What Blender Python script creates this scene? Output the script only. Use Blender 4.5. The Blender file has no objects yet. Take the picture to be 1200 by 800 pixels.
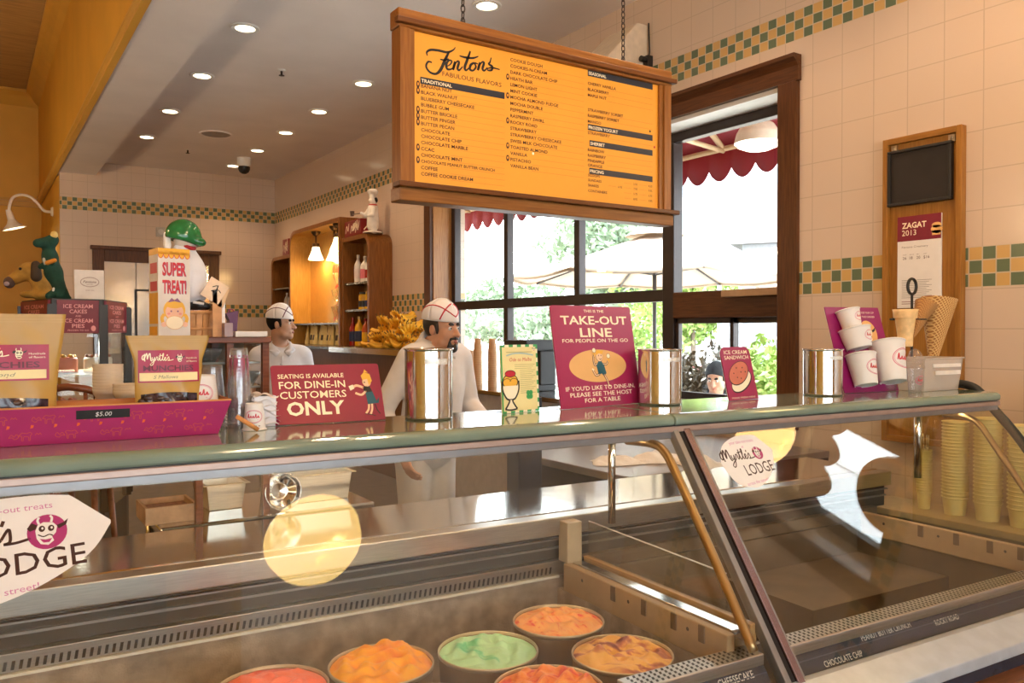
import bpy, bmesh, math, random
import numpy as np
from mathutils import Vector, Matrix

S = bpy.context.scene
COL = S.collection
rnd = random.Random(7)
PI = math.pi

# ------------------------------------------------------------------ camera
F_PX = 957.8
EYE = 1.55
_y, _p, _r = math.radians(33.447), math.radians(-0.79), math.radians(-0.054)
_F = np.array([math.sin(_y)*math.cos(_p), math.cos(_y)*math.cos(_p), math.sin(_p)])
_R0 = np.array([math.cos(_y), -math.sin(_y), 0.0])
_U0 = np.cross(_R0, _F)
_R = _R0*math.cos(_r) + _U0*math.sin(_r)
_U = -_R0*math.sin(_r) + _U0*math.cos(_r)
_C = np.array([0.0, 0.0, EYE])
cam_d = bpy.data.cameras.new('camera')
cam = bpy.data.objects.new('camera', cam_d)
COL.objects.link(cam)
M4 = Matrix.Identity(4)
for i in range(3):
    M4[i][0] = _R[i]; M4[i][1] = _U[i]; M4[i][2] = -_F[i]; M4[i][3] = _C[i]
cam.matrix_world = M4
cam_d.sensor_width = 36.0
cam_d.lens = F_PX/1200*36.0
cam_d.clip_start = 0.05
cam_d.clip_end = 500
S.camera = cam

# survey helpers: where the sight line through a pixel meets a real plane of the room
def ray(u, v): return _F + (u-600)/F_PX*_R + (400-v)/F_PX*_U
def onX(u, v, x): d = ray(u, v); return _C + d*(x/d[0])
def onY(u, v, y): d = ray(u, v); return _C + d*(y/d[1])
def onZ(u, v, z): d = ray(u, v); return _C + d*((z-EYE)/d[2])
def onD(u, v, D): return _C + ray(u, v)*D
A_C = math.radians(-3.3)                       # the display case stands turned by 3.3 degrees
O_C = np.array([0.0, 2.02, 0.0])
_ex = np.array([math.cos(A_C), math.sin(A_C), 0]); _ey = np.array([-math.sin(A_C), math.cos(A_C), 0])
def toL(p): q = np.array(p)-O_C; return np.array([q@_ex, q@_ey, q[2]])
def toW(l): return O_C + _ex*l[0] + _ey*l[1] + np.array([0, 0, l[2]])
def onPl(u, v, p, n):
    d = ray(u, v); return _C + d*((n@(p-_C))/(n@d))

# ------------------------------------------------------------------ world, sun, exposure
S.view_settings.view_transform = 'Standard'
S.view_settings.look = 'None'
S.view_settings.exposure = 0.08
S.view_settings.gamma = 1.0
S.view_settings.use_curve_mapping = False
S.cycles.use_denoising = True
S.cycles.max_bounces = 10
S.cycles.diffuse_bounces = 5
S.cycles.glossy_bounces = 5
S.cycles.transmission_bounces = 8
S.cycles.transparent_max_bounces = 24
S.cycles.caustics_reflective = False
S.cycles.caustics_refractive = False
S.cycles.sample_clamp_indirect = 6.0
W = bpy.data.worlds.new('sky'); S.world = W
W.use_nodes = True
_bg = W.node_tree.nodes['Background']
_bg.inputs['Color'].default_value = (0.86, 0.93, 1.0, 1)
_bg.inputs['Strength'].default_value = 9.0

def light(name, kind, loc, energy, color, **kw):
    l = bpy.data.lights.new(name, kind); l.energy = energy; l.color = color
    for k, v in kw.items(): setattr(l, k, v)
    o = bpy.data.objects.new(name, l); COL.objects.link(o); o.location = loc
    return o
def aim(o, d):
    o.rotation_euler = Vector(d).to_track_quat('-Z', 'Y').to_euler()
sun = light('sun', 'SUN', (20, -5, 30), 18.0, (1.0, 0.95, 0.86), angle=0.01)
aim(sun, (-0.14, -0.46, -0.88))
# light portals in the two window openings
for yc, wy in ((5.6, 4.5), (0.2, 1.9)):
    p = light('window_portal', 'AREA', (4.62, yc, 2.1), 1.0, (1, 1, 1), shape='RECTANGLE', size=2.2, size_y=wy)
    p.data.cycles.is_portal = True
    p.rotation_euler = (0, math.radians(90), 0)

# ------------------------------------------------------------------ materials (all procedural)
_mats = {}
def mat(name, col, rough=0.5, metal=0.0, var=0.06, scale=18.0, spec=None, emit=None, es=0.0, alpha=None, bump=0.0, bscale=60.0, coat=0.0, sss=0.0, aniso=False, col2=None):
    if name in _mats: return _mats[name]
    m = bpy.data.materials.new(name); m.use_nodes = True
    nt = m.node_tree; b = nt.nodes['Principled BSDF']
    tc = nt.nodes.new('ShaderNodeTexCoord')
    no = nt.nodes.new('ShaderNodeTexNoise'); no.inputs['Scale'].default_value = scale; no.inputs['Detail'].default_value = 3
    mp = nt.nodes.new('ShaderNodeMapping')
    if aniso: mp.inputs['Scale'].default_value = aniso
    nt.links.new(tc.outputs['Object'], mp.inputs['Vector'])
    nt.links.new(mp.outputs['Vector'], no.inputs['Vector'])
    cr = nt.nodes.new('ShaderNodeValToRGB')
    c2 = col2 if col2 else tuple(min(1, c*(1+var)) for c in col)
    c1 = col if col2 else tuple(c*(1-var) for c in col)
    cr.color_ramp.elements[0].position = 0.35; cr.color_ramp.elements[1].position = 0.65
    cr.color_ramp.elements[0].color = (*c1, 1); cr.color_ramp.elements[1].color = (*c2, 1)
    nt.links.new(no.outputs['Fac'], cr.inputs['Fac'])
    nt.links.new(cr.outputs['Color'], b.inputs['Base Color'])
    b.inputs['Roughness'].default_value = rough; b.inputs['Metallic'].default_value = metal
    if spec is not None: b.inputs['Specular IOR Level'].default_value = spec
    if emit: b.inputs['Emission Color'].default_value = (*emit, 1); b.inputs['Emission Strength'].default_value = es
    if alpha is not None: b.inputs['Alpha'].default_value = alpha
    if coat: b.inputs['Coat Weight'].default_value = coat; b.inputs['Coat Roughness'].default_value = 0.08
    if sss: b.inputs['Subsurface Weight'].default_value = sss; b.inputs['Subsurface Radius'].default_value = (0.012, 0.005, 0.003)
    if bump:
        n2 = nt.nodes.new('ShaderNodeTexNoise'); n2.inputs['Scale'].default_value = bscale; n2.inputs['Detail'].default_value = 4
        nt.links.new(mp.outputs['Vector'], n2.inputs['Vector'])
        bp = nt.nodes.new('ShaderNodeBump'); bp.inputs['Strength'].default_value = bump; bp.inputs['Distance'].default_value = 0.01
        nt.links.new(n2.outputs['Fac'], bp.inputs['Height']); nt.links.new(bp.outputs['Normal'], b.inputs['Normal'])
    _mats[name] = m
    return m

def glass(name, tint=(1, 1, 1), refl=1.0, rough=0.0, ior=1.5, haze=0.0, hazecol=(0.8, 0.8, 0.8)):
    """clear pane: light goes straight through, Fresnel mirror on the surface"""
    if name in _mats: return _mats[name]
    m = bpy.data.materials.new(name); m.use_nodes = True
    nt = m.node_tree
    for n in list(nt.nodes): nt.nodes.remove(n)
    out = nt.nodes.new('ShaderNodeOutputMaterial')
    tr = nt.nodes.new('ShaderNodeBsdfTransparent'); tr.inputs['Color'].default_value = (*tint, 1)
    gl = nt.nodes.new('ShaderNodeBsdfGlossy'); gl.inputs['Roughness'].default_value = rough
    fr = nt.nodes.new('ShaderNodeFresnel')
    ge = nt.nodes.new('ShaderNodeNewGeometry'); mr = nt.nodes.new('ShaderNodeMapRange')   # the same Fresnel on both faces of the sheet
    mr.inputs['To Min'].default_value = ior; mr.inputs['To Max'].default_value = 1.0/ior
    nt.links.new(ge.outputs['Backfacing'], mr.inputs['Value']); nt.links.new(mr.outputs['Result'], fr.inputs['IOR'])
    mu = nt.nodes.new('ShaderNodeMath'); mu.operation = 'MULTIPLY'; mu.inputs[1].default_value = refl; mu.use_clamp = True
    nt.links.new(fr.outputs['Fac'], mu.inputs[0])
    mx = nt.nodes.new('ShaderNodeMixShader')
    nt.links.new(mu.outputs[0], mx.inputs['Fac'])
    src = tr
    if haze:
        df = nt.nodes.new('ShaderNodeBsdfDiffuse'); df.inputs['Color'].default_value = (*hazecol, 1)
        tl = nt.nodes.new('ShaderNodeBsdfTranslucent'); tl.inputs['Color'].default_value = (*hazecol, 1)
        ad = nt.nodes.new('ShaderNodeMixShader'); ad.inputs['Fac'].default_value = 0.5
        nt.links.new(df.outputs[0], ad.inputs[1]); nt.links.new(tl.outputs[0], ad.inputs[2])
        m2 = nt.nodes.new('ShaderNodeMixShader'); m2.inputs['Fac'].default_value = haze
        nt.links.new(tr.outputs[0], m2.inputs[1]); nt.links.new(ad.outputs[0], m2.inputs[2])
        src = m2
    nt.links.new(src.outputs[0], mx.inputs[1]); nt.links.new(gl.outputs[0], mx.inputs[2])
    nt.links.new(mx.outputs[0], out.inputs['Surface'])
    _mats[name] = m
    return m

def wood(name, c1, c2, rough=0.35, axis=0, scale=6.0):
    if name in _mats: return _mats[name]
    m = bpy.data.materials.new(name); m.use_nodes = True
    nt = m.node_tree; b = nt.nodes['Principled BSDF']
    tc = nt.nodes.new('ShaderNodeTexCoord'); mp = nt.nodes.new('ShaderNodeMapping')
    sc = [14.0, 14.0, 14.0]; sc[axis] = 0.9
    mp.inputs['Scale'].default_value = sc
    no = nt.nodes.new('ShaderNodeTexNoise'); no.inputs['Scale'].default_value = scale; no.inputs['Detail'].default_value = 5; no.inputs['Distortion'].default_value = 0.6
    cr = nt.nodes.new('ShaderNodeValToRGB')
    cr.color_ramp.elements[0].position = 0.3; cr.color_ramp.elements[1].position = 0.72
    cr.color_ramp.elements[0].color = (*c1, 1); cr.color_ramp.elements[1].color = (*c2, 1)
    nt.links.new(tc.outputs['Object'], mp.inputs['Vector']); nt.links.new(mp.outputs['Vector'], no.inputs['Vector'])
    nt.links.new(no.outputs['Fac'], cr.inputs['Fac']); nt.links.new(cr.outputs['Color'], b.inputs['Base Color'])
    b.inputs['Roughness'].default_value = rough; b.inputs['Specular IOR Level'].default_value = 0.3
    _mats[name] = m
    return m

def srgb(r, g, b):
    f = lambda c: (c/255/12.92) if c/255 <= 0.04045 else ((c/255+0.055)/1.055)**2.4
    return (f(r), f(g), f(b))

# ------------------------------------------------------------------ mesh builder
class MB:
    def __init__(self):
        self.v = []; self.f = []; self.mi = []; self.sm = []; self.M = None; self.cur = 0; self.smooth = False
    def add(self, vs, fs, smooth=None, mi=None):
        o = len(self.v)
        if self.M is not None: vs = [tuple(self.M @ Vector(p)) for p in vs]
        self.v.extend([tuple(map(float, p)) for p in vs])
        for f in fs:
            self.f.append([i+o for i in f]); self.mi.append(self.cur if mi is None else mi)
            self.sm.append(self.smooth if smooth is None else smooth)
        return self
    def box(self, lo, hi):
        (a, b, c), (d, e, f) = lo, hi
        vs = [(a,b,c),(d,b,c),(d,e,c),(a,e,c),(a,b,f),(d,b,f),(d,e,f),(a,e,f)]
        return self.add(vs, [(0,3,2,1),(4,5,6,7),(0,1,5,4),(1,2,6,5),(2,3,7,6),(3,0,4,7)])
    def cbox(self, c, s):
        return self.box([c[i]-s[i]/2 for i in range(3)], [c[i]+s[i]/2 for i in range(3)])
    def prism(self, poly, a0, a1, axis=1, smooth=False):
        """2D polygon extruded along an axis: axis 0 -> (y,z), 1 -> (x,z), 2 -> (x,y)"""
        n = len(poly)
        def P(p, t): return (t, p[0], p[1]) if axis == 0 else ((p[0], t, p[1]) if axis == 1 else (p[0], p[1], t))
        vs = [P(p, a0) for p in poly] + [P(p, a1) for p in poly]
        fs = [tuple(range(n))[::-1], tuple(range(n, 2*n))]
        sd = [(i, (i+1) % n, n+(i+1) % n, n+i) for i in range(n)]
        self.add(vs, fs, smooth=False)
        o = len(self.v)-2*n
        for f in sd: self.f.append([i+o for i in f]); self.mi.append(self.cur); self.sm.append(smooth)
        return self
    def lathe(self, prof, c=(0,0,0), seg=24, smooth=True, ax=None, cap=False):
        """profile [(r,z)...] turned round z (or round the direction ax) at c"""
        T = Matrix.Translation(Vector(c))
        if ax is not None: T = T @ Vector(ax).normalized().to_track_quat('Z', 'Y').to_matrix().to_4x4()
        P_ = [prof[0]]                                             # support loops keep long walls straight under smooth shading
        for (r0, z0), (r1, z1) in zip(prof, prof[1:]):
            L = math.hypot(r1-r0, z1-z0)
            if smooth and L > 0.02:
                e = min(0.004, L*0.12)/L
                P_ += [(r0+(r1-r0)*e, z0+(z1-z0)*e), (r1-(r1-r0)*e, z1-(z1-z0)*e)]
            P_.append((r1, z1))
        prof = P_
        vs = []; fs = []; n = len(prof)
        for r, z in prof:
            for k in range(seg):
                a = 2*PI*k/seg; vs.append(tuple(T @ Vector((r*math.cos(a), r*math.sin(a), z))))
        for i in range(n-1):
            for k in range(seg):
                k2 = (k+1) % seg; fs.append((i*seg+k, i*seg+k2, (i+1)*seg+k2, (i+1)*seg+k))
        if cap:
            fs.append(tuple(range(seg))[::-1]); fs.append(tuple(range((n-1)*seg, n*seg)))
        return self.add(vs, fs, smooth=smooth)
    def tube(self, pts, r, seg=8, smooth=True, closed=False, caps=True):
        pts = [Vector(p) for p in pts]; n = len(pts)
        rs = r if isinstance(r, (list, tuple)) else [r]*n
        vs = []; up = None
        for i, p in enumerate(pts):
            if closed: t = pts[(i+1) % n]-pts[i-1]
            else: t = pts[min(i+1, n-1)]-pts[max(i-1, 0)]
            t.normalize()
            if up is None: up = Vector((0,0,1)) if abs(t.z) < 0.9 else Vector((1,0,0))
            s = t.cross(up).normalized(); u2 = s.cross(t).normalized(); up = u2
            for k in range(seg):
                a = 2*PI*k/seg; vs.append(tuple(p + (s*math.cos(a)+u2*math.sin(a))*rs[i]))
        fs = []
        for i in range(n if closed else n-1):
            for k in range(seg):
                k2 = (k+1) % seg; j = (i+1) % n
                fs.append((i*seg+k, i*seg+k2, j*seg+k2, j*seg+k))
        if caps and not closed: fs.append(tuple(range(seg))[::-1]); fs.append(tuple(range((n-1)*seg, n*seg)))
        return self.add(vs, fs, smooth=smooth)
    def ball(self, c, r, seg=16, rings=10, sc=(1,1,1)):
        vs = []; fs = []
        for i in range(rings+1):
            t = PI*i/rings
            for k in range(seg):
                a = 2*PI*k/seg
                vs.append((c[0]+r*sc[0]*math.sin(t)*math.cos(a), c[1]+r*sc[1]*math.sin(t)*math.sin(a), c[2]+r*sc[2]*math.cos(t)))
        for i in range(rings):
            for k in range(seg):
                k2 = (k+1) % seg; fs.append((i*seg+k, (i+1)*seg+k, (i+1)*seg+k2, i*seg+k2))
        return self.add(vs, fs, smooth=True)
    def sheet(self, fn, nu, nv, smooth=True, thick=0.0):
        vs = [fn(i/nu, j/nv) for j in range(nv+1) for i in range(nu+1)]
        fs = [(j*(nu+1)+i, j*(nu+1)+i+1, (j+1)*(nu+1)+i+1, (j+1)*(nu+1)+i) for j in range(nv) for i in range(nu)]
        return self.add(vs, fs, smooth=smooth)
    # flat artwork: 2D shapes laid on a plane
    def plane(self, P, ax, ay):
        self.P = Vector(P); self.ax = Vector(ax); self.ay = Vector(ay); self.n = self.ax.cross(self.ay).normalized(); return self
    def p2(self, x, y, L): return tuple(self.P + self.ax*x + self.ay*y + self.n*(0.0004+L*0.0004))
    def poly(self, pts, mi=0, L=0):
        return self.add([self.p2(x, y, L) for x, y in pts], [tuple(range(len(pts)))], smooth=False, mi=mi)
    def rect(self, x0, y0, x1, y1, mi=0, L=0): return self.poly([(x0,y0),(x1,y0),(x1,y1),(x0,y1)], mi, L)
    def ell(self, cx, cy, rx, ry, mi=0, L=0, n=28, rot=0, a0=0, a1=2*PI):
        c, s = math.cos(rot), math.sin(rot); pts = []
        for k in range(n if a1-a0 > 6.28 else n+1):
            a = a0+(a1-a0)*k/n; x, y = rx*math.cos(a), ry*math.sin(a); pts.append((cx+x*c-y*s, cy+x*s+y*c))
        return self.poly(pts, mi, L)
    def ring(self, cx, cy, rx, ry, w, mi=0, L=0, n=32, a0=0, a1=2*PI):
        vs = []; fs = []
        for k in range(n+1):
            a = a0+(a1-a0)*k/n
            vs.append(self.p2(cx+rx*math.cos(a), cy+ry*math.sin(a), L)); vs.append(self.p2(cx+(rx-w)*math.cos(a), cy+(ry-w)*math.sin(a), L))
        for k in range(n): fs.append((2*k, 2*k+2, 2*k+3, 2*k+1))
        return self.add(vs, fs, smooth=False, mi=mi)
    def stroke(self, pts, w, mi=0, L=0, curve=True, n=6):
        """pen stroke; w a width or a list of widths at the points"""
        ws = list(w) if isinstance(w, (list, tuple)) else [w]*len(pts)
        if curve and len(pts) > 2: pts, ws = catmull(pts, ws, n)
        vs = []; fs = []; m = len(pts)
        for i, (x, y) in enumerate(pts):
            x0, y0 = pts[max(i-1, 0)]; x1, y1 = pts[min(i+1, m-1)]
            dx, dy = x1-x0, y1-y0; l = math.hypot(dx, dy) or 1
            nx, ny = -dy/l*ws[i]/2, dx/l*ws[i]/2
            vs.append(self.p2(x+nx, y+ny, L)); vs.append(self.p2(x-nx, y-ny, L))
        for i in range(m-1): fs.append((2*i+1, 2*i+3, 2*i+2, 2*i))
        return self.add(vs, fs, smooth=False, mi=mi)
    def text(self, s, x, y, h, mi=0, L=0, sx=1.0, bold=0.0, align='L', width=None, shear=0.0, rot=0.0):
        """caps of height h with the baseline at y"""
        vs, fs, w = text_mesh(s, bold, shear)
        k = h/0.72
        kx = k*sx if width is None else width/max(w, 1e-6)
        tw = w*kx; x0 = x - (0 if align == 'L' else tw/2 if align == 'C' else tw)
        if rot:
            c, sn = math.cos(rot), math.sin(rot); ox = x0-x
            q = [self.p2(x+(ox+a*kx)*c-(b*k)*sn, y+(ox+a*kx)*sn+(b*k)*c, L) for a, b in vs]
        else: q = [self.p2(x0+a*kx, y+b*k, L) for a, b in vs]
        return self.add(q, fs, smooth=False, mi=mi)

def catmull(pts, ws, n):
    P = [pts[0]]+list(pts)+[pts[-1]]; Wt = [ws[0]]+list(ws)+[ws[-1]]; o = []; ow = []
    for i in range(1, len(P)-2):
        for k in range(n):
            t = k/n; a, b, c, d = P[i-1], P[i], P[i+1], P[i+2]
            f = lambda p0, p1, p2, p3: 0.5*(2*p1+(p2-p0)*t+(2*p0-5*p1+4*p2-p3)*t*t+(3*p1-p0-3*p2+p3)*t**3)
            o.append(tuple(f(a[j], b[j], c[j], d[j]) for j in range(len(a)))); ow.append(Wt[i]*(1-t)+Wt[i+1]*t)
    o.append(tuple(pts[-1])); ow.append(ws[-1])
    return o, ow

_tx = {}
def text_mesh(s, bold=0.0, shear=0.0):
    key = (s, bold, shear)
    if key in _tx: return _tx[key]
    cu = bpy.data.curves.new('t', 'FONT'); cu.body = s; cu.resolution_u = 2; cu.offset = bold; cu.shear = shear
    ob = bpy.data.objects.new('t', cu); COL.objects.link(ob)
    me = bpy.data.meshes.new_from_object(ob.evaluated_get(bpy.context.evaluated_depsgraph_get()))
    vs = [(v.co.x, v.co.y) for v in me.vertices]; fs = [tuple(p.vertices) for p in me.polygons]
    bpy.data.objects.remove(ob); bpy.data.curves.remove(cu); bpy.data.meshes.remove(me)
    x0 = min([v[0] for v in vs], default=0); x1 = max([v[0] for v in vs], default=1)
    _tx[key] = ([(a-x0, b) for a, b in vs], fs, x1-x0)
    return _tx[key]

def obj(name, mb, mats, parent=None, bevel=0.0, bseg=2, loc=None, solid=0.0, subd=0, fixn=False):
    me = bpy.data.meshes.new(name)
    me.from_pydata(mb.v, [], mb.f)
    for m in (mats if isinstance(mats, (list, tuple)) else [mats]): me.materials.append(m)
    me.polygons.foreach_set('material_index', mb.mi)
    me.polygons.foreach_set('use_smooth', mb.sm)
    me.update()
    if fixn:
        bm = bmesh.new(); bm.from_mesh(me); bmesh.ops.recalc_face_normals(bm, faces=bm.faces); bm.to_mesh(me); bm.free()
    o = bpy.data.objects.new(name, me); COL.objects.link(o)
    if parent is not None: o.parent = parent
    if loc is not None: o.location = loc
    if solid:
        s = o.modifiers.new('solid', 'SOLIDIFY'); s.thickness = solid; s.offset = 0
    if bevel:
        b = o.modifiers.new('bevel', 'BEVEL'); b.width = bevel; b.segments = bseg; b.limit_method = 'ANGLE'; b.angle_limit = 0.6
    if subd:
        b = o.modifiers.new('subd', 'SUBSURF'); b.levels = subd; b.render_levels = subd
    return o
def thing(name, label, cat, loc=(0,0,0), rotz=0.0, group=None):
    o = bpy.data.objects.new(name, None); COL.objects.link(o); o.empty_display_size = 0.05
    o.location = tuple(map(float, loc)); o.rotation_euler = (0, 0, rotz)
    return tag(o, label, cat, group)
def tag(o, label, cat, group=None, kind=None):
    o['label'] = label; o['category'] = cat
    if group: o['group'] = group
    if kind: o['kind'] = kind
    return o
def struct(name, mb, m, parent=None, **kw):
    o = obj(name, mb, m, parent, **kw)
    if parent is None: o['kind'] = 'structure'
    return o
def dup(root, loc, rotz=None, label=None, group=None, sc=None):
    r = root.copy(); COL.objects.link(r); r.location = tuple(map(float, loc))
    if rotz is not None: r.rotation_euler = (0, 0, rotz)
    if sc is not None: r.scale = sc if isinstance(sc, tuple) else (sc, sc, sc)
    if label: r['label'] = label
    if group: r['group'] = group
    for ch in list(root.children):
        c = ch.copy(); COL.objects.link(c); c.parent = r
        for g in ch.children:
            d = g.copy(); COL.objects.link(d); d.parent = c
    return r

# ------------------------------------------------------------------ soft shapes: signed distance fields meshed with surface nets
def smin(a, b, k):
    h = np.clip(0.5+0.5*(b-a)/k, 0, 1); return b*(1-h)+a*h-k*h*(1-h)
class SDF:
    """a blend of rounded limbs and ellipsoids; add with d.cap / d.ell, cut with d.cut"""
    def __init__(self): self.ops = []
    def cap(self, a, b, ra, rb, k=0.02): self.ops.append(('c', np.array(a, float), np.array(b, float), ra, rb, k)); return self
    def ell(self, c, r, k=0.02, rot=None): self.ops.append(('e', np.array(c, float), np.array(r, float), rot, None, k)); return self
    def cut(self, c, r, k=0.01): self.ops.append(('x', np.array(c, float), np.array(r, float), None, None, k)); return self
    def chain(self, pts, rs, k=0.02):
        for i in range(len(pts)-1): self.cap(pts[i], pts[i+1], rs[i], rs[i+1], k)
        return self
    def ev(self, P):
        D = None
        for op, a, b, c, d, k in self.ops:
            if op == 'c':
                ab = b-a; t = np.clip(((P-a)@ab)/max(ab@ab, 1e-9), 0, 1)
                q = np.linalg.norm(P-a-t[:, None]*ab, axis=1)-(c+(d-c)*t)
            else:
                Q = P-a
                if c is not None: Q = Q@np.array(c)
                q1 = np.linalg.norm(Q/b, axis=1); q2 = np.linalg.norm(Q/(b*b), axis=1)
                q = q1*(q1-1)/np.maximum(q2, 1e-6)
            if op == 'x': D = -smin(-D, q, k)
            else: D = q if D is None else smin(D, q, k)
        return D
    def bounds(self):
        lo = np.full(3, 1e9); hi = -lo
        for op, a, b, c, d, k in self.ops:
            if op == 'c': pts = [a-c, a+c, b-d, b+d]
            elif op == 'e': m = b if c is None else np.full(3, b.max()); pts = [a-m, a+m]
            else: continue
            for p in pts: lo = np.minimum(lo, p); hi = np.maximum(hi, p)
        return lo, hi
    def mesh(self, h, zmin=None, fn=None, mb=None):
        lo, hi = self.bounds(); lo = lo-3*h; hi = hi+3*h
        n = np.ceil((hi-lo)/h).astype(int)+1
        X, Y, Z = np.meshgrid(*[lo[i]+h*np.arange(n[i]) for i in range(3)], indexing='ij')
        P = np.stack([X.ravel(), Y.ravel(), Z.ravel()], 1)
        D = np.empty(len(P))
        for i in range(0, len(P), 400000): D[i:i+400000] = self.ev(P[i:i+400000])
        if fn is not None: D = fn(P, D)
        if zmin is not None: D = np.maximum(D, zmin-P[:, 2])
        D = D.reshape(n); mb = mb or MB()
        V, Fq = surface_net(D, lo, h)
        mb.add(V.tolist(), Fq.tolist(), smooth=True)
        return mb
def surface_net(D, lo, h):
    s = D < 0; nx, ny, nz = D.shape
    acc = np.zeros((nx-1, ny-1, nz-1, 3)); cnt = np.zeros((nx-1, ny-1, nz-1))
    cor = [(i, j, k) for i in (0,1) for j in (0,1) for k in (0,1)]
    sub = {c: D[c[0]:nx-1+c[0], c[1]:ny-1+c[1], c[2]:nz-1+c[2]] for c in cor}
    for a in cor:
        for ax in range(3):
            if a[ax]: continue
            b = list(a); b[ax] = 1; b = tuple(b)
            da, db = sub[a], sub[b]; m = (da < 0) != (db < 0)
            den = np.where(m, da-db, 1.0); t = np.where(m, da/den, 0)
            for q in range(3): acc[..., q] += np.where(m, a[q] + (t if q == ax else 0), 0)
            cnt += m
    act = cnt > 0
    idx = np.full(act.shape, -1); idx[act] = np.arange(act.sum())
    base = np.argwhere(act)
    V = lo + h*(base + acc[act]/cnt[act][:, None])
    Q = []
    for ax in range(3):
        o1, o2 = [(1,2),(2,0),(0,1)][ax]
        sl0 = [slice(1, -1)]*3; sl1 = [slice(1, -1)]*3
        sl0[ax] = slice(0, D.shape[ax]-1); sl1[ax] = slice(1, D.shape[ax])
        a, b = s[tuple(sl0)], s[tuple(sl1)]
        for flip, m in ((False, a & ~b), (True, ~a & b)):
            e = np.argwhere(m)
            if len(e) == 0: continue
            off = np.ones(3, int); off[ax] = 0; e = e+off
            def cell(d1, d2):
                c = e.copy(); c[:, o1] += d1; c[:, o2] += d2; return idx[c[:, 0], c[:, 1], c[:, 2]]
            q = np.stack([cell(-1,-1), cell(0,-1), cell(0,0), cell(-1,0)], 1)
            Q.append(q[:, ::-1] if flip else q)
    Q = np.concatenate(Q); Q = Q[(Q >= 0).all(1)]
    return V, Q
# ------------------------------------------------------------------ the room shell
XW = 4.31; YB = 13.83; ZC = 4.097; TL = 0.203
def tile_mat(name, hax, h0, bands):
    m = bpy.data.materials.new(name); m.use_nodes = True
    nt = m.node_tree; b = nt.nodes['Principled BSDF']
    def mth(op, a, c=None, clamp=False):
        n = nt.nodes.new('ShaderNodeMath'); n.operation = op; n.use_clamp = clamp
        for i, q in enumerate((a, c)):
            if q is None: continue
            if isinstance(q, (int, float)): n.inputs[i].default_value = q
            else: nt.links.new(q, n.inputs[i])
        return n.outputs[0]
    def mixc(f, a, c):
        n = nt.nodes.new('ShaderNodeMix'); n.data_type = 'RGBA'
        nt.links.new(f, n.inputs['Factor'])
        for nm, q in (('A', a), ('B', c)):
            s_ = [i for i in n.inputs if i.name == nm and i.type == 'RGBA'][0]
            if isinstance(q, tuple): s_.default_value = (*q, 1)
            else: nt.links.new(q, s_)
        return [o for o in n.outputs if o.type == 'RGBA'][0]
    tc = nt.nodes.new('ShaderNodeTexCoord'); sp = nt.nodes.new('ShaderNodeSeparateXYZ')
    nt.links.new(tc.outputs['Object'], sp.inputs[0])
    H, Z = sp.outputs[hax], sp.outputs[2]
    def grid(size, hh, zz, w):
        def line(c, o):
            f = mth('FRACT', mth('DIVIDE', mth('SUBTRACT', c, o), size))
            d = mth('MINIMUM', f, mth('SUBTRACT', 1.0, f))
            return mth('LESS_THAN', d, w/size/2)
        return mth('MAXIMUM', line(H, hh), line(Z, zz))
    big = grid(TL, h0, 3.179-10*TL, 0.006)
    no = nt.nodes.new('ShaderNodeTexNoise'); no.inputs['Scale'].default_value = 1.3
    nt.links.new(tc.outputs['Object'], no.inputs['Vector'])
    base = mixc(no.outputs['Fac'], (0.60, 0.465, 0.355), (0.64, 0.505, 0.395))
    col = mixc(big, base, (0.47, 0.365, 0.275))
    gro = big
    for z0, z1 in bands:
        s3 = (z1-z0)/3
        inb = mth('MULTIPLY', mth('GREATER_THAN', Z, z0), mth('LESS_THAN', Z, z1))
        ci = mth('FLOOR', mth('DIVIDE', mth('SUBTRACT', H, h0), TL/3)); cj = mth('FLOOR', mth('DIVIDE', mth('SUBTRACT', Z, z0), s3))
        ch = mth('MODULO', mth('ABSOLUTE', mth('ADD', ci, cj)), 2.0)
        ch = mth('GREATER_THAN', ch, 0.5)
        cc = mixc(ch, (0.58, 0.36, 0.13), (0.115, 0.155, 0.09))
        def line(c, o, sz):
            f = mth('FRACT', mth('DIVIDE', mth('SUBTRACT', c, o), sz)); d = mth('MINIMUM', f, mth('SUBTRACT', 1.0, f))
            return mth('LESS_THAN', d, 0.0045/sz/2*1.4)
        g2 = mth('MAXIMUM', line(H, h0, TL/3), line(Z, z0, s3))
        cc = mixc(g2, cc, (0.52, 0.43, 0.31))
        col = mixc(inb, col, cc)
        gro = mth('ADD', mth('MULTIPLY', gro, mth('SUBTRACT', 1.0, inb)), mth('MULTIPLY', g2, inb))
    nt.links.new(col, b.inputs['Base Color'])
    b.inputs['Roughness'].default_value = 0.16
    nt.links.new(mth('ADD', mth('MULTIPLY', gro, 0.6), 0.16), b.inputs['Roughness'])
    bp = nt.nodes.new('ShaderNodeBump'); bp.inputs['Strength'].default_value = 0.35; bp.inputs['Distance'].default_value = 0.004
    nt.links.new(mth('SUBTRACT', 1.0, gro), bp.inputs['Height']); nt.links.new(bp.outputs['Normal'], b.inputs['Normal'])
    return m
BANDS = [(1.769, 1.977), (3.358, 3.545)]
TILE_R = tile_mat('glazed wall tile right', 1, 2.164, BANDS)
TILE_B = tile_mat('glazed wall tile back', 0, 4.31, BANDS)
CEIL = mat('ceiling paint', (0.78, 0.72, 0.69), 0.7, scale=2, var=0.03)
YEL = mat('yellow wall paint', (0.70, 0.40, 0.055), 0.55, scale=1.5, var=0.05)
YEL2 = mat('ochre trim paint', (0.62, 0.36, 0.06), 0.4, scale=3, var=0.05)
FLOOR = mat('brown quarry tile floor', (0.085, 0.06, 0.045), 0.35, scale=9, var=0.25)
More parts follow.
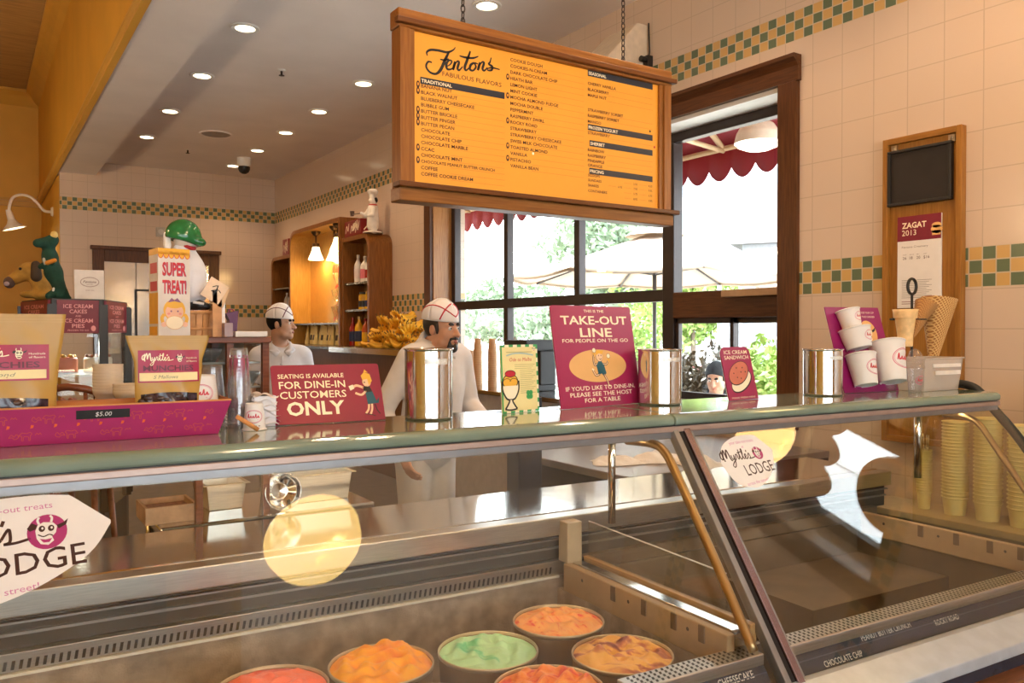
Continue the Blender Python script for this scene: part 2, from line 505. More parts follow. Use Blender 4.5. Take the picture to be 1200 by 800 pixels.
DWOOD = wood('dark stained window wood', (0.058, 0.019, 0.006), (0.115, 0.042, 0.013), 0.35, axis=2)
DWOODY = wood('dark stained window wood lengthwise', (0.058, 0.019, 0.006), (0.115, 0.042, 0.013), 0.35, axis=1)
MWOOD = wood('oak stain upright', (0.30, 0.12, 0.028), (0.46, 0.21, 0.06), 0.3, axis=2)
MWOODX = wood('oak stain lengthwise', (0.30, 0.12, 0.028), (0.46, 0.21, 0.06), 0.3, axis=0)
DBRONZE = mat('dark bronze metal', (0.028, 0.018, 0.016), 0.35, metal=0.3, var=0.1)
BLACK = mat('black plastic', (0.012, 0.011, 0.011), 0.4)
WHITEP = mat('white paint', (0.78, 0.76, 0.72), 0.45, var=0.02)
STEEL = mat('brushed stainless steel', (0.72, 0.69, 0.66), 0.11, metal=1.0, var=0.02, scale=40)
STEELH = mat('worn stainless sheet', (0.60, 0.57, 0.53), 0.3, metal=1.0, var=0.08, scale=14, aniso=(1, 20, 20))
PANE = glass('window pane', (0.97, 0.99, 0.985), 0.8)

W1 = (3.417, 8.14, 1.02, 3.10); W2 = (0.30, 1.12, 1.90, 3.10)      # y0 y1 z0 z1 of the openings
b = MB()
x0, x1 = XW, XW+0.42
for (ya, yb_, za, zb) in ((-5, W2[0], 0, 4.3), (W2[1], W1[0], 0, 4.3), (W1[1], YB+0.4, 0, 4.3),
                          (W2[0], W2[1], 0, W2[2]), (W2[0], W2[1], W2[3], 4.3), (W1[0], W1[1], 0, W1[2]), (W1[0], W1[1], W1[3], 4.3)):
    b.box((x0, ya, za), (x1, yb_, zb))
struct('wall_right', b, TILE_R)
struct('wall_back', MB().box((1.10, YB, 0), (XW, YB+0.3, 4.3)), TILE_B)
struct('wall_pier', MB().box((1.095, YB+0.02, 0), (1.098, 17.6, 3.86)).box((1.098, YB+0.3, 0), (1.6, 17.6, 4.2)), YEL)
struct('wall_far_left', MB().box((-6, 17.6, 0), (1.6, 17.8, 6.2)), YEL)
struct('wall_left', MB().box((-6.2, -5.2, 0), (-6, 17.8, 6.2)), YEL)
b = MB()
for (xa, xb, za, zb) in ((-6, -5.7, 0, 6.2), (-5.7, 3.2, 3.0, 6.2), (-5.7, 3.2, 0, 0.4), (3.2, XW+0.42, 0, 6.2)):
    b.box((xa, -5.2, za), (xb, -5.0, zb))
struct('wall_rear', b, YEL)
struct('floor', MB().box((-6.2, -5.2, -0.1), (XW+0.42, 17.8, 0)), FLOOR)
struct('ceiling', MB().box((1.58, -5, ZC), (XW, YB, 4.3)), CEIL)
struct('ceiling_high', MB().box((-6, -5, 5.95), (1.1, 17.6, 6.2)), mat('pressed tin ceiling', (0.42, 0.27, 0.11), 0.6, var=0.14, scale=9, aniso=(0.3, 3, 1)))
struct('soffit', MB().box((1.08, -5, 3.90), (1.58, YB+3.7, 4.6)), CEIL)
struct('soffit_face', MB().box((1.065, -5, 3.98), (1.08, 17.6, 5.95)), YEL)
b = MB()
b.prism([(1.005, 3.975), (1.005, 3.945), (1.03, 3.93), (1.03, 3.90), (1.08, 3.885), (1.08, 3.99), (1.03, 3.99)], -5, 17.6, 1)
struct('trim_1', b, YEL2)
b = MB()
b.prism([(0.86, 5.95), (0.86, 5.90), (0.93, 5.86), (0.99, 5.77), (1.065, 5.70), (1.065, 5.95)], -5, 17.6, 1)
struct('trim_2', b, YEL2)
b = MB()
b.prism([(17.38, 5.95), (17.38, 5.90), (17.47, 5.84), (17.54, 5.76), (17.6, 5.68), (17.6, 5.95)], -6, 1.065, 0)
struct('trim_3', b, YEL2)
struct('trim_4', MB().box((-6, 17.54, 3.84), (1.09, 17.6, 3.98)).box((-6, 17.5, 3.93), (1.09, 17.6, 3.96)), YEL2)

# window 1: casing, deep reveal, bronze frame and panes
def casing(name, w, wd=0.145):
    y0, y1, z0, z1 = w; b = MB()
    for ya, yb_ in ((y0-wd, y0), (y1, y1+wd)):
        b.box((XW-0.035, ya, z0-0.1), (XW+0.01, yb_, z1))
    o = struct(name, b, DWOOD, bevel=0.006)
    b = MB()
    b.prism([(XW-0.035, z1), (XW+0.01, z1), (XW+0.01, z1+0.16), (XW-0.075, z1+0.16), (XW-0.075, z1+0.135), (XW-0.05, z1+0.115), (XW-0.035, z1+0.09)], y0-wd-0.01, y1+wd+0.01, 1)
    obj('head_casing', b, DWOODY, o)
    return o
casing('window_1', W1)
o = bpy.data.objects['window_1']
b = MB()
b.box((XW+0.01, W1[0]-0.001, W1[3]-0.03), (XW+0.33, W1[1]+0.001, W1[3]+0.001))
obj('reveal_head', b, WHITEP, o)
b = MB(); b.box((XW+0.005, W1[1]-0.02, W1[2]), (XW+0.33, W1[1]+0.001, W1[3]-0.03)); b.box((XW+0.005, W1[0]-0.001, W1[2]), (XW+0.33, W1[0]+0.02, W1[3]-0.03))
obj('reveal_side', b, MWOOD, o)
obj('window_sill', MB().box((XW-0.06, W1[0]-0.001, W1[2]-0.04), (XW+0.33, W1[1]+0.001, W1[2]+0.005)), DWOODY, o, bevel=0.006)
XG = XW+0.27
def gy(u, v): return onX(u, v, XG)[1]
def gz(u, v): return onX(u, v, XG)[2]
zt0 = 1.775; zt1 = 1.87
m_main = gy(788, 300); m_b = gy(679.5, 300); m_c = gy(596, 300)
b = MB()
fr = 0.075
b.box((XG-0.04, W1[0]+0.02, W1[3]-0.10), (XG+0.04, W1[1]-0.02, W1[3]-0.03))      # head
b.box((XG-0.04, W1[1]-0.10, W1[2]), (XG+0.04, W1[1]-0.02, W1[3]-0.1))            # far jamb
b.box((XG-0.04, W1[0]+0.02, W1[2]), (XG+0.04, W1[0]+0.06, W1[3]-0.1))            # near jamb
b.box((XG-0.05, m_main-0.062, W1[2]), (XG+0.05, m_main+0.062, W1[3]-0.1))
for ym in (m_b, m_c): b.box((XG-0.04, ym-0.038, W1[2]), (XG+0.04, ym+0.038, W1[3]-0.1))
b.box((XG-0.042, m_main, zt0), (XG+0.042, W1[1]-0.05, zt1))
obj('window_frame', b, DBRONZE, o, bevel=0.006)
b = MB()
b.box((XG-0.05, W1[0]+0.05, 1.64), (XG+0.05, m_main-0.05, 1.84))
obj('transom_rail', b, DWOODY, o, bevel=0.008)
b = MB()
ya, yb_ = W1[0]+0.06, m_main-0.062
ymid = gy(860, 400)
for (y0, y1, x) in ((ymid-0.02, yb_, XG-0.01), (ya, ymid+0.03, XG+0.03)):
    for q in ((y0, y0+0.035), (y1-0.035, y1)): b.box((x-0.02, q[0], W1[2]+0.02), (x+0.02, q[1], 1.64))
    b.box((x-0.02, y0, 1.60), (x+0.02, y1, 1.64)); b.box((x-0.02, y0, W1[2]), (x+0.02, y1, W1[2]+0.06))
obj('sliding_sash', b, DBRONZE, o, bevel=0.004)
obj('latch_rail', MB().box((XG-0.11, W1[0]+0.03, 1.785), (XG-0.05, gy(857, 345), 1.835)), mat('pale oak strip', (0.42, 0.27, 0.15), 0.5), o, bevel=0.004)
for (y0, y1, z0, z1) in ((m_main+0.05, m_b-0.03, zt1-0.01, W1[3]-0.09), (m_b+0.03, m_c-0.03, zt1-0.01, W1[3]-0.09), (m_c+0.03, W1[1]-0.09, zt1-0.01, W1[3]-0.09),
                         (m_main+0.05, m_b-0.03, W1[2], zt0+0.01), (m_b+0.03, m_c-0.03, W1[2], zt0+0.01), (m_c+0.03, W1[1]-0.09, W1[2], zt0+0.01),
                         (W1[0]+0.05, m_main-0.05, 1.83, W1[3]-0.09), (W1[0]+0.05, ymid, W1[2]+0.03, 1.62), (ymid, m_main-0.06, W1[2]+0.03, 1.62)):
    obj('pane', MB().box((XG-0.003, y0, z0), (XG+0.003, y1, z1)), PANE, o)
# window 2 (towards the entrance) and the unseen rear storefront, added to let in daylight
o = casing('window_2', W2)
b = MB()
b.box((XG-0.04, W2[0], W2[3]-0.1), (XG+0.04, W2[1], W2[3])); b.box((XG-0.04, W2[0], W2[2]), (XG+0.04, W2[1], W2[2]+0.1))
for yq in (W2[0]+0.04, W2[1]-0.04): b.box((XG-0.04, yq-0.04, W2[2]+0.1), (XG+0.04, yq+0.04, W2[3]-0.1))
obj('window_frame', b, DBRONZE, o, bevel=0.006)
obj('pane', MB().box((XG-0.003, W2[0]+0.03, W2[2]+0.05), (XG+0.003, W2[1]-0.03, W2[3]-0.05)), PANE, o)
b = MB()
for xq, hw_ in ((-5.66, 0.04), (-4.75, 0.15), (-4.1, 0.05), (-3.3, 0.22), (-2.6, 0.06), (-2.1, 0.06), (-1.2, 0.25), (-0.4, 0.05), (0.5, 0.12), (1.4, 0.05), (2.3, 0.15), (3.16, 0.04)): b.box((xq-hw_, -5.16, 0.4), (xq+hw_, -5.06, 3.0))  # uneven mullions shaped to reflect as stripes in the steel canisters
for zq in (0.44, 2.3, 2.96): b.box((-5.7, -5.15, zq-0.04), (3.2, -5.07, zq+0.04))
o = struct('window_3_added', b, DBRONZE)
obj('pane', MB().box((-5.7, -5.113, 0.42), (3.2, -5.107, 2.98)), PANE, o)

# back door with steel leaf
b = MB()
dx0, dx1, dz = 1.526, 3.377, 2.82
b.box((dx0, YB-0.05, 0), (dx0+0.16, YB, dz)); b.box((dx1-0.16, YB-0.05, 0), (dx1, YB, dz))
b.box((dx0+0.16, YB-0.05, dz-0.22), (dx1-0.16, YB, dz)); b.box((dx0-0.03, YB-0.08, dz-0.04), (dx1+0.03, YB, dz+0.02))
o = struct('door_1', b, DWOOD, bevel=0.008)
STEELD = mat('rippled steel door sheet', (0.55, 0.52, 0.48), 0.16, metal=1.0, var=0.1, scale=3, bump=0.25, bscale=2.2)
b = MB(); b.box((dx0+0.16, YB-0.03, 0), (2.12, YB-0.002, dz-0.22)); b.box((2.14, YB-0.045, 0), (dx1-0.16, YB-0.002, 2.17)); b.box((2.14, YB-0.02, 2.19), (dx1-0.16, YB-0.002, dz-0.22))
obj('door_leaf', b, STEELD, o)
obj('leaf_edge', MB().box((2.105, YB-0.05, 0), (2.14, YB-0.02, 2.19)).box((2.14, YB-0.05, 2.16), (dx1-0.16, YB-0.02, 2.19)), BLACK, o)
obj('door_handle', MB().lathe([(0.001, 0), (0.11, 0.005), (0.11, 0.02), (0.06, 0.03), (0.001, 0.03)], (2.42, YB-0.045, 1.74), ax=(0, -1, 0)), BLACK, o)

# ------------------------------------------------------------------ ceiling fittings
LENS = mat('downlight lens', (1, 0.9, 0.75), 0.5, emit=(1.0, 0.80, 0.52), es=7.0)
def downlight(x, y, label):
    t = thing('recessed_downlight', label, 'ceiling light', (x, y, ZC-0.001), group='recessed downlights in two rows')
    obj('trim_ring', MB().lathe([(0.082, -0.012), (0.112, -0.014), (0.118, -0.006), (0.118, 0.0), (0.082, 0.0), (0.082, -0.012)], seg=28), WHITEP, t)
    obj('lens', MB().lathe([(0.001, -0.008), (0.05, -0.009), (0.084, -0.005), (0.084, 0.0)], seg=28), LENS, t)
    l = light('downlight_lamp', 'SPOT', (0, 0, -0.03), 46, (1.0, 0.68, 0.42), shadow_soft_size=0.06, spot_size=math.radians(125), spot_blend=0.6)
    l.parent = t
    return t
ROW_A = [5.48, 7.0, 8.54, 10.12, 11.63]
ROW_B = [5.478, 6.65, 7.90, 9.19, 10.40, 11.65, 12.94]
ordn = ['nearest', 'second nearest', 'third', 'fourth', 'fifth', 'sixth', 'farthest']
for i, y in enumerate(ROW_A[1:]):
    downlight(1.937, y, '%s recessed downlight of the row beside the yellow soffit' % (['nearest visible', 'second', 'third', 'farthest'][i]))
nb = ['nearest visible', None, 'second', 'third', 'fourth', 'fifth', 'farthest']
for i, y in enumerate(ROW_B):
    if i == 1: continue
    downlight(3.386, y, '%s recessed downlight of the row along the tiled window wall' % nb[i])
for (x, y) in ((1.937, 2.4), (3.386, 2.2), (1.937, 3.9), (3.386, 3.6)):
    downlight(x, y, 'recessed downlight in the ceiling over the counter')
t = thing('security_camera', 'small dark dome security camera on ceiling near far downlights', 'camera', (3.374, 12.284, ZC))
obj('mount', MB().lathe([(0.001, 0), (0.10, 0), (0.10, -0.11), (0.085, -0.13), (0.001, -0.13)], seg=20), WHITEP, t)
obj('dome', MB().lathe([(0.085, -0.13), (0.083, -0.17), (0.065, -0.21), (0.03, -0.232), (0.001, -0.237)], seg=20), BLACK, t)
for i, (u, v, w_) in enumerate(((330, 82, 'near the middle of the ceiling'), (220, 175, 'close to the soffit at the back'))):
    p = onZ(u, v, ZC)
    t = thing('fire_sprinkler', 'small metal fire sprinkler head ' + w_, 'sprinkler', p)
    obj('escutcheon', MB().lathe([(0.001, -0.012), (0.03, -0.01), (0.04, 0)], seg=16), WHITEP, t)
    obj('sprinkler_head', MB().lathe([(0.012, 0), (0.01, -0.05), (0.028, -0.052), (0.028, -0.056), (0.001, -0.06)], seg=12), DBRONZE, t)
t = thing('ceiling_speaker', 'round flush ceiling speaker grille between the downlight rows', 'speaker', (2.66, 10.99, ZC))
obj('grille', MB().lathe([(0.001, -0.012), (0.13, -0.012), (0.17, -0.008), (0.18, 0)], seg=28), mat('ceiling speaker grille', (0.34, 0.29, 0.25), 0.7), t)
obj('rim', MB().lathe([(0.18, 0), (0.185, -0.012), (0.2, -0.01), (0.205, 0)], seg=28), CEIL, t)
p = onY(188, 272, YB)
t = thing('thermostat', 'small square grey thermostat on back wall above the door', 'thermostat', p)
obj('housing', MB().box((-0.07, -0.035, -0.075), (0.07, 0, 0.075)), mat('grey plastic', (0.42, 0.37, 0.31), 0.5), t, bevel=0.012)
obj('dial', MB().lathe([(0.045, 0), (0.042, 0.012), (0.001, 0.014)], (0, -0.035, 0), ax=(0, -1, 0)), mat('pale dial', (0.55, 0.5, 0.44), 0.5), t)
# wedge speaker on the window wall, above and behind the menu board
p = onX(757, 95, XW)
t = thing('wall_speaker', 'cream wedge speaker on tiled wall behind the menu board top', 'speaker', (XW, p[1], p[2]))
b = MB(); b.prism([(0, -0.02), (0, 0.42), (-0.10, 0.42), (-0.46, 0.05), (-0.46, -0.02)], -0.02, 0.36, 1)
obj('housing', b, mat('cream speaker case', (0.72, 0.60, 0.45), 0.5), t, bevel=0.01)
b = MB(); b.tube([(-0.02, -0.05, 0.42), (-0.015, -0.055, 0.2), (-0.03, -0.06, 0.12), (-0.015, -0.055, 0.02), (-0.01, -0.05, -0.3)], 0.006, 6)
obj('cable', b, BLACK, t)
obj('bracket', MB().box((-0.05, -0.075, 0.08), (0, -0.02, 0.17)).lathe([(0.001, 0), (0.022, 0.0), (0.022, 0.05), (0.001, 0.05)], (-0.05, -0.05, 0.14), ax=(-1, 0, 0)), BLACK, t)
# gooseneck sconce on the yellow pier
p = onX(62, 248, 1.095)
t = thing('gooseneck_sconce', 'white gooseneck wall lamp lit against the yellow wall', 'wall lamp', p)
Ax = -1
q = [onY(u, v, p[1])-p for u, v in ((62, 248), (52, 247), (44, 238), (36, 231), (28, 228.5), (20, 229), (14, 233), (11, 242), (11, 250))]
b = MB(); b.tube(catmull([tuple(a) for a in q], [1]*len(q), 5)[0], 0.022, 8)
SCW = mat('white enamel', (0.80, 0.76, 0.70), 0.3, var=0.02)
obj('arm', b, SCW, t)
obj('wall_plate', MB().lathe([(0.001, 0.03), (0.06, 0.03), (0.08, 0.0)], (0, 0, 0), ax=(-1, 0, 0)), SCW, t)
sh = onY(11, 250, p[1])-p
ax = Vector((0.28, -0.0, -1.0)).normalized()
obj('lamp_shade', MB().lathe([(0.001, -0.06), (0.035, -0.06), (0.045, 0.0), (0.055, 0.10), (0.085, 0.16), (0.17, 0.235), (0.175, 0.245), (0.165, 0.245), (0.08, 0.165), (0.05, 0.1)], tuple(sh), ax=tuple(ax), seg=28), SCW, t)
obj('bulb', MB().lathe([(0.001, 0.225), (0.15, 0.225), (0.155, 0.235), (0.001, 0.24)], tuple(sh), ax=tuple(ax), seg=24), mat('lit bulb disc', (1, .9, .7), 0.5, emit=(1, 0.84, 0.5), es=6), t)
l = light('sconce_lamp', 'SPOT', tuple(Vector(sh)+ax*0.28), 60, (1, 0.62, 0.28), shadow_soft_size=0.08, spot_size=math.radians(140), spot_blend=0.5); l.parent = t; aim(l, ax)

# pendant bowls over the customers' side (the first two seen in the glass of the case)
BOWL = mat('amber alabaster bowl', (0.95, 0.72, 0.33), 0.35, emit=(1.0, 0.66, 0.22), es=10.0, scale=7, var=0.12)
def pendant(x, y, z, r, label, zc, e, es=True):
    t = thing('pendant_lamp', label, 'pendant lamp', (x, y, z), group=None)
    obj('bowl', MB().lathe([(0.001, 0), (r*0.35, 0.012), (r*0.7, 0.06), (r*0.93, 0.13), (r, 0.20), (r*0.98, 0.20), (r*0.9, 0.135), (r*0.68, 0.07), (r*0.34, 0.022), (0.001, 0.01)], seg=36), BOWL, t)
    obj('finial', MB().lathe([(0.001, -0.03), (0.02, -0.025), (0.03, -0.005), (0.001, 0.004)], seg=16), BOWL, t)
    b = MB(); b.tube([(0, 0, 0.0), (0, 0, zc-z)], 0.008, 8); b.lathe([(0.001, -0.03), (0.05, -0.03), (0.07, 0.0)], (0, 0, zc-z))
    for k in range(3):
        a = 2*PI*k/3; b.tube([(r*0.98*math.cos(a), r*0.98*math.sin(a), 0.19), (0, 0, 0.55)], 0.004, 6)
    obj('stem', b, DBRONZE, t)
    l = light('pendant_bulb', 'POINT', (0, 0, 0.26), e, (1.0, 0.72, 0.47), shadow_soft_size=0.08); l.parent = t
    return t
pendant(1.14, 0.81, 2.42, 0.225, 'amber glass bowl pendant over the counter front', 4.0, 70)
pendant(3.79, 1.07, 2.30, 0.2, 'amber glass bowl pendant in front of entrance window', ZC, 16)
for i, (x, y) in enumerate(((-1.6, 0.3), (-1.6, -2.6), (1.3, -2.6), (-1.3, 4.2), (-1.3, 8.4), (-1.3, 12.6))):  # unseen pendants added as warm fill for the room and ceiling
    pendant(x, y, 2.5, 0.225, 'amber glass bowl pendant over the customers floor, '+('on the left close to the counter','on the left near the storefront','nearest the entrance window','first of the left hall','middle of the left hall','far end of the left hall')[i], 5.95 if x < 1.06 else ZC, 90 if i < 3 else 80)
# round sign hung in the entrance window
t = thing('window_sign', 'round dark hanging sign in the entrance window', 'sign', (XW+0.14, 0.80, 1.99))
obj('disc', MB().lathe([(0.001, -0.015), (0.2, -0.015), (0.2, 0.015), (0.001, 0.015)], ax=(-1, 0, 0), seg=36), BLACK, t)
obj('rim', MB().lathe([(0.2, -0.03), (0.235, -0.03), (0.235, 0.03), (0.2, 0.03), (0.2, -0.03)], ax=(-1, 0, 0), seg=36), mat('copper rim', (0.35, 0.16, 0.07), 0.35, metal=1), t)
obj('cord', MB().tube([(0, 0, 0.2), (0, 0, 1.10)], 0.004, 6), BLACK, t)
# ------------------------------------------------------------------ the dipping case
SLAB = mat('sea green glass slab', (0.20, 0.27, 0.215), 0.10, var=0.10, scale=5, coat=0.5)
PINKM = mat('rosy anodised rail', (0.46, 0.34, 0.29), 0.4, metal=0.6, var=0.05)
GREYM = mat('grey aluminium', (0.30, 0.29, 0.29), 0.38, metal=0.7, var=0.05)
BRASS = mat('brass tube', (0.40, 0.27, 0.13), 0.34, metal=1.0, var=0.04)
BEIGE = mat('beige plastic', (0.44, 0.29, 0.155), 0.45)
FROST = mat('frosted liner', (0.36, 0.27, 0.20), 0.55, var=0.28, scale=14, bump=0.25, bscale=160)
DLINER = mat('dark empty liner', (0.14, 0.10, 0.065), 0.45, var=0.2, scale=5)
CGLASS = glass('case glass', (0.955, 0.96, 0.94), 1.15)
EGLASS = glass('end glass', (0.95, 0.92, 0.74), 1.0)
NAVY = mat('navy label strip', (0.012, 0.022, 0.05), 0.35, var=0.15)
WTXT = mat('white lettering', (0.80, 0.78, 0.74), 0.5, var=0.01)
XL, XS, XE = -1.7, 1.915, 3.76
case = thing('display_case', 'long glass fronted ice cream dipping case with sea green top', 'display case', O_C, A_C)
def gl_y(z): return (z-1.225)/1.4
def slabprof():
    p = [(0.40, 1.243), (0.40, 1.28)]
    for k in range(7):
        a = PI/2*k/6; p.append((0.012-0.032*math.sin(a), 1.262+0.018*math.cos(a)))
    p += [(-0.02, 1.25), (-0.012, 1.243)]
    return p
for xa, xb in ((XL, XS-0.035), (XS-0.031, XE-0.03)):
    obj('counter_top', MB().prism(slabprof(), xa, xb, 0, smooth=False), SLAB, case, bevel=0.006)
o = obj('header_rail', MB().box((XL, -0.012, 1.222), (XE-0.02, 0.06, 1.2405)), PINKM, case, bevel=0.003)
obj('gasket', MB().box((XL, -0.004, 1.2405), (XE-0.03, 0.39, 1.243)), BLACK, o)
obj('lower_channel', MB().box((XL, 0.0, 1.200), (XE-0.02, 0.05, 1.222)), GREYM, o)
o = obj('light_tube', MB().tube([(XL+0.1, 0.085, 1.214), (XE-0.15, 0.085, 1.214)], 0.011, 10), mat('lit warm tube', (1, .9, .7), 0.5, emit=(1.0, 0.80, 0.52), es=22), case)
obj('tube_socket', MB().box((XL+0.05, 0.07, 1.20), (XL+0.1, 0.10, 1.243)).box((XE-0.15, 0.07, 1.20), (XE-0.10, 0.10, 1.243)), WHITEP, o)
nrm = Vector((0, -1.4, 1)).normalized()
def gpt(x, z, off=0.0): return Vector((x, gl_y(z), z)) + nrm*off
def pane(xa, xb, za, zb, t=0.006):
    b = MB(); q = [gpt(xa, za), gpt(xb, za), gpt(xb, zb), gpt(xa, zb)]
    vs = [tuple(p) for p in q]+[tuple(p-nrm*t) for p in q]
    return b.add(vs, [(0,1,2,3),(7,6,5,4),(0,4,5,1),(1,5,6,2),(2,6,7,3),(3,7,4,0)])
PL = obj('front_pane', pane(XL, XS-0.022, 0.565, 1.205), CGLASS, case)
PR = obj('front_pane', pane(XS+0.022, XE-0.02, 0.565, 1.205), CGLASS, case)
def slat(xa, xb, za, zb, o0, o1):
    b = MB(); q = [gpt(xa, za, o1), gpt(xb, za, o1), gpt(xb, zb, o1), gpt(xa, zb, o1)]
    vs = [tuple(p) for p in q]+[tuple(p-nrm*(o1-o0)) for p in q]
    return b.add(vs, [(0,1,2,3),(7,6,5,4),(0,4,5,1),(1,5,6,2),(2,6,7,3),(3,7,4,0)])
o = obj('seam_bar', slat(XS-0.018, XS+0.018, 0.53, 1.225, -0.012, 0.004), BLACK, case)
obj('edge_strip', slat(XS-0.036, XS-0.014, 0.53, 1.225, -0.02, 0.012), GREYM, o, bevel=0.003)
obj('edge_strip', slat(XS+0.008, XS+0.034, 0.53, 1.225, -0.02, 0.014), mat('plum anodised strip', (0.30, 0.22, 0.26), 0.25, metal=0.9), o, bevel=0.003)
obj('edge_strip', slat(XS+0.036, XS+0.05, 0.53, 1.225, -0.012, 0.004), GREYM, o, bevel=0.002)
# glass carrying tubes
tp = [(1.80, 0.125, 1.185), (1.80, 0.0, 1.19), (1.80, -0.06, 1.172), (1.80, -0.12, 1.105), (1.80, -0.30, 0.86), (1.80, -0.43, 0.672)]
obj('support_tube', MB().tube(catmull(tp, [1]*6, 6)[0], 0.014, 10), BRASS, case)
tp = [(3.60, 0.16, 1.175), (3.60, 0.06, 1.172), (3.60, 0.0, 1.145), (3.60, -0.07, 1.055), (3.60, -0.28, 0.775), (3.60, -0.40, 0.62)]
obj('support_tube', MB().tube(catmull(tp, [1]*6, 6)[0], 0.013, 10), BRASS, case)
# front sill, kick panel, wood ledge
b = MB(); b.prism([(-0.455, 0.578), (-0.478, 0.578), (-0.565, 0.535), (-0.57, 0.50), (-0.43, 0.50), (-0.43, 0.56)], XL, XE, 0)
obj('front_sill', b, mat('pale grey sill', (0.50, 0.55, 0.60), 0.3, metal=0.3), case, bevel=0.004)
obj('sill_dark_strip', MB().box((XL, -0.565, 0.462), (XE, -0.43, 0.50)), mat('blue black trim', (0.03, 0.034, 0.05), 0.25), case)  # blue-black strip between the sill and the wood ledge
obj('wood_ledge', MB().box((XL, -0.64, 0.42), (XE, -0.43, 0.462)), wood('dark red ledge wood', (0.10, 0.035, 0.012), (0.20, 0.08, 0.03), 0.3, axis=0), case, bevel=0.01)
obj('front_panel', MB().box((XL, -0.60, 0.0), (XE, -0.56, 0.42)), wood('dark red ledge wood', (0, 0, 0), (0, 0, 0)), case)
# flavour strip behind the foot of the glass, with its lettering
def strip(xa, xb):
    o = obj('label_strip', slat(xa, xb, 0.575, 0.655, -0.035, -0.026), NAVY, case)
    obj('strip_edge', slat(xa, xb, 0.655, 0.662, -0.036, -0.020), GREYM, o)
    obj('strip_edge', slat(xa, xb, 0.612, 0.6145, -0.030, -0.0245), mat('dark strip joint', (0.06, 0.08, 0.13), 0.3), o)
    return o
def strip_text(o, items):
    uy = Vector((0, 1, 1.4)).normalized()
    for s, x, h, y in items:
        b = MB(); b.plane(gpt(0, 0.575, -0.0255), (1, 0, 0), uy)
        b.text(s, x, y, h, 0, 0, sx=0.8, bold=0.006, align='C'); obj('flavor_name', b, WTXT, o)
o = strip(XL, XS-0.05)
strip_text(o, [('STRAWBERRY', 1.74, 0.020, 0.068), ('CHEESECAKE', 1.75, 0.020, 0.043), ('VANILLA BEAN', 1.36, 0.02, 0.06), ('BUTTER PECAN', 1.0, 0.02, 0.06)])
o = strip(XS+0.06, XE-0.06)
strip_text(o, [('MOCHA DOUBLE', 2.13, 0.018, 0.068), ('CHOCOLATE CHIP', 2.17, 0.018, 0.014), ('CHOCOLATE', 2.42, 0.018, 0.078), ('PEANUT BUTTER CRUNCH', 2.40, 0.018, 0.053),
               ('MOCHA ALMOND FUDGE', 2.72, 0.018, 0.080), ('ROCKY ROAD', 2.70, 0.018, 0.035), ('COFFEE COOKIE', 2.98, 0.018, 0.085)])
# front air grilles
def grille(xa, xb, nm):
    o = obj('front_grille', MB().box((xa, -0.416, 0.62), (xb, -0.342, 0.652)), STEELH, case, bevel=0.003)
    b = MB(); n = int((xb-xa)/0.02)
    for i in range(n):
        x = xa+0.02+i*(xb-xa-0.04)/n
        for y in (-0.409, -0.393, -0.377, -0.361):
            b.add([(x, y, 0.6525), (x+0.008, y, 0.6525), (x+0.013, y+0.013, 0.6525), (x+0.005, y+0.013, 0.6525)], [(0,1,2,3)])
    obj('grille_slots', b, mat('dark grille slot', (0.02, 0.017, 0.015), 0.6), o)
    return o
grille(1.40, XS-0.06, 'l'); grille(XS+0.03, 3.44, 'r')
# rear wall of the well: liner, comb, recess, rail, rear work shelf
b = MB(); b.box((XL, 0.50, 0.30), (1.86, 0.54, 0.645)); b.box((XL, -0.42, 0.30), (1.77, 0.50, 0.335)); b.box((XL, -0.432, 0.335), (1.40, -0.42, 0.60)); b.box((1.40, -0.355, 0.335), (1.77, -0.345, 0.62)); b.box((1.77, -0.285, 0.335), (1.80, 0.50, 0.60))
obj('frozen_well', b, FROST, case)
b = MB(); b.box((1.86, 0.50, 0.30), (3.60, 0.54, 0.645)); b.box((1.83, -0.30, 0.30), (3.5, 0.50, 0.335)); b.box((1.83, -0.30, 0.335), (3.5, -0.285, 0.62)); b.box((1.80, -0.285, 0.335), (1.83, 0.50, 0.60)); b.box((3.47, -0.285, 0.335), (3.5, 0.50, 0.62))
b.box((2.62, 0.05, 0.335), (3.47, 0.50, 0.50))
obj('empty_well', b, DLINER, case)
rr = obj('rear_rail', MB().box((XL, 0.49, 0.795), (XE-0.05, 0.56, 0.862)), STEELH, case, bevel=0.004)
obj('recess', MB().box((XL, 0.53, 0.69), (XE-0.05, 0.56, 0.795)), mat('dark evaporator recess', (0.05, 0.043, 0.036), 0.5), rr)
obj('recess_strip', MB().box((XL, 0.52, 0.738), (XE-0.05, 0.53, 0.746)).box((XL, 0.51, 0.772), (XE-0.05, 0.53, 0.778)), GREYM, rr)
cb = obj('comb', MB().box((XL, 0.497, 0.65), (1.86, 0.53, 0.70)), STEELH, case, bevel=0.002)
b = MB(); x = -0.1
while x < 1.74:
    b.add([(x, 0.4962, 0.656), (x+0.008, 0.4962, 0.656), (x+0.012, 0.4962, 0.680), (x+0.004, 0.4962, 0.680)], [(0,1,2,3)]); x += 0.0185
obj('comb_slots', b, mat('dark grille slot', (0, 0, 0)), cb)
obj('comb', MB().box((1.86, 0.497, 0.65), (XE-0.15, 0.53, 0.70)), DLINER, case)
obj('lip', MB().box((XL, 0.485, 0.641), (1.77, 0.50, 0.649)), mat('pale lip', (0.75, 0.68, 0.58), 0.35), case)
obj('rear_shelf', MB().box((XL, 0.56, 0.83), (XE-0.05, 1.0, 0.864)), STEEL, case, bevel=0.008)
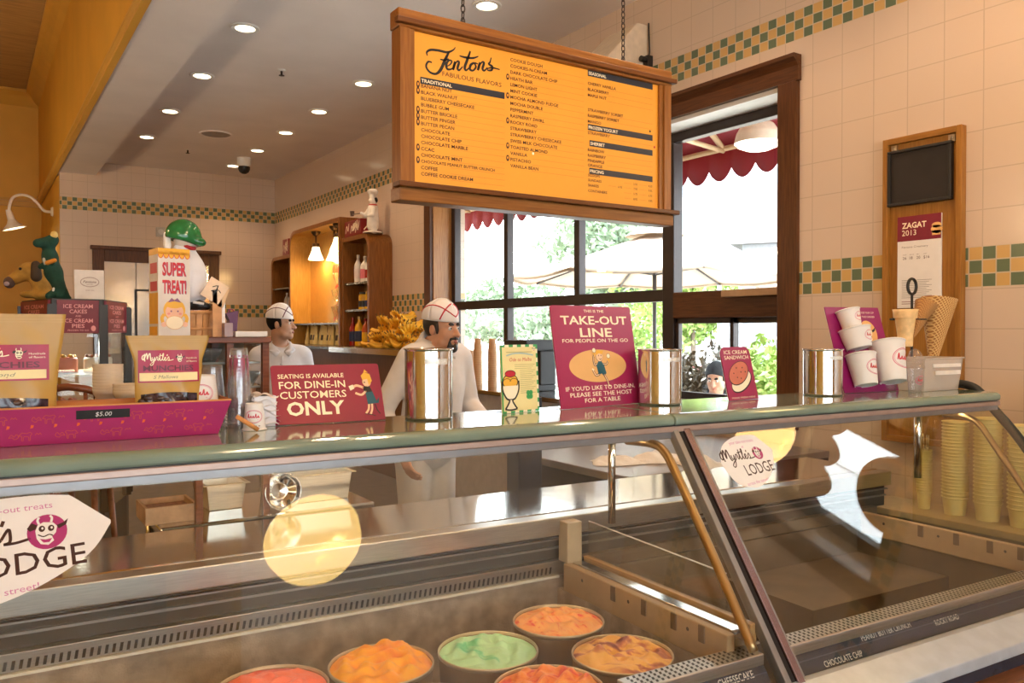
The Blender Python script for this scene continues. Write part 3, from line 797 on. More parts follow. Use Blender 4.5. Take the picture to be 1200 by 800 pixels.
obj('rear_cabinet', MB().box((XL, 0.62, 0.0), (XE-0.05, 0.95, 0.83)).box((XL, -0.56, 0.0), (XE-0.02, 0.62, 0.30)), mat('grey cabinet body', (0.20, 0.18, 0.16), 0.4, metal=0.5), case)
# divider between the two wells
def divider(x, sgn):
    d = obj('divider', MB().box((x-0.03, -0.36, 0.60), (x, 0.46, 0.70)), BEIGE, case, bevel=0.004)
    xs = x-0.0305 if sgn < 0 else x+0.0005
    for y in (0.16, 0.0, -0.14, -0.26): obj('notch', MB().box((xs-0.003 if sgn < 0 else x-0.003, y-0.012, 0.648), (xs+0.003, y+0.012, 0.697)), mat('notch shade plastic', (0.14, 0.085, 0.045), 0.6), d)
    for y in (0.34, 0.08, -0.2): obj('screw', MB().lathe([(0.001, 0), (0.006, 0)], (xs, y, 0.668), ax=(sgn, 0, 0), seg=8), BLACK, d)
    return d
d = divider(1.80, -1)
obj('divider_post', MB().box((1.775, 0.44, 0.70), (1.84, 0.50, 0.85)), mat('beige post', (0.52, 0.40, 0.26), 0.4), d, bevel=0.004)
obj('divider_rail', MB().box((1.80, -0.35, 0.69), (1.86, 0.46, 0.705)), STEEL, d, bevel=0.003)
obj('glass_holder', MB().box((1.86, -0.36, 0.66), (1.885, 0.46, 0.715)), mat('amber holder', (0.50, 0.28, 0.10), 0.35), d, bevel=0.003)
obj('divider_rail', MB().box((1.885, -0.36, 0.66), (1.90, 0.46, 0.70)), STEEL, d, bevel=0.003)
b = MB(); b.prism([(0.44, 0.70), (0.44, 0.845), (-0.255, 0.83), (-0.30, 0.70)], 1.868, 1.873, 0)
obj('divider_pane', b, glass('divider glass', (0.93, 0.92, 0.88), 0.9, haze=0.06, hazecol=(0.7, 0.6, 0.48)), d)
b = MB(); b.tube([(1.8705, 0.44, 0.846), (1.8705, -0.255, 0.831)], 0.0025, 6); obj('pane_edge', b, WTXT, d)
divider(3.47, -1)
# end panel with its black gasket
ep = [(1.0, 0.60), (1.0, 0.864), (0.44, 0.864), (0.44, 1.29), (0.10, 1.275), (0.05, 1.21), (-0.08, 1.055), (-0.455, 0.57), (-0.43, 0.5), (0.5, 0.5)]
obj('end_pane', MB().prism([(0.42, 0.60), (0.42, 1.285), (0.13, 1.27), (0.045, 1.205), (-0.09, 1.05), (-0.43, 0.575)], XE+0.012, XE+0.018, 0), EGLASS, case)
q = catmull([(XE+0.02, 0.42, 1.298), (XE+0.02, 0.25, 1.304), (XE+0.02, 0.13, 1.288), (XE+0.02, 0.055, 1.214), (XE+0.02, -0.085, 1.06), (XE+0.02, -0.29, 0.765), (XE+0.02, -0.43, 0.57)], [1]*7, 6)[0]
obj('end_gasket', MB().tube(q, 0.02, 10), mat('black rubber', (0.012, 0.014, 0.015), 0.45), case)
obj('end_lower_panel', MB().box((XE, -0.43, 0.0), (XE+0.03, 0.95, 0.60)), mat('grey cabinet body', (0, 0, 0)), case)
for x in (XE-0.04,):
    obj('top_post', MB().tube([(x, 0.36, 0.85), (x, 0.36, 1.245)], 0.018, 10), STEEL, case)
obj('top_post', MB().tube([(XS, 0.36, 0.85), (XS, 0.36, 1.245)], 0.014, 10), STEEL, case)

# ------------------------------------------------------------------ logo drawings shared by several prints
def script_myrtles(b, x, y, w, mi, L=1):
    """flowing pen lettering of the word, w wide, lower-case height about w*0.12"""
    k = w/10.0
    T = lambda pts: [(x+px*k, y+py*k) for px, py in pts]
    s = k*0.30
    S_ = lambda pts, wd=1.0: b.stroke(T(pts), s*wd, mi, L, n=5)
    S_([(0.9, 2.2), (0.3, 1.9), (0.1, 1.0), (0.5, 0.5), (0.8, 1.4), (0.9, 2.6), (0.85, 1.2), (0.95, 0.0)], 1.1)
    S_([(0.85, 1.0), (1.3, 2.3), (1.6, 2.7), (1.7, 1.6), (1.75, 0.7), (2.2, 2.2), (2.6, 2.7), (2.75, 1.4), (2.9, 0.3), (3.25, 0.1)], 1.2)
    S_([(3.3, 1.4), (3.3, 0.6), (3.6, 0.3), (3.95, 0.9), (4.1, 1.4), (3.9, 0.0), (3.5, -1.1), (3.0, -1.5), (2.7, -1.1), (3.3, -0.4), (4.3, 0.3)], 0.85)
    S_([(4.3, 0.3), (4.6, 1.1), (4.75, 1.5), (5.1, 1.25), (5.0, 0.5), (5.3, 0.25)], 0.85)
    S_([(5.3, 0.3), (5.7, 1.3), (5.95, 2.6), (5.75, 1.0), (5.9, 0.25), (6.3, 0.4)], 0.9)
    S_([(5.3, 1.75), (6.5, 2.0)], 0.8)
    S_([(6.3, 0.4), (6.8, 1.6), (7.0, 2.6), (6.75, 2.5), (6.6, 1.2), (6.75, 0.3), (7.1, 0.4)], 0.85)
    S_([(7.1, 0.5), (7.6, 0.9), (7.6, 1.35), (7.3, 1.2), (7.25, 0.5), (7.6, 0.2), (8.1, 0.6)], 0.85)
    S_([(8.25, 2.3), (8.1, 1.8)], 0.9)
    S_([(8.1, 0.6), (8.6, 1.5), (8.75, 0.9), (8.7, 0.35), (8.3, 0.2), (9.2, 0.25), (10.2, 0.5)], 0.8)
def cow_head(b, cx, cy, r, wh, bk, pk, disc=None, L=1):
    if disc is not None: b.ell(cx, cy, r*1.05, r*1.1, disc, L)
    P = lambda pts: [(cx+a*r, cy+c*r) for a, c in pts]
    b.poly(P([(-0.5, 0.45), (-0.2, 0.62), (0.3, 0.55), (0.52, 0.3), (0.45, -0.1), (0.25, -0.35), (0.35, -0.6), (0.05, -0.85), (-0.35, -0.75), (-0.55, -0.4), (-0.62, 0.1)]), wh, L+1)
    b.poly(P([(-0.5, 0.45), (-0.8, 0.62), (-1.05, 0.3), (-0.9, 0.1), (-0.6, 0.2)]), bk, L+1)
    b.poly(P([(0.48, 0.35), (0.85, 0.5), (1.1, 0.72), (1.0, 0.35), (0.6, 0.12)]), bk, L+1)
    for q in ([(-0.42, 0.5), (-0.5, 0.75), (-0.42, 0.95)], [(0.2, 0.58), (0.25, 0.85), (0.15, 1.02)]): b.stroke(P(q), r*0.13, wh, L+1)
    b.ell(cx-0.28*r, cy+0.2*r, 0.17*r, 0.2*r, bk, L+2, 14); b.ell(cx+0.2*r, cy+0.2*r, 0.17*r, 0.2*r, bk, L+2, 14)
    b.ell(cx-0.25*r, cy+0.22*r, 0.06*r, 0.08*r, wh, L+3, 10); b.ell(cx+0.23*r, cy+0.22*r, 0.06*r, 0.08*r, wh, L+3, 10)
    b.stroke(P([(-0.48, -0.15), (-0.2, -0.3), (0.1, -0.2), (0.3, -0.3)]), r*0.07, bk, L+2)
    b.poly(P([(-0.4, -0.42), (-0.1, -0.5), (0.25, -0.45), (0.1, -0.68), (-0.2, -0.68)]), pk, L+2)
PINKP = mat('pink print', (0.60, 0.22, 0.42), 0.5, var=0.02)
MAGP = mat('magenta print', (0.40, 0.035, 0.17), 0.4, var=0.03)
BROWNP = mat('dark brown print', (0.045, 0.015, 0.012), 0.45, var=0.02)
PAPER = mat('white paper', (0.80, 0.78, 0.76), 0.55, var=0.02)
def decal(parent, cx, cs, hw, hh):
    uy = Vector((0, 1, 1.4)).normalized()
    b = MB(); b.plane(Vector((cx, 0, 1.225)) + uy*cs + nrm*0.0006, (1, 0, 0), uy)
    out = catmull([(-1.0, 0.05), (-0.72, 0.62), (-0.2, 0.92), (0.3, 0.98), (0.62, 0.93)], [1]*5, 5)[0] + catmull([(0.66, 0.88), (1.0, 0.36)], [1]*2, 2)[0] + catmull([(1.0, 0.30), (0.78, -0.25), (0.3, -0.75), (-0.2, -0.97), (-0.75, -0.75), (-0.95, -0.3)], [1]*6, 5)[0]
    b.poly([(x*hw, y*hh) for x, y in out][::-1], 0, 0)
    k = hw
    script_myrtles(b, -0.95*k, 0.06*hh, 1.2*k, 2, 1)
    b.text('LODGE', -0.28*k, -0.52*hh, 0.40*hh, 2, 1, width=1.05*k, bold=0.005, rot=0.07)
    b.text('your take-out treats', 0.02*k, 0.68*hh, 0.12*hh, 1, 1, align='C', width=0.9*k, rot=0.04)
    b.text('at', -0.05*k, 0.50*hh, 0.10*hh, 1, 1)
    b.text('across the street!', -0.05*k, -0.82*hh, 0.12*hh, 1, 1, align='C', width=0.8*k, rot=0.10)
    cow_head(b, 0.42*k, 0.26*hh, 0.17*k, 0, 2, 3, disc=3, L=1)
    return obj('decal', b, [PAPER, PINKP, BROWNP, MAGP], parent)
decal(PL, 0.045, -0.145, 0.205, 0.118)
decal(PR, 2.15, -0.133, 0.125, 0.098)

# ------------------------------------------------------------------ ice cream tubs
def ice_mat(name, cols, scale, dist):
    m = bpy.data.materials.new(name); m.use_nodes = True; nt = m.node_tree; bs = nt.nodes['Principled BSDF']
    tc = nt.nodes.new('ShaderNodeTexCoord'); mp = nt.nodes.new('ShaderNodeMapping'); mp.inputs['Scale'].default_value = (1.0, 0.42, 1.0); mp.inputs['Rotation'].default_value = (0, 0, 0.5)
    no = nt.nodes.new('ShaderNodeTexNoise'); no.inputs['Scale'].default_value = scale; no.inputs['Detail'].default_value = 4; no.inputs['Distortion'].default_value = dist
    cr = nt.nodes.new('ShaderNodeValToRGB'); e = cr.color_ramp.elements
    while len(e) < len(cols): e.new(0.5)
    for i, (p, c) in enumerate(cols): e[i].position = p; e[i].color = (*c, 1)
    nt.links.new(tc.outputs['Object'], mp.inputs[0]); nt.links.new(mp.outputs[0], no.inputs['Vector']); nt.links.new(no.outputs['Fac'], cr.inputs[0]); nt.links.new(cr.outputs[0], bs.inputs['Base Color'])
    n2 = nt.nodes.new('ShaderNodeTexNoise'); n2.inputs['Scale'].default_value = 90; n2.inputs['Detail'].default_value = 5
    bp = nt.nodes.new('ShaderNodeBump'); bp.inputs['Strength'].default_value = 0.35; bp.inputs['Distance'].default_value = 0.006
    nt.links.new(tc.outputs['Object'], n2.inputs['Vector']); nt.links.new(n2.outputs['Fac'], bp.inputs['Height']); nt.links.new(bp.outputs[0], bs.inputs['Normal'])
    bs.inputs['Roughness'].default_value = 0.45
    return m
ORG = srgb(255, 160, 20)
tubs = [
 (1.53, 0.127, 'tub of peach ice cream with red streaks at the back right of the well', [(0.34, srgb(228, 60, 40)), (0.42, srgb(250, 160, 92)), (0.58, srgb(255, 185, 112)), (0.68, srgb(238, 95, 65))], 16, 2.0, 0.014, 0),
 (1.225, 0.03, 'tub of pale green ice cream with darker green swirls', [(0.28, srgb(60, 165, 110)), (0.38, srgb(120, 205, 150)), (0.46, srgb(185, 230, 180)), (0.70, srgb(190, 232, 182))], 12, 1.2, 0.008, 0),
 (0.925, 0.09, 'tub of bright orange sherbet heaped with a rough ridge', [(0.30, srgb(240, 130, 0)), (0.50, srgb(255, 165, 0)), (0.70, srgb(255, 180, 0))], 14, 1.0, 0.034, 1),
 (1.54, -0.185, 'tub of caramel ice cream with plum swirls beside the beige divider', [(0.32, srgb(130, 60, 60)), (0.43, srgb(200, 120, 85)), (0.50, srgb(238, 180, 95)), (0.72, srgb(240, 170, 90))], 15, 1.6, 0.024, 2),
 (0.628, 0.09, 'tub of salmon coloured sherbet at the left of the row', [(0.32, srgb(215, 55, 40)), (0.45, srgb(248, 110, 75)), (0.70, srgb(250, 125, 88))], 9, 0.8, 0.014, 0),
 (1.24, -0.268, 'tub of orange ice cream with red crumbs in front of the green tub', [(0.36, srgb(220, 70, 45)), (0.48, srgb(245, 140, 60)), (0.72, srgb(252, 170, 85))], 20, 1.5, 0.022, 1),
 (0.935, -0.225, 'tub of cream coloured ice cream in front of the orange sherbet', [(0.36, srgb(230, 200, 140)), (0.6, srgb(245, 225, 170))], 10, 0.8, 0.014, 0)]
CARD = mat('brown cardboard tub', (0.30, 0.19, 0.10), 0.6, var=0.08)
RIM = mat('tub rim metal', (0.62, 0.50, 0.34), 0.3, metal=0.7)
for i, (x, y, lab, cols, sc, di, hh, style) in enumerate(tubs):
    t = thing('ice_cream_tub', lab, 'ice cream tub', toW((x, y, 0.336)), A_C+0.3*i, 'ice cream tubs in the left well')
    obj('tub_wall', MB().lathe([(0.001, 0), (0.122, 0), (0.124, 0.004), (0.1415, 0.295), (0.139, 0.295), (0.135, 0.24)], seg=48), CARD, t)
    obj('rim', MB().lathe([(0.1415, 0.290), (0.1435, 0.292), (0.1445, 0.300), (0.1425, 0.303), (0.1395, 0.300), (0.139, 0.290)], seg=48), RIM, t)
    rg = random.Random(i); ph = [rg.uniform(0, 6) for _ in range(8)]
    def top(u, v, hh=hh, style=style, ph=ph):
        r = 0.1393*u; a = 2*PI*v; X, Y = r*math.cos(a), r*math.sin(a)
        z = 0.300 - 0.008*(u**6) + hh*(1-u**2.5)*(0.55+0.45*math.sin(X*19+ph[0])*math.cos(Y*14+ph[1]))
        z += 0.0045*(1-u**8)*(math.sin(X*75+ph[2]+3*math.sin(Y*40))+math.sin(Y*90+ph[3]+2*math.sin(X*60)))
        if style == 1: z += 0.010*(1-u**4)*abs(math.sin(Y*50+ph[4]+math.sin(X*33)))+0.004*math.sin(X*140+Y*90)*(1-u**4)
        if style == 2: z += 0.03*math.exp(-((X+0.05)**2+(Y-0.07)**2)/0.0007)
        return (X, Y, z)
    obj('ice_cream', MB().sheet(top, 26, 64), ice_mat('ice cream %d' % i, cols, sc, di), t)
# ------------------------------------------------------------------ things standing on the case top
ZT = 1.2806
RED = mat('crimson sign print', srgb(142, 2, 56), 0.35, var=0.03)
PLUM = mat('raspberry sign print', srgb(160, 34, 82), 0.32, var=0.03)
PURP = mat('purple sign print', srgb(140, 20, 92), 0.32, var=0.03)
CREAM = mat('cream print', srgb(250, 236, 205), 0.45, var=0.02)
TAN = mat('tan print', srgb(228, 176, 110), 0.45, var=0.02)
TEAL = mat('teal print', srgb(20, 85, 100), 0.45, var=0.03)
SKINP = mat('skin coloured print', srgb(246, 200, 160), 0.45, var=0.02)
HAIRP = mat('blond print', srgb(235, 178, 60), 0.45, var=0.03)
INK = mat('black ink', (0.012, 0.01, 0.01), 0.45, var=0.02)
ACRYL = glass('clear acrylic', (0.95, 0.95, 0.95), 1.0)
REDP = mat('red print', srgb(200, 40, 60), 0.45, var=0.02)
GREENP = mat('green print', srgb(70, 165, 95), 0.45, var=0.03)
class Sign: pass
def sign(name, label, cat, bl, br, h, lean, face, w=None, ang=None, radius=0.0, foot=0.07, edge=True):
    a, c = onZ(*bl, ZT), onZ(*br, ZT)
    w = w or float(np.linalg.norm(c-a)); ang = math.atan2((c-a)[1], (c-a)[0]) if ang is None else ang
    s = Sign(); s.w, s.h = w, h
    s.t = thing(name, label, cat, (a[0], a[1], ZT), ang)
    sl = math.radians(lean); s.up = Vector((0, math.sin(sl), math.cos(sl))); s.nb = Vector((0, math.cos(sl), -math.sin(sl)))
    r = max(radius, 0.002); pts = []
    for cx, cz, a0 in ((r, h-r, PI), (w-r, h-r, PI/2)):
        for k in range(6): q = a0-PI/2*k/5; pts.append((cx+r*math.cos(q), cz+r*math.sin(q)))
    pts += [(w, 0.0), (0, 0.0)]
    z0 = 0.005*math.sin(sl)                                   # keeps the lower back edge on the slab
    def board(o0, o1, ins=0.0):
        b = MB(); P = [(min(max(x, ins), w-ins), min(max(y, 0), h-ins)) for x, y in pts]
        vs = []
        for o in (o0, o1): vs += [tuple(Vector((x, 0, z0))+s.up*y+s.nb*o) for x, y in P]
        n = len(P)
        return b.add(vs, [tuple(range(n)), tuple(range(n, 2*n))[::-1]]+[(i, n+i, n+(i+1) % n, (i+1) % n) for i in range(n)])
    obj('panel', board(0, 0.004), face, s.t, fixn=True)
    if edge: obj('backing', board(0.0042, 0.0055, -0.0), WHITEP, s.t, fixn=True)
    b = MB(); b.box((0.01, 0.006, 0), (w-0.01, 0.006+foot, 0.003))
    b.add([tuple(Vector((x, 0, z0))+s.up*(h*0.4)+s.nb*0.006) for x in (0.02, w-0.02)]+[(w-0.02, 0.006+foot, 0.001), (0.02, 0.006+foot, 0.001)], [(0,1,2,3)])
    obj('easel_foot', b, ACRYL, s.t)
    s.P = Vector((0, 0, z0)); s.b = MB(); s.b.plane(s.P, (1, 0, 0), s.up)
    return s
def figure_child(b, cx, cy, k, skin, hair, cloth, ink, wh, L=2):
    """a running child holding up two ice creams"""
    P = lambda q: [(cx+x*k, cy+y*k) for x, y in q]
    b.poly(P([(-0.55, 0.15), (-0.2, 0.5), (0.2, 0.55), (0.55, 0.1), (0.75, -0.7), (0.35, -0.95), (0.05, -0.7), (-0.35, -0.85), (-0.45, -0.3)]), cloth, L)
    b.stroke(P([(-0.4, 0.3), (-0.75, 0.15), (-0.85, 0.7), (-0.7, 1.15)]), 0.21*k, ink, L-1); b.stroke(P([(-0.4, 0.3), (-0.75, 0.15), (-0.85, 0.7), (-0.7, 1.15)]), 0.1*k, skin, L)
    b.stroke(P([(0.4, 0.25), (0.9, 0.2), (1.15, 0.5)]), 0.21*k, ink, L-1); b.stroke(P([(0.4, 0.25), (0.9, 0.2), (1.15, 0.5)]), 0.1*k, skin, L)
    b.stroke(P([(0.4, -0.8), (0.75, -1.4), (0.9, -1.9)]), 0.25*k, ink, L-1); b.stroke(P([(0.4, -0.8), (0.75, -1.4), (0.9, -1.9)]), 0.13*k, skin, L); b.stroke(P([(0.8, -1.9), (1.12, -1.98)]), 0.14*k, wh, L+1)
    b.stroke(P([(-0.2, -0.75), (-0.75, -0.85), (-1.1, -0.3)]), 0.25*k, ink, L-1); b.stroke(P([(-0.2, -0.75), (-0.75, -0.85), (-1.1, -0.3)]), 0.13*k, skin, L); b.stroke(P([(-1.2, -0.2), (-0.95, -0.35)]), 0.15*k, wh, L+1)
    b.ell(cx, cy+1.0*k, 0.50*k, 0.52*k, ink, L); b.ell(cx, cy+1.0*k, 0.47*k, 0.49*k, skin, L+1)
    b.poly(P([(-0.48, 1.1), (-0.45, 1.5), (-0.1, 1.62), (0.4, 1.55), (0.62, 1.62), (0.5, 1.3), (0.3, 1.2), (0.0, 1.32), (-0.3, 1.2)]), hair, L+2)
    b.ell(cx-0.12*k, cy+1.08*k, 0.05*k, 0.09*k, ink, L+3, 10); b.ell(cx+0.22*k, cy+1.08*k, 0.05*k, 0.09*k, ink, L+3, 10)
    b.poly(P([(-0.2, 0.86), (0.1, 0.72), (0.36, 0.88), (0.1, 0.62)]), ink, L+3)
    for x, y in ((-0.68, 1.2), (1.25, 0.6)):
        b.poly(P([(x-0.16, y+0.25), (x+0.16, y+0.25), (x+0.02, y-0.35)]), hair, L+1)
        b.ell(cx+x*k, cy+(y+0.42)*k, 0.25*k, 0.24*k, wh, L+2, 16); b.ring(cx+x*k, cy+(y+0.42)*k, 0.26*k, 0.25*k, 0.03*k, ink, L+3, 18)
# take-out sign
s = sign('take_out_sign', 'tall raspberry sign reading take-out line with a running child in a tan oval', 'sign', (658, 480), (752, 472), 0.360, 9.7, PLUM, radius=0.012)
w, h = s.w, s.h; b = s.b
b.text('THIS IS THE', w*0.52, h*0.935, h*0.028, 0, 0, align='C', width=w*0.25, bold=0.01)
b.text('TAKE-OUT', w*0.52, h*0.815, h*0.085, 0, 0, align='C', width=w*0.83, bold=0.02)
b.text('LINE', w*0.52, h*0.69, h*0.09, 0, 0, align='C', width=w*0.40, bold=0.02)
b.text('FOR PEOPLE ON THE GO', w*0.51, h*0.635, h*0.036, 0, 0, align='C', width=w*0.82, bold=0.01)
obj('lettering', b, CREAM, s.t); b = MB(); b.plane(s.P, (1, 0, 0), s.up)
b.text("IF YOU'D LIKE TO DINE-IN,", w*0.505, h*0.165, h*0.042, 0, 0, align='C', width=w*0.86, bold=0.008)
b.text('PLEASE SEE THE HOST', w*0.505, h*0.105, h*0.042, 0, 0, align='C', width=w*0.77, bold=0.008)
b.text('FOR A TABLE', w*0.505, h*0.045, h*0.042, 0, 0, align='C', width=w*0.44, bold=0.008)
obj('lower_lettering', b, CREAM, s.t)
b = MB(); b.plane(s.P, (1, 0, 0), s.up)
b.ell(w*0.50, h*0.40, w*0.355, h*0.162, 0, 0, 48)
figure_child(b, w*0.52, h*0.392, h*0.100, 1, 2, 3, 4, 5)
obj('running_child_picture', b, [TAN, SKINP, HAIRP, TEAL, INK, CREAM], s.t)
# seating sign
s = sign('seating_sign', 'low crimson sign about seating for dine-in customers', 'sign', (323, 499), (452, 492), 0.181, 24, RED, radius=0.008)
w, h = s.w, s.h; b = s.b
b.text('SEATING IS AVAILABLE', w*0.355, h*0.77, h*0.075, 0, 0, align='C', width=w*0.60, bold=0.012)
b.text('FOR DINE-IN', w*0.36, h*0.595, h*0.125, 0, 0, align='C', width=w*0.60, bold=0.012)
b.text('CUSTOMERS', w*0.36, h*0.425, h*0.125, 0, 0, align='C', width=w*0.60, bold=0.008)
b.text('ONLY', w*0.37, h*0.145, h*0.225, 0, 0, align='C', width=w*0.52, bold=0.03)
obj('lettering', b, CREAM, s.t)
b = MB(); b.plane(s.P, (1, 0, 0), s.up)
k = h*0.86; P = lambda q: [(w*0.86+x*k, h*0.5+y*k) for x, y in q]
b.ell(w*0.865, h*0.672, 0.085*k, 0.10*k, 1, 1); b.poly(P([(-0.07, 0.24), (-0.09, 0.33), (-0.02, 0.40), (0.09, 0.36), (0.12, 0.22), (0.05, 0.12), (0.03, 0.26)]), 2, 2); b.poly(P([(-0.03, 0.40), (0.0, 0.46), (0.06, 0.39)]), 2, 2)
b.poly(P([(-0.09, 0.10), (0.05, 0.13), (0.10, 0.0), (0.0, -0.03), (-0.06, 0.02)]), 0, 1)
b.stroke(P([(-0.06, 0.08), (-0.20, 0.13), (-0.30, 0.08)]), 0.05*k, 1, 1); b.stroke(P([(-0.02, 0.02), (-0.12, -0.06), (-0.24, -0.02)]), 0.045*k, 1, 1)
b.poly(P([(-0.36, 0.12), (-0.27, 0.15), (-0.25, 0.07), (-0.33, 0.03)]), 4, 2)
b.poly(P([(-0.04, -0.02), (0.10, -0.0), (0.16, -0.2), (0.22, -0.12), (0.20, -0.24), (-0.02, -0.26)]), 3, 2)
b.stroke(P([(0.0, -0.25), (-0.02, -0.36), (-0.08, -0.44)]), 0.04*k, 1, 1); b.stroke(P([(0.06, -0.25), (0.05, -0.36), (0.01, -0.46)]), 0.04*k, 1, 1)
b.stroke(P([(-0.10, -0.45), (0.02, -0.47), (0.10, -0.50)]), 0.015*k, 0, 3); b.stroke(P([(0.12, -0.26), (0.15, -0.38), (0.2, -0.46)]), 0.02*k, 0, 2)
b.stroke(P([(-0.02, 0.19), (-0.05, 0.19)]), 0.02*k, 0, 3, curve=False)
obj('diner_picture', b, [INK, SKINP, HAIRP, TEAL, CREAM], s.t)
# sandwich sign
s = sign('ice_cream_sandwich_sign', 'small raspberry sign picturing an ice cream sandwich with rounded corners', 'sign', (855, 470), (889, 467), 0.208, 13.3, PLUM, radius=0.03, foot=0.05)
w, h = s.w, s.h; b = s.b
b.text('ICE CREAM', w*0.5, h*0.865, h*0.072, 0, 0, align='C', width=w*0.78, bold=0.01)
b.text('SANDWICH', w*0.5, h*0.765, h*0.072, 0, 0, align='C', width=w*0.82, bold=0.01)
b.text('MADE FRESH HERE', w*0.5, h*0.03, h*0.03, 0, 0, align='C', width=w*0.8)
obj('lettering', b, CREAM, s.t)
b = MB(); b.plane(s.P, (1, 0, 0), s.up)
b.ell(w*0.53, h*0.34, w*0.40, h*0.17, 3, 0, rot=0.42); b.ell(w*0.52, h*0.35, w*0.375, h*0.155, 1, 1, rot=0.42)
b.ell(w*0.47, h*0.50, w*0.38, h*0.20, 3, 2, rot=0.42); b.ell(w*0.47, h*0.505, w*0.36, h*0.185, 0, 3, rot=0.42)
for x, y in ((0.3, 0.5), (0.42, 0.6), (0.55, 0.52), (0.4, 0.42), (0.62, 0.6), (0.52, 0.4), (0.7, 0.52)): b.ell(w*x, h*y, w*0.02, h*0.015, 2, 4, 8)
obj('sandwich_picture', b, [mat('cookie print', srgb(205, 115, 90), 0.45), CREAM, BROWNP, INK], s.t)
# check bordered card
s = sign('menu_card', 'upright pale yellow card with a green checked border and a sundae drawing', 'sign', (589, 485), (632, 481), 0.222, 3.1, mat('pale yellow card', srgb(238, 222, 160), 0.5, var=0.02), foot=0.05, edge=True)
w, h = s.w, s.h; b = s.b; n = 0
for i in range(9):
    q = 2 if i % 2 == 0 else 5
    b.rect(w*i/9, h*0.965, w*(i+1)/9, h, q, 0); b.rect(w*i/9, 0.0, w*(i+1)/9, h*0.03, q, 0)
for i in range(15):
    b.rect(w*0.955, h*i/15, w, h*(i+1)/15, 2 if i % 2 == 0 else 5, 1)
b.rect(0, 0, w*0.035, h, 2, 1)
for i in range(16):
    y = h*(0.70-i*0.028); x0 = w*(0.36 if i < 3 else 0.50); b.rect(x0, y, w*(0.92-0.05*(i % 3)), y+h*0.007, 4, 0)
b.rect(w*0.15, h*0.885, w*0.85, h*0.895, 4, 0)
b.text('Ode to Melba', w*0.53, h*0.755, h*0.055, 3, 0, align='C', width=w*0.6, shear=0.2)
b.stroke([(w*0.15, h*0.84), (w*0.35, h*0.87), (w*0.6, h*0.87), (w*0.88, h*0.84)], h*0.02, 6, 0)
cx = w*0.23
b.ell(cx, h*0.46, w*0.21, h*0.115, 1, 1); b.ell(cx, h*0.46, w*0.19, h*0.10, 0, 2); b.ring(cx-w*0.09, h*0.455, w*0.11, h*0.055, w*0.012, 1, 3, 20, 0.2, 3.0); b.ring(cx+w*0.09, h*0.455, w*0.11, h*0.055, w*0.012, 1, 3, 20, 0.2, 3.0)
b.ell(cx, h*0.575, w*0.14, h*0.05, 3, 3); b.ring(cx, h*0.575, w*0.145, h*0.053, w*0.012, 1, 4)
b.poly([(cx-w*0.22, h*0.40), (cx+w*0.22, h*0.40), (cx+w*0.13, h*0.22), (cx+w*0.04, h*0.19), (cx+w*0.14, h*0.06), (cx-w*0.14, h*0.06), (cx-w*0.04, h*0.19), (cx-w*0.13, h*0.22)], 5, 3)
for sg in (-1, 1):
    b.stroke([(cx+sg*w*0.22, h*0.47), (cx+sg*w*0.21, h*0.33), (cx+sg*w*0.12, h*0.22), (cx+sg*w*0.04, h*0.185), (cx+sg*w*0.10, h*0.11), (cx+sg*w*0.16, h*0.06)], w*0.035, 1, 4)
b.stroke([(cx-w*0.16, h*0.06), (cx, h*0.045), (cx+w*0.16, h*0.06)], w*0.03, 1, 4); b.stroke([(cx-w*0.1, h*0.2), (cx+w*0.1, h*0.2)], w*0.02, 1, 5)
for a in range(4): b.ell(w*0.74+w*0.055*math.cos(a*PI/2+0.78), h*0.255+w*0.055*math.sin(a*PI/2+0.78), w*0.05, w*0.05, 2, 2, 14)
b.rect(w*0.73, h*0.18, w*0.75, h*0.24, 2, 2)
cow_head(b, w*0.9, h*0.93, w*0.05, 5, 1, 3, L=3)
obj('print', b, [HAIRP, INK, GREENP, REDP, mat('faint olive print', srgb(180, 170, 110), 0.5), CREAM, mat('faded blue print', srgb(170, 195, 195), 0.5)], s.t)
# cup size board with four glued-on cups
OV = mat('rose print', srgb(205, 90, 125), 0.5, var=0.02)
def paper_cup(r0, r1, h):
    b = MB(); b.lathe([(0.001, 0.004), (r0*0.93, 0.004), (r0*0.95, 0.0), (r0, 0.0), (r1, h-0.004), (r1+0.003, h-0.003), (r1+0.0035, h), (r1+0.001, h+0.002), (r1-0.002, h-0.002), (r0*0.95, 0.01), (0.001, 0.01)], seg=32)
    return b
def cup_logo(r0, r1, h, k=1.0, ang=-PI/2):
    """oval emblem printed round the front of a cup"""
    b = MB()
    def p2(x, y, L):
        r = r0+(r1-r0)*y/h+0.0006+L*0.0002; a = ang+x/r; return (r*math.cos(a), r*math.sin(a), y)
    b.p2 = p2; cy = h*0.52; q = h*0.30*k
    b.ring(0, cy, q*1.15, q*0.82, q*0.06, 0, 0); b.ring(0, cy, q*1.02, q*0.72, q*0.03, 0, 0)
    for i, x in enumerate((-0.6, -0.3, 0.0, 0.3, 0.6)):
        b.stroke([(q*(x-0.14), cy-q*0.15), (q*(x-0.02), cy+q*(0.35 if i in (0, 3) else 0.12)), (q*(x+0.02), cy-q*0.12), (q*(x+0.16), cy-q*0.05)], q*0.10, 1, 1)
    b.rect(-q*0.5, cy-q*0.42, q*0.55, cy-q*0.34, 0, 1); b.rect(q*0.2, h*0.16, q*0.8, h*0.16+q*0.09, 2, 1)
    return b
s = sign('cup_size_board', 'purple board with four white paper cups fixed on it, beside the plastic tub', 'sign', (990, 461), (1055, 458), 0.385, 17, PURP, w=0.335, ang=math.radians(-7), radius=0.003)
w, h = s.w, s.h; b = s.b
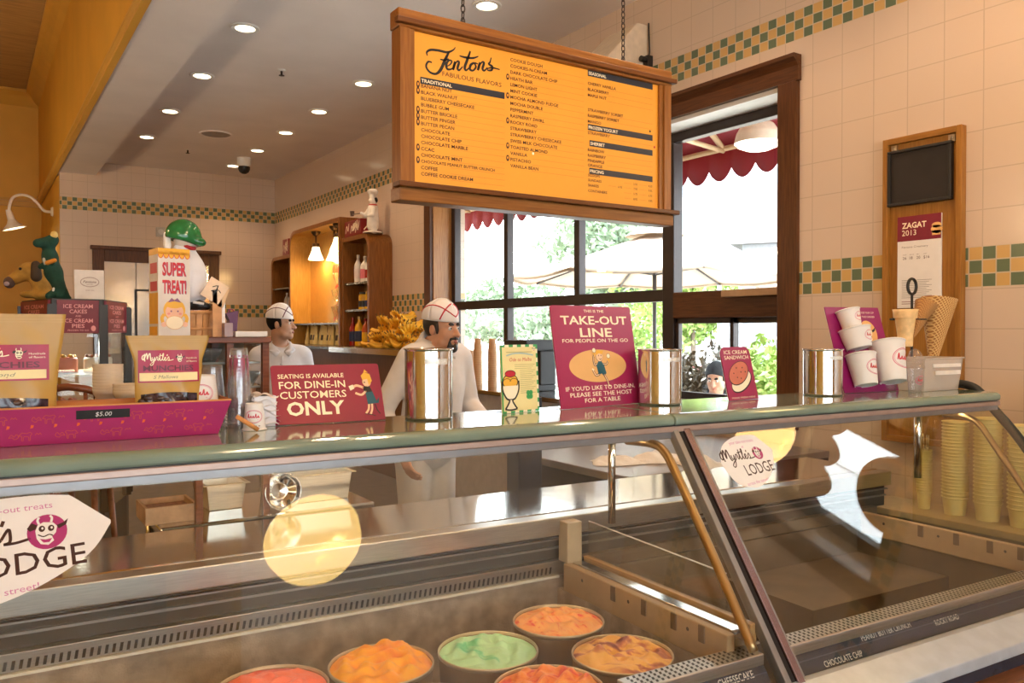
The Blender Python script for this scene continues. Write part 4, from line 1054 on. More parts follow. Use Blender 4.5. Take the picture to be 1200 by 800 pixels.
b.text('PLEASE CHOOSE YOUR CUP', w*0.68, h*0.925, h*0.022, 0, 0, align='C', width=w*0.42)
b.text('AND PAY THE CASHIER', w*0.68, h*0.875, h*0.022, 0, 0, align='C', width=w*0.42)
b.text('SIZES', w*0.66, h*0.39, h*0.022, 0, 0, align='C')
obj('lettering', b, CREAM, s.t)
b = MB(); b.plane(s.P, (1, 0, 0), s.up); b.ell(w*0.70, h*0.68, w*0.155, h*0.16, 2, 0); cow_head(b, w*0.70, h*0.68, w*0.13, 0, 1, 3, L=1)
obj('cow_picture', b, [CREAM, INK, TAN, PLUM], s.t)
LOGO = [OV, REDP, mat('plum small print', srgb(110, 40, 70), 0.5)]
for x, y, r0, r1, hc, tl in ((0.30, 0.725, 0.040, 0.050, 0.080, -3), (0.30, 0.475, 0.052, 0.066, 0.088, -2), (0.27, 0.055, 0.047, 0.062, 0.135, 4), (0.74, 0.075, 0.055, 0.076, 0.178, 6)):
    p = s.P + Vector((w*x, 0, 0)) + s.up*(h*y) - s.nb*(r1*0.66)
    Mx = Matrix.Translation(p) @ Matrix.Rotation(-math.radians(17), 4, 'X') @ Matrix.Rotation(math.radians(tl), 4, 'Y')
    b = paper_cup(r0, r1, hc); c = obj('cup_sample', b, PAPER, s.t); c.matrix_local = Mx
    lg = obj('cup_print', cup_logo(r0, r1, hc, ang=-PI/2+0.25), LOGO, c)
# canisters
def canister(u, v, d, h, label):
    p = onZ(u, v, ZT); r = d/2
    t = thing('steel_canister', label, 'canister', (p[0], p[1], ZT), -0.57, 'steel canisters on the case top')
    obj('can_body', MB().lathe([(0.001, 0.006), (r*0.96, 0.004), (r*0.985, 0.0), (r*0.995, 0.006), (r, h*0.98), (r+0.004, h-0.003), (r+0.004, h), (r-0.002, h+0.001), (r-0.003, h-0.01), (r*0.97, 0.012), (0.001, 0.012)], seg=64), STEEL, t)
    b = MB(); n = 16; zt, zb = h*0.86, h*0.78
    A0, A1 = -PI/2-0.05, -PI/2+0.95
    vs = []
    for i in range(n+1):
        a = A0+(A1-A0)*i/n; vs += [((r+0.001)*math.cos(a), (r+0.001)*math.sin(a), zb), ((r+0.001)*math.cos(a), (r+0.001)*math.sin(a), zt)]
    b.add(vs, [(2*i, 2*i+2, 2*i+3, 2*i+1) for i in range(n)])
    lt = obj('label_strip', b, mat('clear label tape', (0.72, 0.70, 0.66), 0.25, metal=0.2), t)
    b = MB()
    def p2(x, y, L): a = A0+0.06+x/(r+0.0016); return ((r+0.0016)*math.cos(a), (r+0.0016)*math.sin(a), y)
    b.p2 = p2; b.text('SPOONS CUPS', 0, zb+(zt-zb)*0.25, (zt-zb)*0.5, width=(A1-A0-0.12)*r, bold=0.015)
    obj('tape_lettering', b, WTXT if False else mat('embossed letters', (0.86, 0.84, 0.80), 0.4), lt)
    return t
canister(502.5, 490, 0.146, 0.214, 'big steel canister beside the man with the goatee')
canister(773, 473, 0.156, 0.200, 'steel canister right of the tall take-out sign')
canister(964, 462.5, 0.156, 0.190, 'steel canister left of the board with paper cups')
# tray with the bagged snacks
ORP = mat('orange line print', srgb(205, 90, 35), 0.5)
MAG = mat('magenta tray print', srgb(165, 28, 95), 0.45, var=0.05)
p0 = toW((0.0, 0.208, ZT)); T_W = 0.523
t = thing('snack_tray', 'long magenta patterned tray with orange lining holding kraft bags', 'tray', p0, A_C+math.radians(0.5))
X0 = -0.42; dpt = 0.135; hh = 0.087; fl = 0.03
def wall4(off, z0, z1, fl0, fl1):
    return None
o4 = lambda e, z: [(X0-e, -e*0.6, z), (T_W+e, -e*0.6, z), (T_W+e, dpt+e*0.6, z), (X0-e, dpt+e*0.6, z)]
b = MB(); b.add(o4(0, 0.0)+o4(fl, hh), [(0,1,2,3)[::-1] if False else (3,2,1,0), (0,1,5,4), (1,2,6,5), (2,3,7,6), (3,0,4,7)])
obj('outer_shell', b, MAG, t)
b = MB(); b.add(o4(-0.004, 0.004)+o4(fl-0.004, hh), [(0,1,2,3), (4,5,1,0), (5,6,2,1), (6,7,3,2), (7,4,0,3)])
b.add(o4(fl, hh)+o4(fl-0.004, hh)+o4(fl, hh+0.004)+o4(fl-0.004, hh+0.004), [(8,9,13,12),(9,10,14,13),(10,11,15,14),(11,8,12,15),(0,1,9,8),(1,2,10,9),(2,3,11,10),(3,0,8,11)])
obj('lining', b, mat('orange tray lining', srgb(200, 125, 45), 0.5), t)
b = MB(); up = Vector((0, -fl*0.6, hh)).normalized(); b.plane((X0, 0, 0), (1, 0, 0), up)
L_ = T_W-X0; rg = random.Random(3); i = 0; x = 0.03
while x < L_-0.03:
    y = 0.062 if i % 2 else 0.022
    def pp(cx, cy, pts, k, m): b.stroke([(cx+px*k*m, cy+py*k) for px, py in pts], 0.0010, 0, 0)
    cow = [(-1.0, 0.5), (-0.6, 0.9), (0.2, 0.75), (0.9, 0.95), (1.3, 0.6), (1.0, 0.2), (0.95, -0.8), (0.7, -0.9), (0.6, -0.1), (-0.3, -0.05), (-0.4, -0.9), (-0.7, -0.85), (-0.7, 0.1), (-1.2, 0.2), (-1.0, 0.5)]
    leaf = [(-1.0, -0.3), (-0.4, 0.5), (0.2, 0.0), (0.7, 0.6), (1.1, -0.2), (0.3, -0.7), (-0.2, -0.2), (-1.0, -0.3)]
    m = 1 if i % 3 else -1
    pp(x, y, cow, 0.0105, m); pp(x+0.024, 0.085-y, leaf, 0.0095, -m); pp(x+0.026, y+0.004, leaf[:5], 0.006, m)
    b.poly([(x+0.010, 0.041), (x+0.016, 0.043), (x+0.018, 0.049), (x+0.012, 0.050)], 1, 0)
    x += 0.048; i += 1
obj('line_pattern', b, [ORP, mat('orange square print', srgb(225, 95, 30), 0.5)], t)
b = MB(); b.plane((0, 0, 0), (1, 0, 0), up); b.rect(0.195, 0.058, 0.312, 0.080, 0, 2); b.text('$5.00', 0.254, 0.064, 0.011, 1, 3, align='C', width=0.036, shear=0.15)
obj('price_tag', b, [BLACK, WTXT], t)
# kraft bags
KRAFT = mat('tan kraft foil', srgb(182, 142, 66), 0.38, var=0.05, scale=8)
CANDY = mat('dark candy under film', (0.035, 0.02, 0.03), 0.12, var=0.7, scale=60)
def bag(cx, cy, z0, w, h, label, word, hand, neck):
    t = thing('snack_bag', label, 'bag', toW((cx, cy, z0)), A_C)
    def half(v):                                             # half width at height v
        pts = [(0, 0.36), (0.2, 0.385), (0.4, 0.395), (0.6, 0.395), (0.75, 0.405), (0.9, 0.465), (1.0, 0.5)] if neck else [(0, 0.40), (0.15, 0.415), (0.4, 0.42), (0.6, 0.44), (0.8, 0.475), (1.0, 0.5)]
        for (a, x), (c, y) in zip(pts, pts[1:]):
            if v <= c: return w*(x+(y-x)*(v-a)/(c-a))
        return w*0.5
    def thick(v): return 0.006+0.052*max(0, 1-(v/0.88)**1.6)*(0.75+0.25*math.sin(PI*min(v*2, 1)))
    def surf(sg, off=0.0):
        def f(u, v):
            a = u*2-1
            y = sg*(thick(v)*(1-abs(a)**2.6)*0.5 + 0.0012*math.sin(a*9+v*21)*(1-abs(a)**4) + 0.0015+off)
            return (a*half(v), y, v*h)
        return f
    b = MB(); b.sheet(surf(-1), 28, 30); b.sheet(lambda u, v: surf(1)(1-u, v), 28, 30)
    nb = len(b.v)//2
    for j in range(30):
        for i, k in ((28, 0), (0, 28)):
            a, c = j*29+i, (j+1)*29+i; d, e = nb+j*29+k, nb+(j+1)*29+k
            b.f.append([a, d, e, c] if i else [d, a, c, e]); b.mi.append(0); b.sm.append(True)
    obj('pouch', b, KRAFT, t)
    b = MB(); zc = lambda u, v: surf(-1, 0.0012)(0.08+0.84*u, 0.02+v*((0.38 if neck else 0.31)+0.02*math.sin(u*PI)))
    b.sheet(zc, 24, 12); obj('clear_window', b, CANDY, t)
    b = MB()
    for q in range(9):
        u0 = 0.12+0.085*q; p = surf(-1, 0.003)(u0, 0.33 if neck else 0.27); b.ball((p[0], p[1]+0.010, p[2]+0.012*math.sin(q*2.3)), 0.012, 10, 6, (1.2, 0.8, 0.8))
    obj('candy', b, mat('dark glazed nuts', (0.06, 0.035, 0.03), 0.25, var=0.5, scale=40), t)
    def wrap(b):
        def p2(x, y, L):
            u = 0.5+x/(2*half(y/h)); return surf(-1, 0.0022+L*0.0006)(u, y/h)
        b.p2 = p2; return b
    lx0, lx1, ly0, ly1 = -0.36*w, 0.36*w, 0.48*h, 0.76*h
    if neck: ly0, ly1 = 0.52*h, 0.85*h
    b = wrap(MB())
    def grid_rect(x0, y0, x1, y1, mi, L):
        n = 12; m = 6
        vs = [b.p2(x0+(x1-x0)*i/n, y0+(y1-y0)*j/m, L) for j in range(m+1) for i in range(n+1)]
        b.add(vs, [(j*(n+1)+i, j*(n+1)+i+1, (j+1)*(n+1)+i+1, (j+1)*(n+1)+i) for j in range(m) for i in range(n)], smooth=True, mi=mi)
    hl = ly1-ly0; wl = lx1-lx0
    grid_rect(lx0, ly0, lx1, ly1, 0, 0); grid_rect(lx0+0.02*wl, ly0+0.05*hl, lx1-0.03*wl, ly0+0.30*hl, 1, 1)
    obj('bag_label', b, [mat('raspberry label', srgb(165, 22, 70), 0.4), mat('label cream band', srgb(240, 222, 165), 0.5)], t)
    b = wrap(MB())
    script_myrtles(b, lx0+0.06*wl, ly0+0.66*hl, 0.5*wl, 0, 2)
    b.text(word, lx0+0.08*wl, ly0+0.36*hl, 0.17*hl, 1, 2, width=0.82*wl, bold=0.02)
    b.text('Hundreds', lx0+0.78*wl, ly0+0.72*hl, 0.06*hl, 0, 2, width=0.18*wl); b.text('of flavors', lx0+0.78*wl, ly0+0.62*hl, 0.06*hl, 0, 2, width=0.18*wl)
    b.text(hand, lx0+0.24*wl, ly0+0.12*hl, 0.11*hl, 3, 2, width=0.40*wl, shear=0.3)
    cow_head(b, lx0+0.68*wl, ly0+0.74*hl, 0.075*wl, 2, 4, 1, L=2)
    obj('label_print', b, [CREAM, mat('maroon label print', srgb(95, 10, 45), 0.45), CREAM, mat('pencil grey', srgb(150, 140, 120), 0.6), INK], t)
    b = MB()
    for zz in (0.935, 0.955): b.sheet(lambda u, v, zz=zz: surf(-1, 0.0012)(0.01+0.98*u, zz+0.006*v), 20, 1)
    obj('seal_crimp', b, mat('tan seal', srgb(190, 150, 75), 0.4), t)
    return t
bag(0.412, 0.276, ZT+0.0045, 0.205, 0.252, 'smaller tan kraft bag with a magenta label standing at the right end of the tray', 'MUNCHIES', 'S Mallows', True)
bag(0.045, 0.262, ZT+0.0045, 0.265, 0.305, 'larger tan kraft bag at the left edge of the picture in the tray', 'MUNCHIES', 'Almond', False)
# stacks of inverted cups behind the tray
PCUP = glass('clear plastic cup', (0.985, 0.98, 0.985), 1.3, rough=0.05, haze=0.07, hazecol=(0.95, 0.92, 0.96))
PCUP2 = glass('milky plastic', (0.97, 0.96, 0.95), 1.0, rough=0.1, haze=0.36, hazecol=(0.95, 0.90, 0.86))
def inv_cup(rb, rt, h, m, prints=None):
    t = thing('cup', '', 'cup')
    obj('cup_wall', MB().lathe([(0.001, h-0.004), (rb*0.94, h-0.004), (rb*0.95, h), (rb, h), (rt, 0.004), (rt+0.003, 0.003), (rt+0.003, 0.0), (rt-0.0008, 0.0), (rb-0.001, h-0.006), (0.001, h-0.006)], seg=26), m, t)
    if prints:
        b = MB(); n = 26; z0, z1 = prints
        for (za, zb) in ((z0, z0+(z1-z0)*0.12), (z0+(z1-z0)*0.2, z0+(z1-z0)*0.8), (z0+(z1-z0)*0.88, z1)):
            r = lambda z: rt+(rb-rt)*z/h+0.0006
            mid = za > z0 and zb < z1
            for k in range(n):
                if (mid and k % 3 == 0) or (not mid and k % 2): continue
                a0, a1 = 2*PI*k/n, 2*PI*(k+1)/n
                b.add([(r(za)*math.cos(a0), r(za)*math.sin(a0), za), (r(za)*math.cos(a1), r(za)*math.sin(a1), za), (r(zb)*math.cos(a1), r(zb)*math.sin(a1), zb), (r(zb)*math.cos(a0), r(zb)*math.sin(a0), zb)], [(0,1,2,3)])
        obj('cup_print', b, [glass('faint pink print', (0.85, 0.55, 0.62), 0.6, haze=0.6, hazecol=(0.7, 0.2, 0.32))], t)
    return t
def stack(x, y, z, proto, n, dz, lab, cat, group, local=True, names=None):
    for i in range(n):
        p = toW((x, y, z+i*dz)) if local else (x, y, z+i*dz)
        l = lab
        if i == 0: o = proto; o.location = tuple(map(float, p)); o['label'] = l; o['category'] = cat; o['group'] = group
        else: o = dup(proto, p, label=l, group=group)
c = inv_cup(0.0225, 0.031, 0.105, PCUP, (0.05, 0.085)); c.name = 'plastic_cup'
stack(0.602, 0.335, ZT, c, 14, 0.0089, 'clear plastic cup with pink print in the tall inverted stack behind the tray', 'cup', 'plastic cups in the tall stack')
c = inv_cup(0.025, 0.034, 0.10, PCUP); c.name = 'plastic_cup'
stack(0.537, 0.365, ZT, c, 9, 0.0092, 'plain clear plastic cup in the short stack behind the paper cups', 'cup', 'plain plastic cups')
def print_cup(rb, rt, h):
    t = thing('paper_cup', '', 'cup')
    obj('cup_wall', MB().lathe([(0.001, h-0.004), (rb*0.94, h-0.004), (rb*0.95, h), (rb, h), (rt, 0.004), (rt+0.003, 0.003), (rt+0.003, 0.0), (rt-0.001, 0.0), (rb-0.001, h-0.006), (0.001, h-0.006)], seg=28), PAPER, t)
    g = cup_logo(rt, rb, h, ang=-PI/2-0.35); obj('cup_print', g, LOGO, t)
    return t
c = print_cup(0.032, 0.043, 0.098)
stack(0.500, 0.305, ZT, c, 5, 0.013, 'white printed paper cup in the inverted stack behind the right end of the tray', 'cup', 'paper cups stacked behind the tray end')
c = print_cup(0.028, 0.036, 0.085)
stack(0.455, 0.375, ZT, c, 6, 0.013, 'white printed paper cup in the stack half hidden by the smaller kraft bag', 'cup', 'paper cups stacked behind the smaller bag')
c = print_cup(0.023, 0.030, 0.072)
stack(0.618, 0.262, ZT, c, 1, 0.010, 'small upside-down paper cup with red print left of the crimson seating sign', 'cup', None) if False else None
c.location = tuple(toW((0.625, 0.255, ZT))); c['label'] = 'small upside-down paper cup with red print left of the crimson seating sign'; c['category'] = 'cup'
t = thing('plastic_cup', 'single clear plastic cup upside down between small paper cup and the crimson sign', 'cup', toW((0.655, 0.34, ZT)))
obj('cup_wall', MB().lathe([(0.001, 0.088), (0.024, 0.09), (0.031, 0.004), (0.034, 0.002), (0.034, 0), (0.030, 0), (0.023, 0.087), (0.001, 0.085)], seg=28), PCUP, t)
# cookie stick leaning at the tray end and the bagged liners
b = MB(); b.tube([(0, 0, 0.006), (0.012, 0.012, 0.03), (-0.045, 0.02, 0.052)], 0.005, 8) if False else b.tube([(0, 0, 0.0065), (-0.055, 0.0, 0.045)], 0.006, 10)
t = obj('rolled_wafer', b, mat('toasted wafer', srgb(205, 140, 80), 0.6, var=0.2, scale=60)); t.location = tuple(toW((0.62, 0.19, ZT))); t.rotation_euler = (0, 0, A_C); tag(t, 'tan rolled wafer leaning against the right end of the tray', 'wafer')
b = MB()
for i in range(7):
    z = i*0.013
    b.sheet(lambda u, v, z=z, i=i: (-0.035+0.07*u+0.006*math.sin(v*7+i), -0.05+0.10*v, z+0.010+0.004*math.sin(u*9+i*1.7)+0.003*math.sin(v*11+i)-0.02*max(0, u-0.6)), 14, 10)
b.box((-0.03, -0.04, 0), (0.03, 0.045, 0.085))
t = obj('stack_of_liners', b, mat('thin white wrap', (0.78, 0.74, 0.74), 0.35, var=0.06)); t.location = tuple(toW((0.668, 0.352, ZT))); t.rotation_euler = (0, 0, A_C); tag(t, 'pile of white wrapped paper liners behind the left end of the crimson sign', 'paper liners')
# plastic tub, dome cups, cone stand at the right end
t = thing('plastic_tub', 'milky clear rectangular plastic tub at the right end of the case top', 'tub', toW((3.575, 0.215, ZT)), A_C)
def rtub(w, d, h, th):
    b = MB()
    def loop(e, z): return [(-w/2+e, -d/2+e, z), (w/2-e, -d/2+e, z), (w/2-e, d/2-e, z), (-w/2+e, d/2-e, z)]
    rings = [loop(0.015, 0), loop(0, h-0.008), loop(-0.006, h-0.008), loop(-0.006, h), loop(th, h), loop(0.015+th, th)]
    vs = sum(rings, []); fs = [(3,2,1,0)]
    for r in range(len(rings)-1):
        for k in range(4): fs.append((r*4+k, r*4+(k+1) % 4, (r+1)*4+(k+1) % 4, (r+1)*4+k))
    n = (len(rings)-1)*4; fs.append((n, n+1, n+2, n+3)); return b.add(vs, fs)
obj('tub_wall', rtub(0.285, 0.15, 0.148, 0.003), PCUP2, t, bevel=0.004)
obj('tub_label', MB().box((-0.09, -0.0795, 0.105), (0.115, -0.0765, 0.120)).box((-0.07, -0.0785, 0.072), (0.115, -0.0745, 0.090)), mat('faint white tape', (0.80, 0.76, 0.72), 0.4), t)
def dome_cup(x, y, sc, lab):
    t = thing('dome_lid_cup', lab, 'cup', toW((x, y, ZT)), A_C)
    h = 0.135*sc; r0, r1 = 0.033*sc, 0.046*sc
    obj('cup_wall', MB().lathe([(0.001, 0.003), (r0*0.95, 0.003), (r0, 0), (r1, h), (r1+0.004, h), (r1+0.004, h+0.004), (r1-0.001, h+0.003), (r0*0.95, 0.006), (0.001, 0.006)], seg=30), PCUP, t)
    obj('dome_lid', MB().lathe([(r1+0.005, h), (r1+0.005, h+0.012), (r1-0.002, h+0.016), (r1*0.98, h+0.03), (r1*0.8, h+0.06), (r1*0.5, h+0.08), (0.001, h+0.087)], seg=30), PCUP, t)
    obj('cup_print', cup_logo(r0, r1, h, 0.8), LOGO, t)
dome_cup(3.36, 0.27, 1.05, 'clear dome lidded plastic cup right beside the board with paper cups')
dome_cup(3.40, 0.165, 0.75, 'shorter clear dome lidded cup in front of the plastic tub')
t = thing('cone_stand', 'black wire stand displaying three cones in front of the wooden plaque', 'cone stand', toW((3.66, 0.355, ZT)), A_C)
WIRE = mat('black wire', (0.01, 0.009, 0.009), 0.4)
obj('base', MB().lathe([(0.001, 0.008), (0.055, 0.006), (0.058, 0), (0.001, 0)], seg=28), WIRE, t)
obj('rod', MB().tube([(0, 0, 0.004), (0, 0, 0.44)], 0.006, 8), WIRE, t)
obj('ring_handle', MB().tube([(0.032*math.cos(a*PI/12), 0, 0.472+0.036*math.sin(a*PI/12)) for a in range(24)], 0.007, 8, closed=True), WIRE, t)
b = MB(); b.tube([(-0.16, 0.0, 0.318), (0.16, 0.0, 0.318)], 0.005, 8)
for cx, r in ((-0.115, 0.03), (-0.005, 0.028), (0.125, 0.048)):
    b.tube([(cx+r*math.cos(a*PI/8), -0.045+r*math.sin(a*PI/8), 0.318) for a in range(16)], 0.0035, 6, closed=True)
obj('cross_arm', b, WIRE, t)
CONE1 = mat('pale wafer', srgb(232, 196, 140), 0.6, var=0.08, scale=40)
def waffle(name, c1, c2, sc):
    m = mat(name, c1, 0.6, var=0.05); nt = m.node_tree; bs = nt.nodes['Principled BSDF']
    tc = nt.nodes.new('ShaderNodeTexCoord')
    w = []
    for r in (0.6, -0.6):
        mp = nt.nodes.new('ShaderNodeMapping'); mp.inputs['Rotation'].default_value = (0, r, 0)
        wv = nt.nodes.new('ShaderNodeTexWave'); wv.inputs['Scale'].default_value = sc
        nt.links.new(tc.outputs['Object'], mp.inputs[0]); nt.links.new(mp.outputs[0], wv.inputs['Vector']); w.append(wv)
    mx = nt.nodes.new('ShaderNodeMath'); mx.operation = 'MAXIMUM'
    nt.links.new(w[0].outputs['Fac'], mx.inputs[0]); nt.links.new(w[1].outputs['Fac'], mx.inputs[1])
    cr = nt.nodes.new('ShaderNodeValToRGB'); cr.color_ramp.elements[0].color = (*c2, 1); cr.color_ramp.elements[1].color = (*c1, 1); cr.color_ramp.elements[0].position = 0.5; cr.color_ramp.elements[1].position = 0.9
    nt.links.new(mx.outputs[0], cr.inputs[0]); nt.links.new(cr.outputs[0], bs.inputs['Base Color'])
    bp = nt.nodes.new('ShaderNodeBump'); bp.inputs['Strength'].default_value = 0.8; bp.inputs['Distance'].default_value = 0.004
    nt.links.new(mx.outputs[0], bp.inputs['Height']); nt.links.new(bp.outputs[0], bs.inputs['Normal']); return m
def hold(t, cx, r, name, label, prof, m, tilt):
    p = Vector(t.location) + Matrix.Rotation(A_C, 3, 'Z') @ Vector((cx, -0.045, 0.318))
    c = thing(name, label, 'cone', p, A_C)
    o = obj('cone_shell', MB().lathe(prof, seg=32), m, c); o.rotation_euler = tilt
    return c
hold(t, -0.115, 0.03, 'cake_cone', 'pale flat bottomed cake cone at the left of the wire stand',
     [(0.001, -0.125), (0.030, -0.125), (0.032, -0.12), (0.036, 0.0), (0.050, 0.006), (0.052, 0.03), (0.055, 0.045), (0.052, 0.045), (0.047, 0.03), (0.030, -0.1), (0.001, -0.11)], CONE1, (0, 0, 0))
hold(t, -0.005, 0.028, 'sugar_cone', 'brown pointed sugar cone tilted in the middle of the wire stand',
     [(0.001, -0.10), (0.006, -0.095), (0.050, 0.085), (0.046, 0.085), (0.003, -0.08)], waffle('sugar cone', srgb(200, 150, 90), srgb(160, 105, 55), 60), (0, 0.55, 0))
hold(t, 0.125, 0.048, 'waffle_cone', 'big grid patterned waffle cone at the right of the wire stand',
     [(0.004, -0.225), (0.014, -0.22), (0.080, 0.10), (0.076, 0.10), (0.004, -0.20)], waffle('waffle cone', srgb(226, 184, 120), srgb(170, 112, 56), 34), (0, 0.16, 0))
# side counter and the stacks of cups beyond the end pane
t = thing('side_counter', 'low side counter against the tiled wall at the right end of the case', 'counter', (3.99, 0, 0))
obj('worktop', MB().box((-0.02, 1.45, 0.585), (0.315, 2.65, 0.62)), mat('buff laminate', (0.42, 0.33, 0.2), 0.4), t, bevel=0.004)
obj('cabinet', MB().box((0.0, 1.47, 0.0), (0.315, 2.63, 0.585)), mat('grey cabinet body', (0, 0, 0)), t)
YCUP = mat('cream paper tub', srgb(236, 222, 165), 0.5, var=0.04)
def rimcup(r0, r1, h, m, nm):
    t = thing(nm, '', 'cup')
    obj('cup_wall', MB().lathe([(0.001, 0.003), (r0, 0.0), (r1, h-0.006), (r1+0.005, h-0.006), (r1+0.006, h-0.001), (r1+0.003, h), (r1-0.002, h-0.004), (r0-0.002, 0.006), (0.001, 0.006)], seg=26), m, t)
    return t
for i, (y, r, n, dz, lab) in enumerate(((2.36, 0.034, 17, 0.0135, 'in the short leftmost stack behind the end pane'), (2.20, 0.058, 24, 0.0165, 'in the second stack from left behind end pane'), (2.04, 0.060, 22, 0.0195, 'in the third stack from left behind end pane'), (1.88, 0.062, 20, 0.0205, 'in the fourth stack from left behind end pane'))):
    c = rimcup(r*0.82, r, 0.09, YCUP, 'paper_tub')
    stack(4.13, y, 0.621, c, n, dz, 'cream paper tub '+lab, 'cup', 'cream paper tubs %s' % lab, local=False)
c = rimcup(0.060, 0.073, 0.17, PAPER, 'paper_bucket')
stack(4.10, 1.71, 0.621, c, 22, 0.0245, 'white paper bucket in the tall stack outside the black rubber edge', 'cup', 'white paper buckets', local=False)
t = thing('napkin_block', 'small white box of folded napkins behind the black rubber case edge', 'napkins', (4.22, 1.86, 1.19))
bpy.data.objects.remove(t)
b = MB()
for k in range(9):
    a = 0.7*k; b.tube([(0.012*math.cos(a), 0.012*math.sin(a), 0.0), (0.022*math.cos(a), 0.022*math.sin(a), 0.16)], 0.003, 6)
t = obj('fork_bundle', b, STEEL); t.location = (4.13, 2.36, 0.93 - 0.09 + 0.003); tag(t, 'bundle of forks standing in the leftmost short stack of cream tubs', 'forks')
# ------------------------------------------------------------------ hanging menu board
YM = 2.6
def pz(zx, zy, z=2.963, u0=440, v0=0, y=YM): return onY(u0+zx/z, v0+zy/z, y)
MX0, MX1, MZ0, MZ1 = 1.236, 2.536, 2.000, 2.667
MENUP = mat('orange menu panel', srgb(232, 158, 46), 0.5, var=0.03, scale=3)
t = thing('menu_board', 'big wood framed orange menu board hanging on two chains', 'menu board', (MX0, YM, MZ0))
Wd, Hg = MX1-MX0, MZ1-MZ0
obj('menu_panel', MB().box((0.05, 0.0, 0.04), (Wd-0.05, 0.02, Hg-0.05)), MENUP, t)
MW2 = wood('menu frame wood upright', (0.20, 0.07, 0.014), (0.32, 0.13, 0.03), 0.35, axis=2)
MW2X = wood('menu frame wood lengthwise', (0.20, 0.07, 0.014), (0.31, 0.125, 0.03), 0.35, axis=0)
MW2D = wood('menu frame dark moulding', (0.10, 0.032, 0.008), (0.17, 0.06, 0.015), 0.35, axis=0)
o = obj('top_rail', MB().box((0.0, -0.02, Hg-0.065), (Wd, 0.05, Hg)), MW2X, t, bevel=0.004)
obj('moulding', MB().box((-0.012, -0.04, Hg-0.056), (Wd+0.012, -0.012, Hg-0.036)), MW2D, o, bevel=0.003)
o = obj('bottom_rail', MB().box((0.0, -0.03, 0.0), (Wd, 0.05, 0.048)), MW2X, t, bevel=0.004)
obj('moulding', MB().box((-0.014, -0.055, 0.046), (Wd+0.014, 0.0, 0.064)), MW2D, o, bevel=0.003)
for xa, xb in ((0.006, 0.046), (Wd-0.046, Wd-0.006)):
    o = obj('side_rail', MB().box((xa, -0.022, 0.048), (xb, 0.05, Hg-0.065)), MW2, t, bevel=0.003)
for xa, xb in ((0.046, 0.066), (Wd-0.066, Wd-0.046)):
    obj('inner_bead', MB().box((xa, -0.012, 0.06), (xb, 0.02, Hg-0.06)), MW2, t, bevel=0.002)
for xq in (0.277, 1.051):
    b = MB(); z = Hg+0.015; i = 0
    b.tube([(xq, 0.015, Hg-0.005), (xq, 0.015, Hg+0.02)], 0.005, 6)
    while z < ZC-MZ0-0.02:
        pts = []
        for k in range(10):
            a = 2*PI*k/10; dx, dz = 0.008*math.cos(a), 0.0155*math.sin(a)
            pts.append((xq+dx, 0.015, z+dz) if i % 2 == 0 else (xq, 0.015+dx, z+dz))
        b.tube(pts, 0.0024, 5, closed=True); z += 0.0235; i += 1
    obj('chain', b, mat('dark chain steel', (0.06, 0.045, 0.04), 0.4, metal=0.8), t)
def L2(zx, zy): p = pz(zx, zy); return p[0]-MX0, p[2]-MZ0
b = MB(); b.plane((0, 0, 0), (1, 0, 0), (0, 0, 1))
def sheet2d(): q = MB(); q.plane((0, 0, 0), (1, 0, 0), (0, 0, 1)); return q
def zline(x, y, s, h=0.0125, w=None, mi=0, bold=0.016):
    lx, lz = L2(x, y); b.text(s, lx, lz-h*0.5, h, mi, 1, sx=1.12, bold=bold); return lx, lz
c1 = ['BANANA NUT', 'BLACK WALNUT', 'BLUEBERRY CHEESECAKE', 'BUBBLE GUM', 'BUTTER BRICKLE', 'BUTTER FINGER', 'BUTTER PECAN', 'CHOCOLATE', 'CHOCOLATE CHIP', 'CHOCOLATE MARBLE', 'CCAC', 'CHOCOLATE MINT', 'CHOCOLATE PEANUT BUTTER CRUNCH', 'COFFEE', 'COFFEE COOKIE DREAM']
c2 = ['COOKIE DOUGH', 'COOKIES-N-CREAM', 'DARK CHOCOLATE CHIP', 'HEATH BAR', 'LEMON LIGHT', 'MINT COOKIE', 'MOCHA ALMOND FUDGE', 'MOCHA DOUBLE', 'PEPPERMINT', 'RASPBERRY SWIRL', 'ROCKY ROAD', 'STRAWBERRY', 'STRAWBERRY CHEESECAKE', 'SWISS MILK CHOCOLATE', 'TOASTED ALMOND', 'VANILLA', 'PISTACHIO', 'VANILLA BEAN']
x1r = L2(448, 330)[0]; x2r = L2(724, 400)[0]; x3r = L2(962, 400)[0]
rules = sheet2d(); MINK = mat('brown menu ink', (0.055, 0.018, 0.008), 0.5, var=0.02); MRUL = mat('thin amber rules', srgb(190, 115, 35), 0.5)
def flush(nm):
    global b, rules
    obj(nm, b, MINK, t)
    if rules.v: obj('rules', rules, MRUL, t)
    b = sheet2d(); rules = sheet2d()
icons = MB(); icons.plane((0, 0, 0), (1, 0, 0), (0, 0, 1))
for i, s in enumerate(c1):
    lx, lz = zline(158, 297+i*21.8, s, 0.0125 if len(s) < 26 else 0.0108); rules.rect(lx+0.12, lz-0.0115, x1r, lz-0.0105, 0, 0)
    if i in (0, 1, 4, 5, 6, 10, 12): icons.ell(lx-0.012, lz+0.003, 0.007, 0.013, 0, 1, 12); icons.ell(lx-0.012, lz+0.004, 0.003, 0.006, 1, 2, 8)
flush('first_flavor_column')
for i, s in enumerate(c2):
    lx, lz = zline(468, 206+i*21.65, s, 0.0125); rules.rect(lx+0.10, lz-0.0115, x2r, lz-0.0105, 0, 0)
    if i in (3, 6, 10, 14, 16): icons.ell(lx-0.012, lz+0.003, 0.007, 0.012, 0, 1, 12); icons.ell(lx-0.012, lz+0.004, 0.003, 0.006, 1, 2, 8)
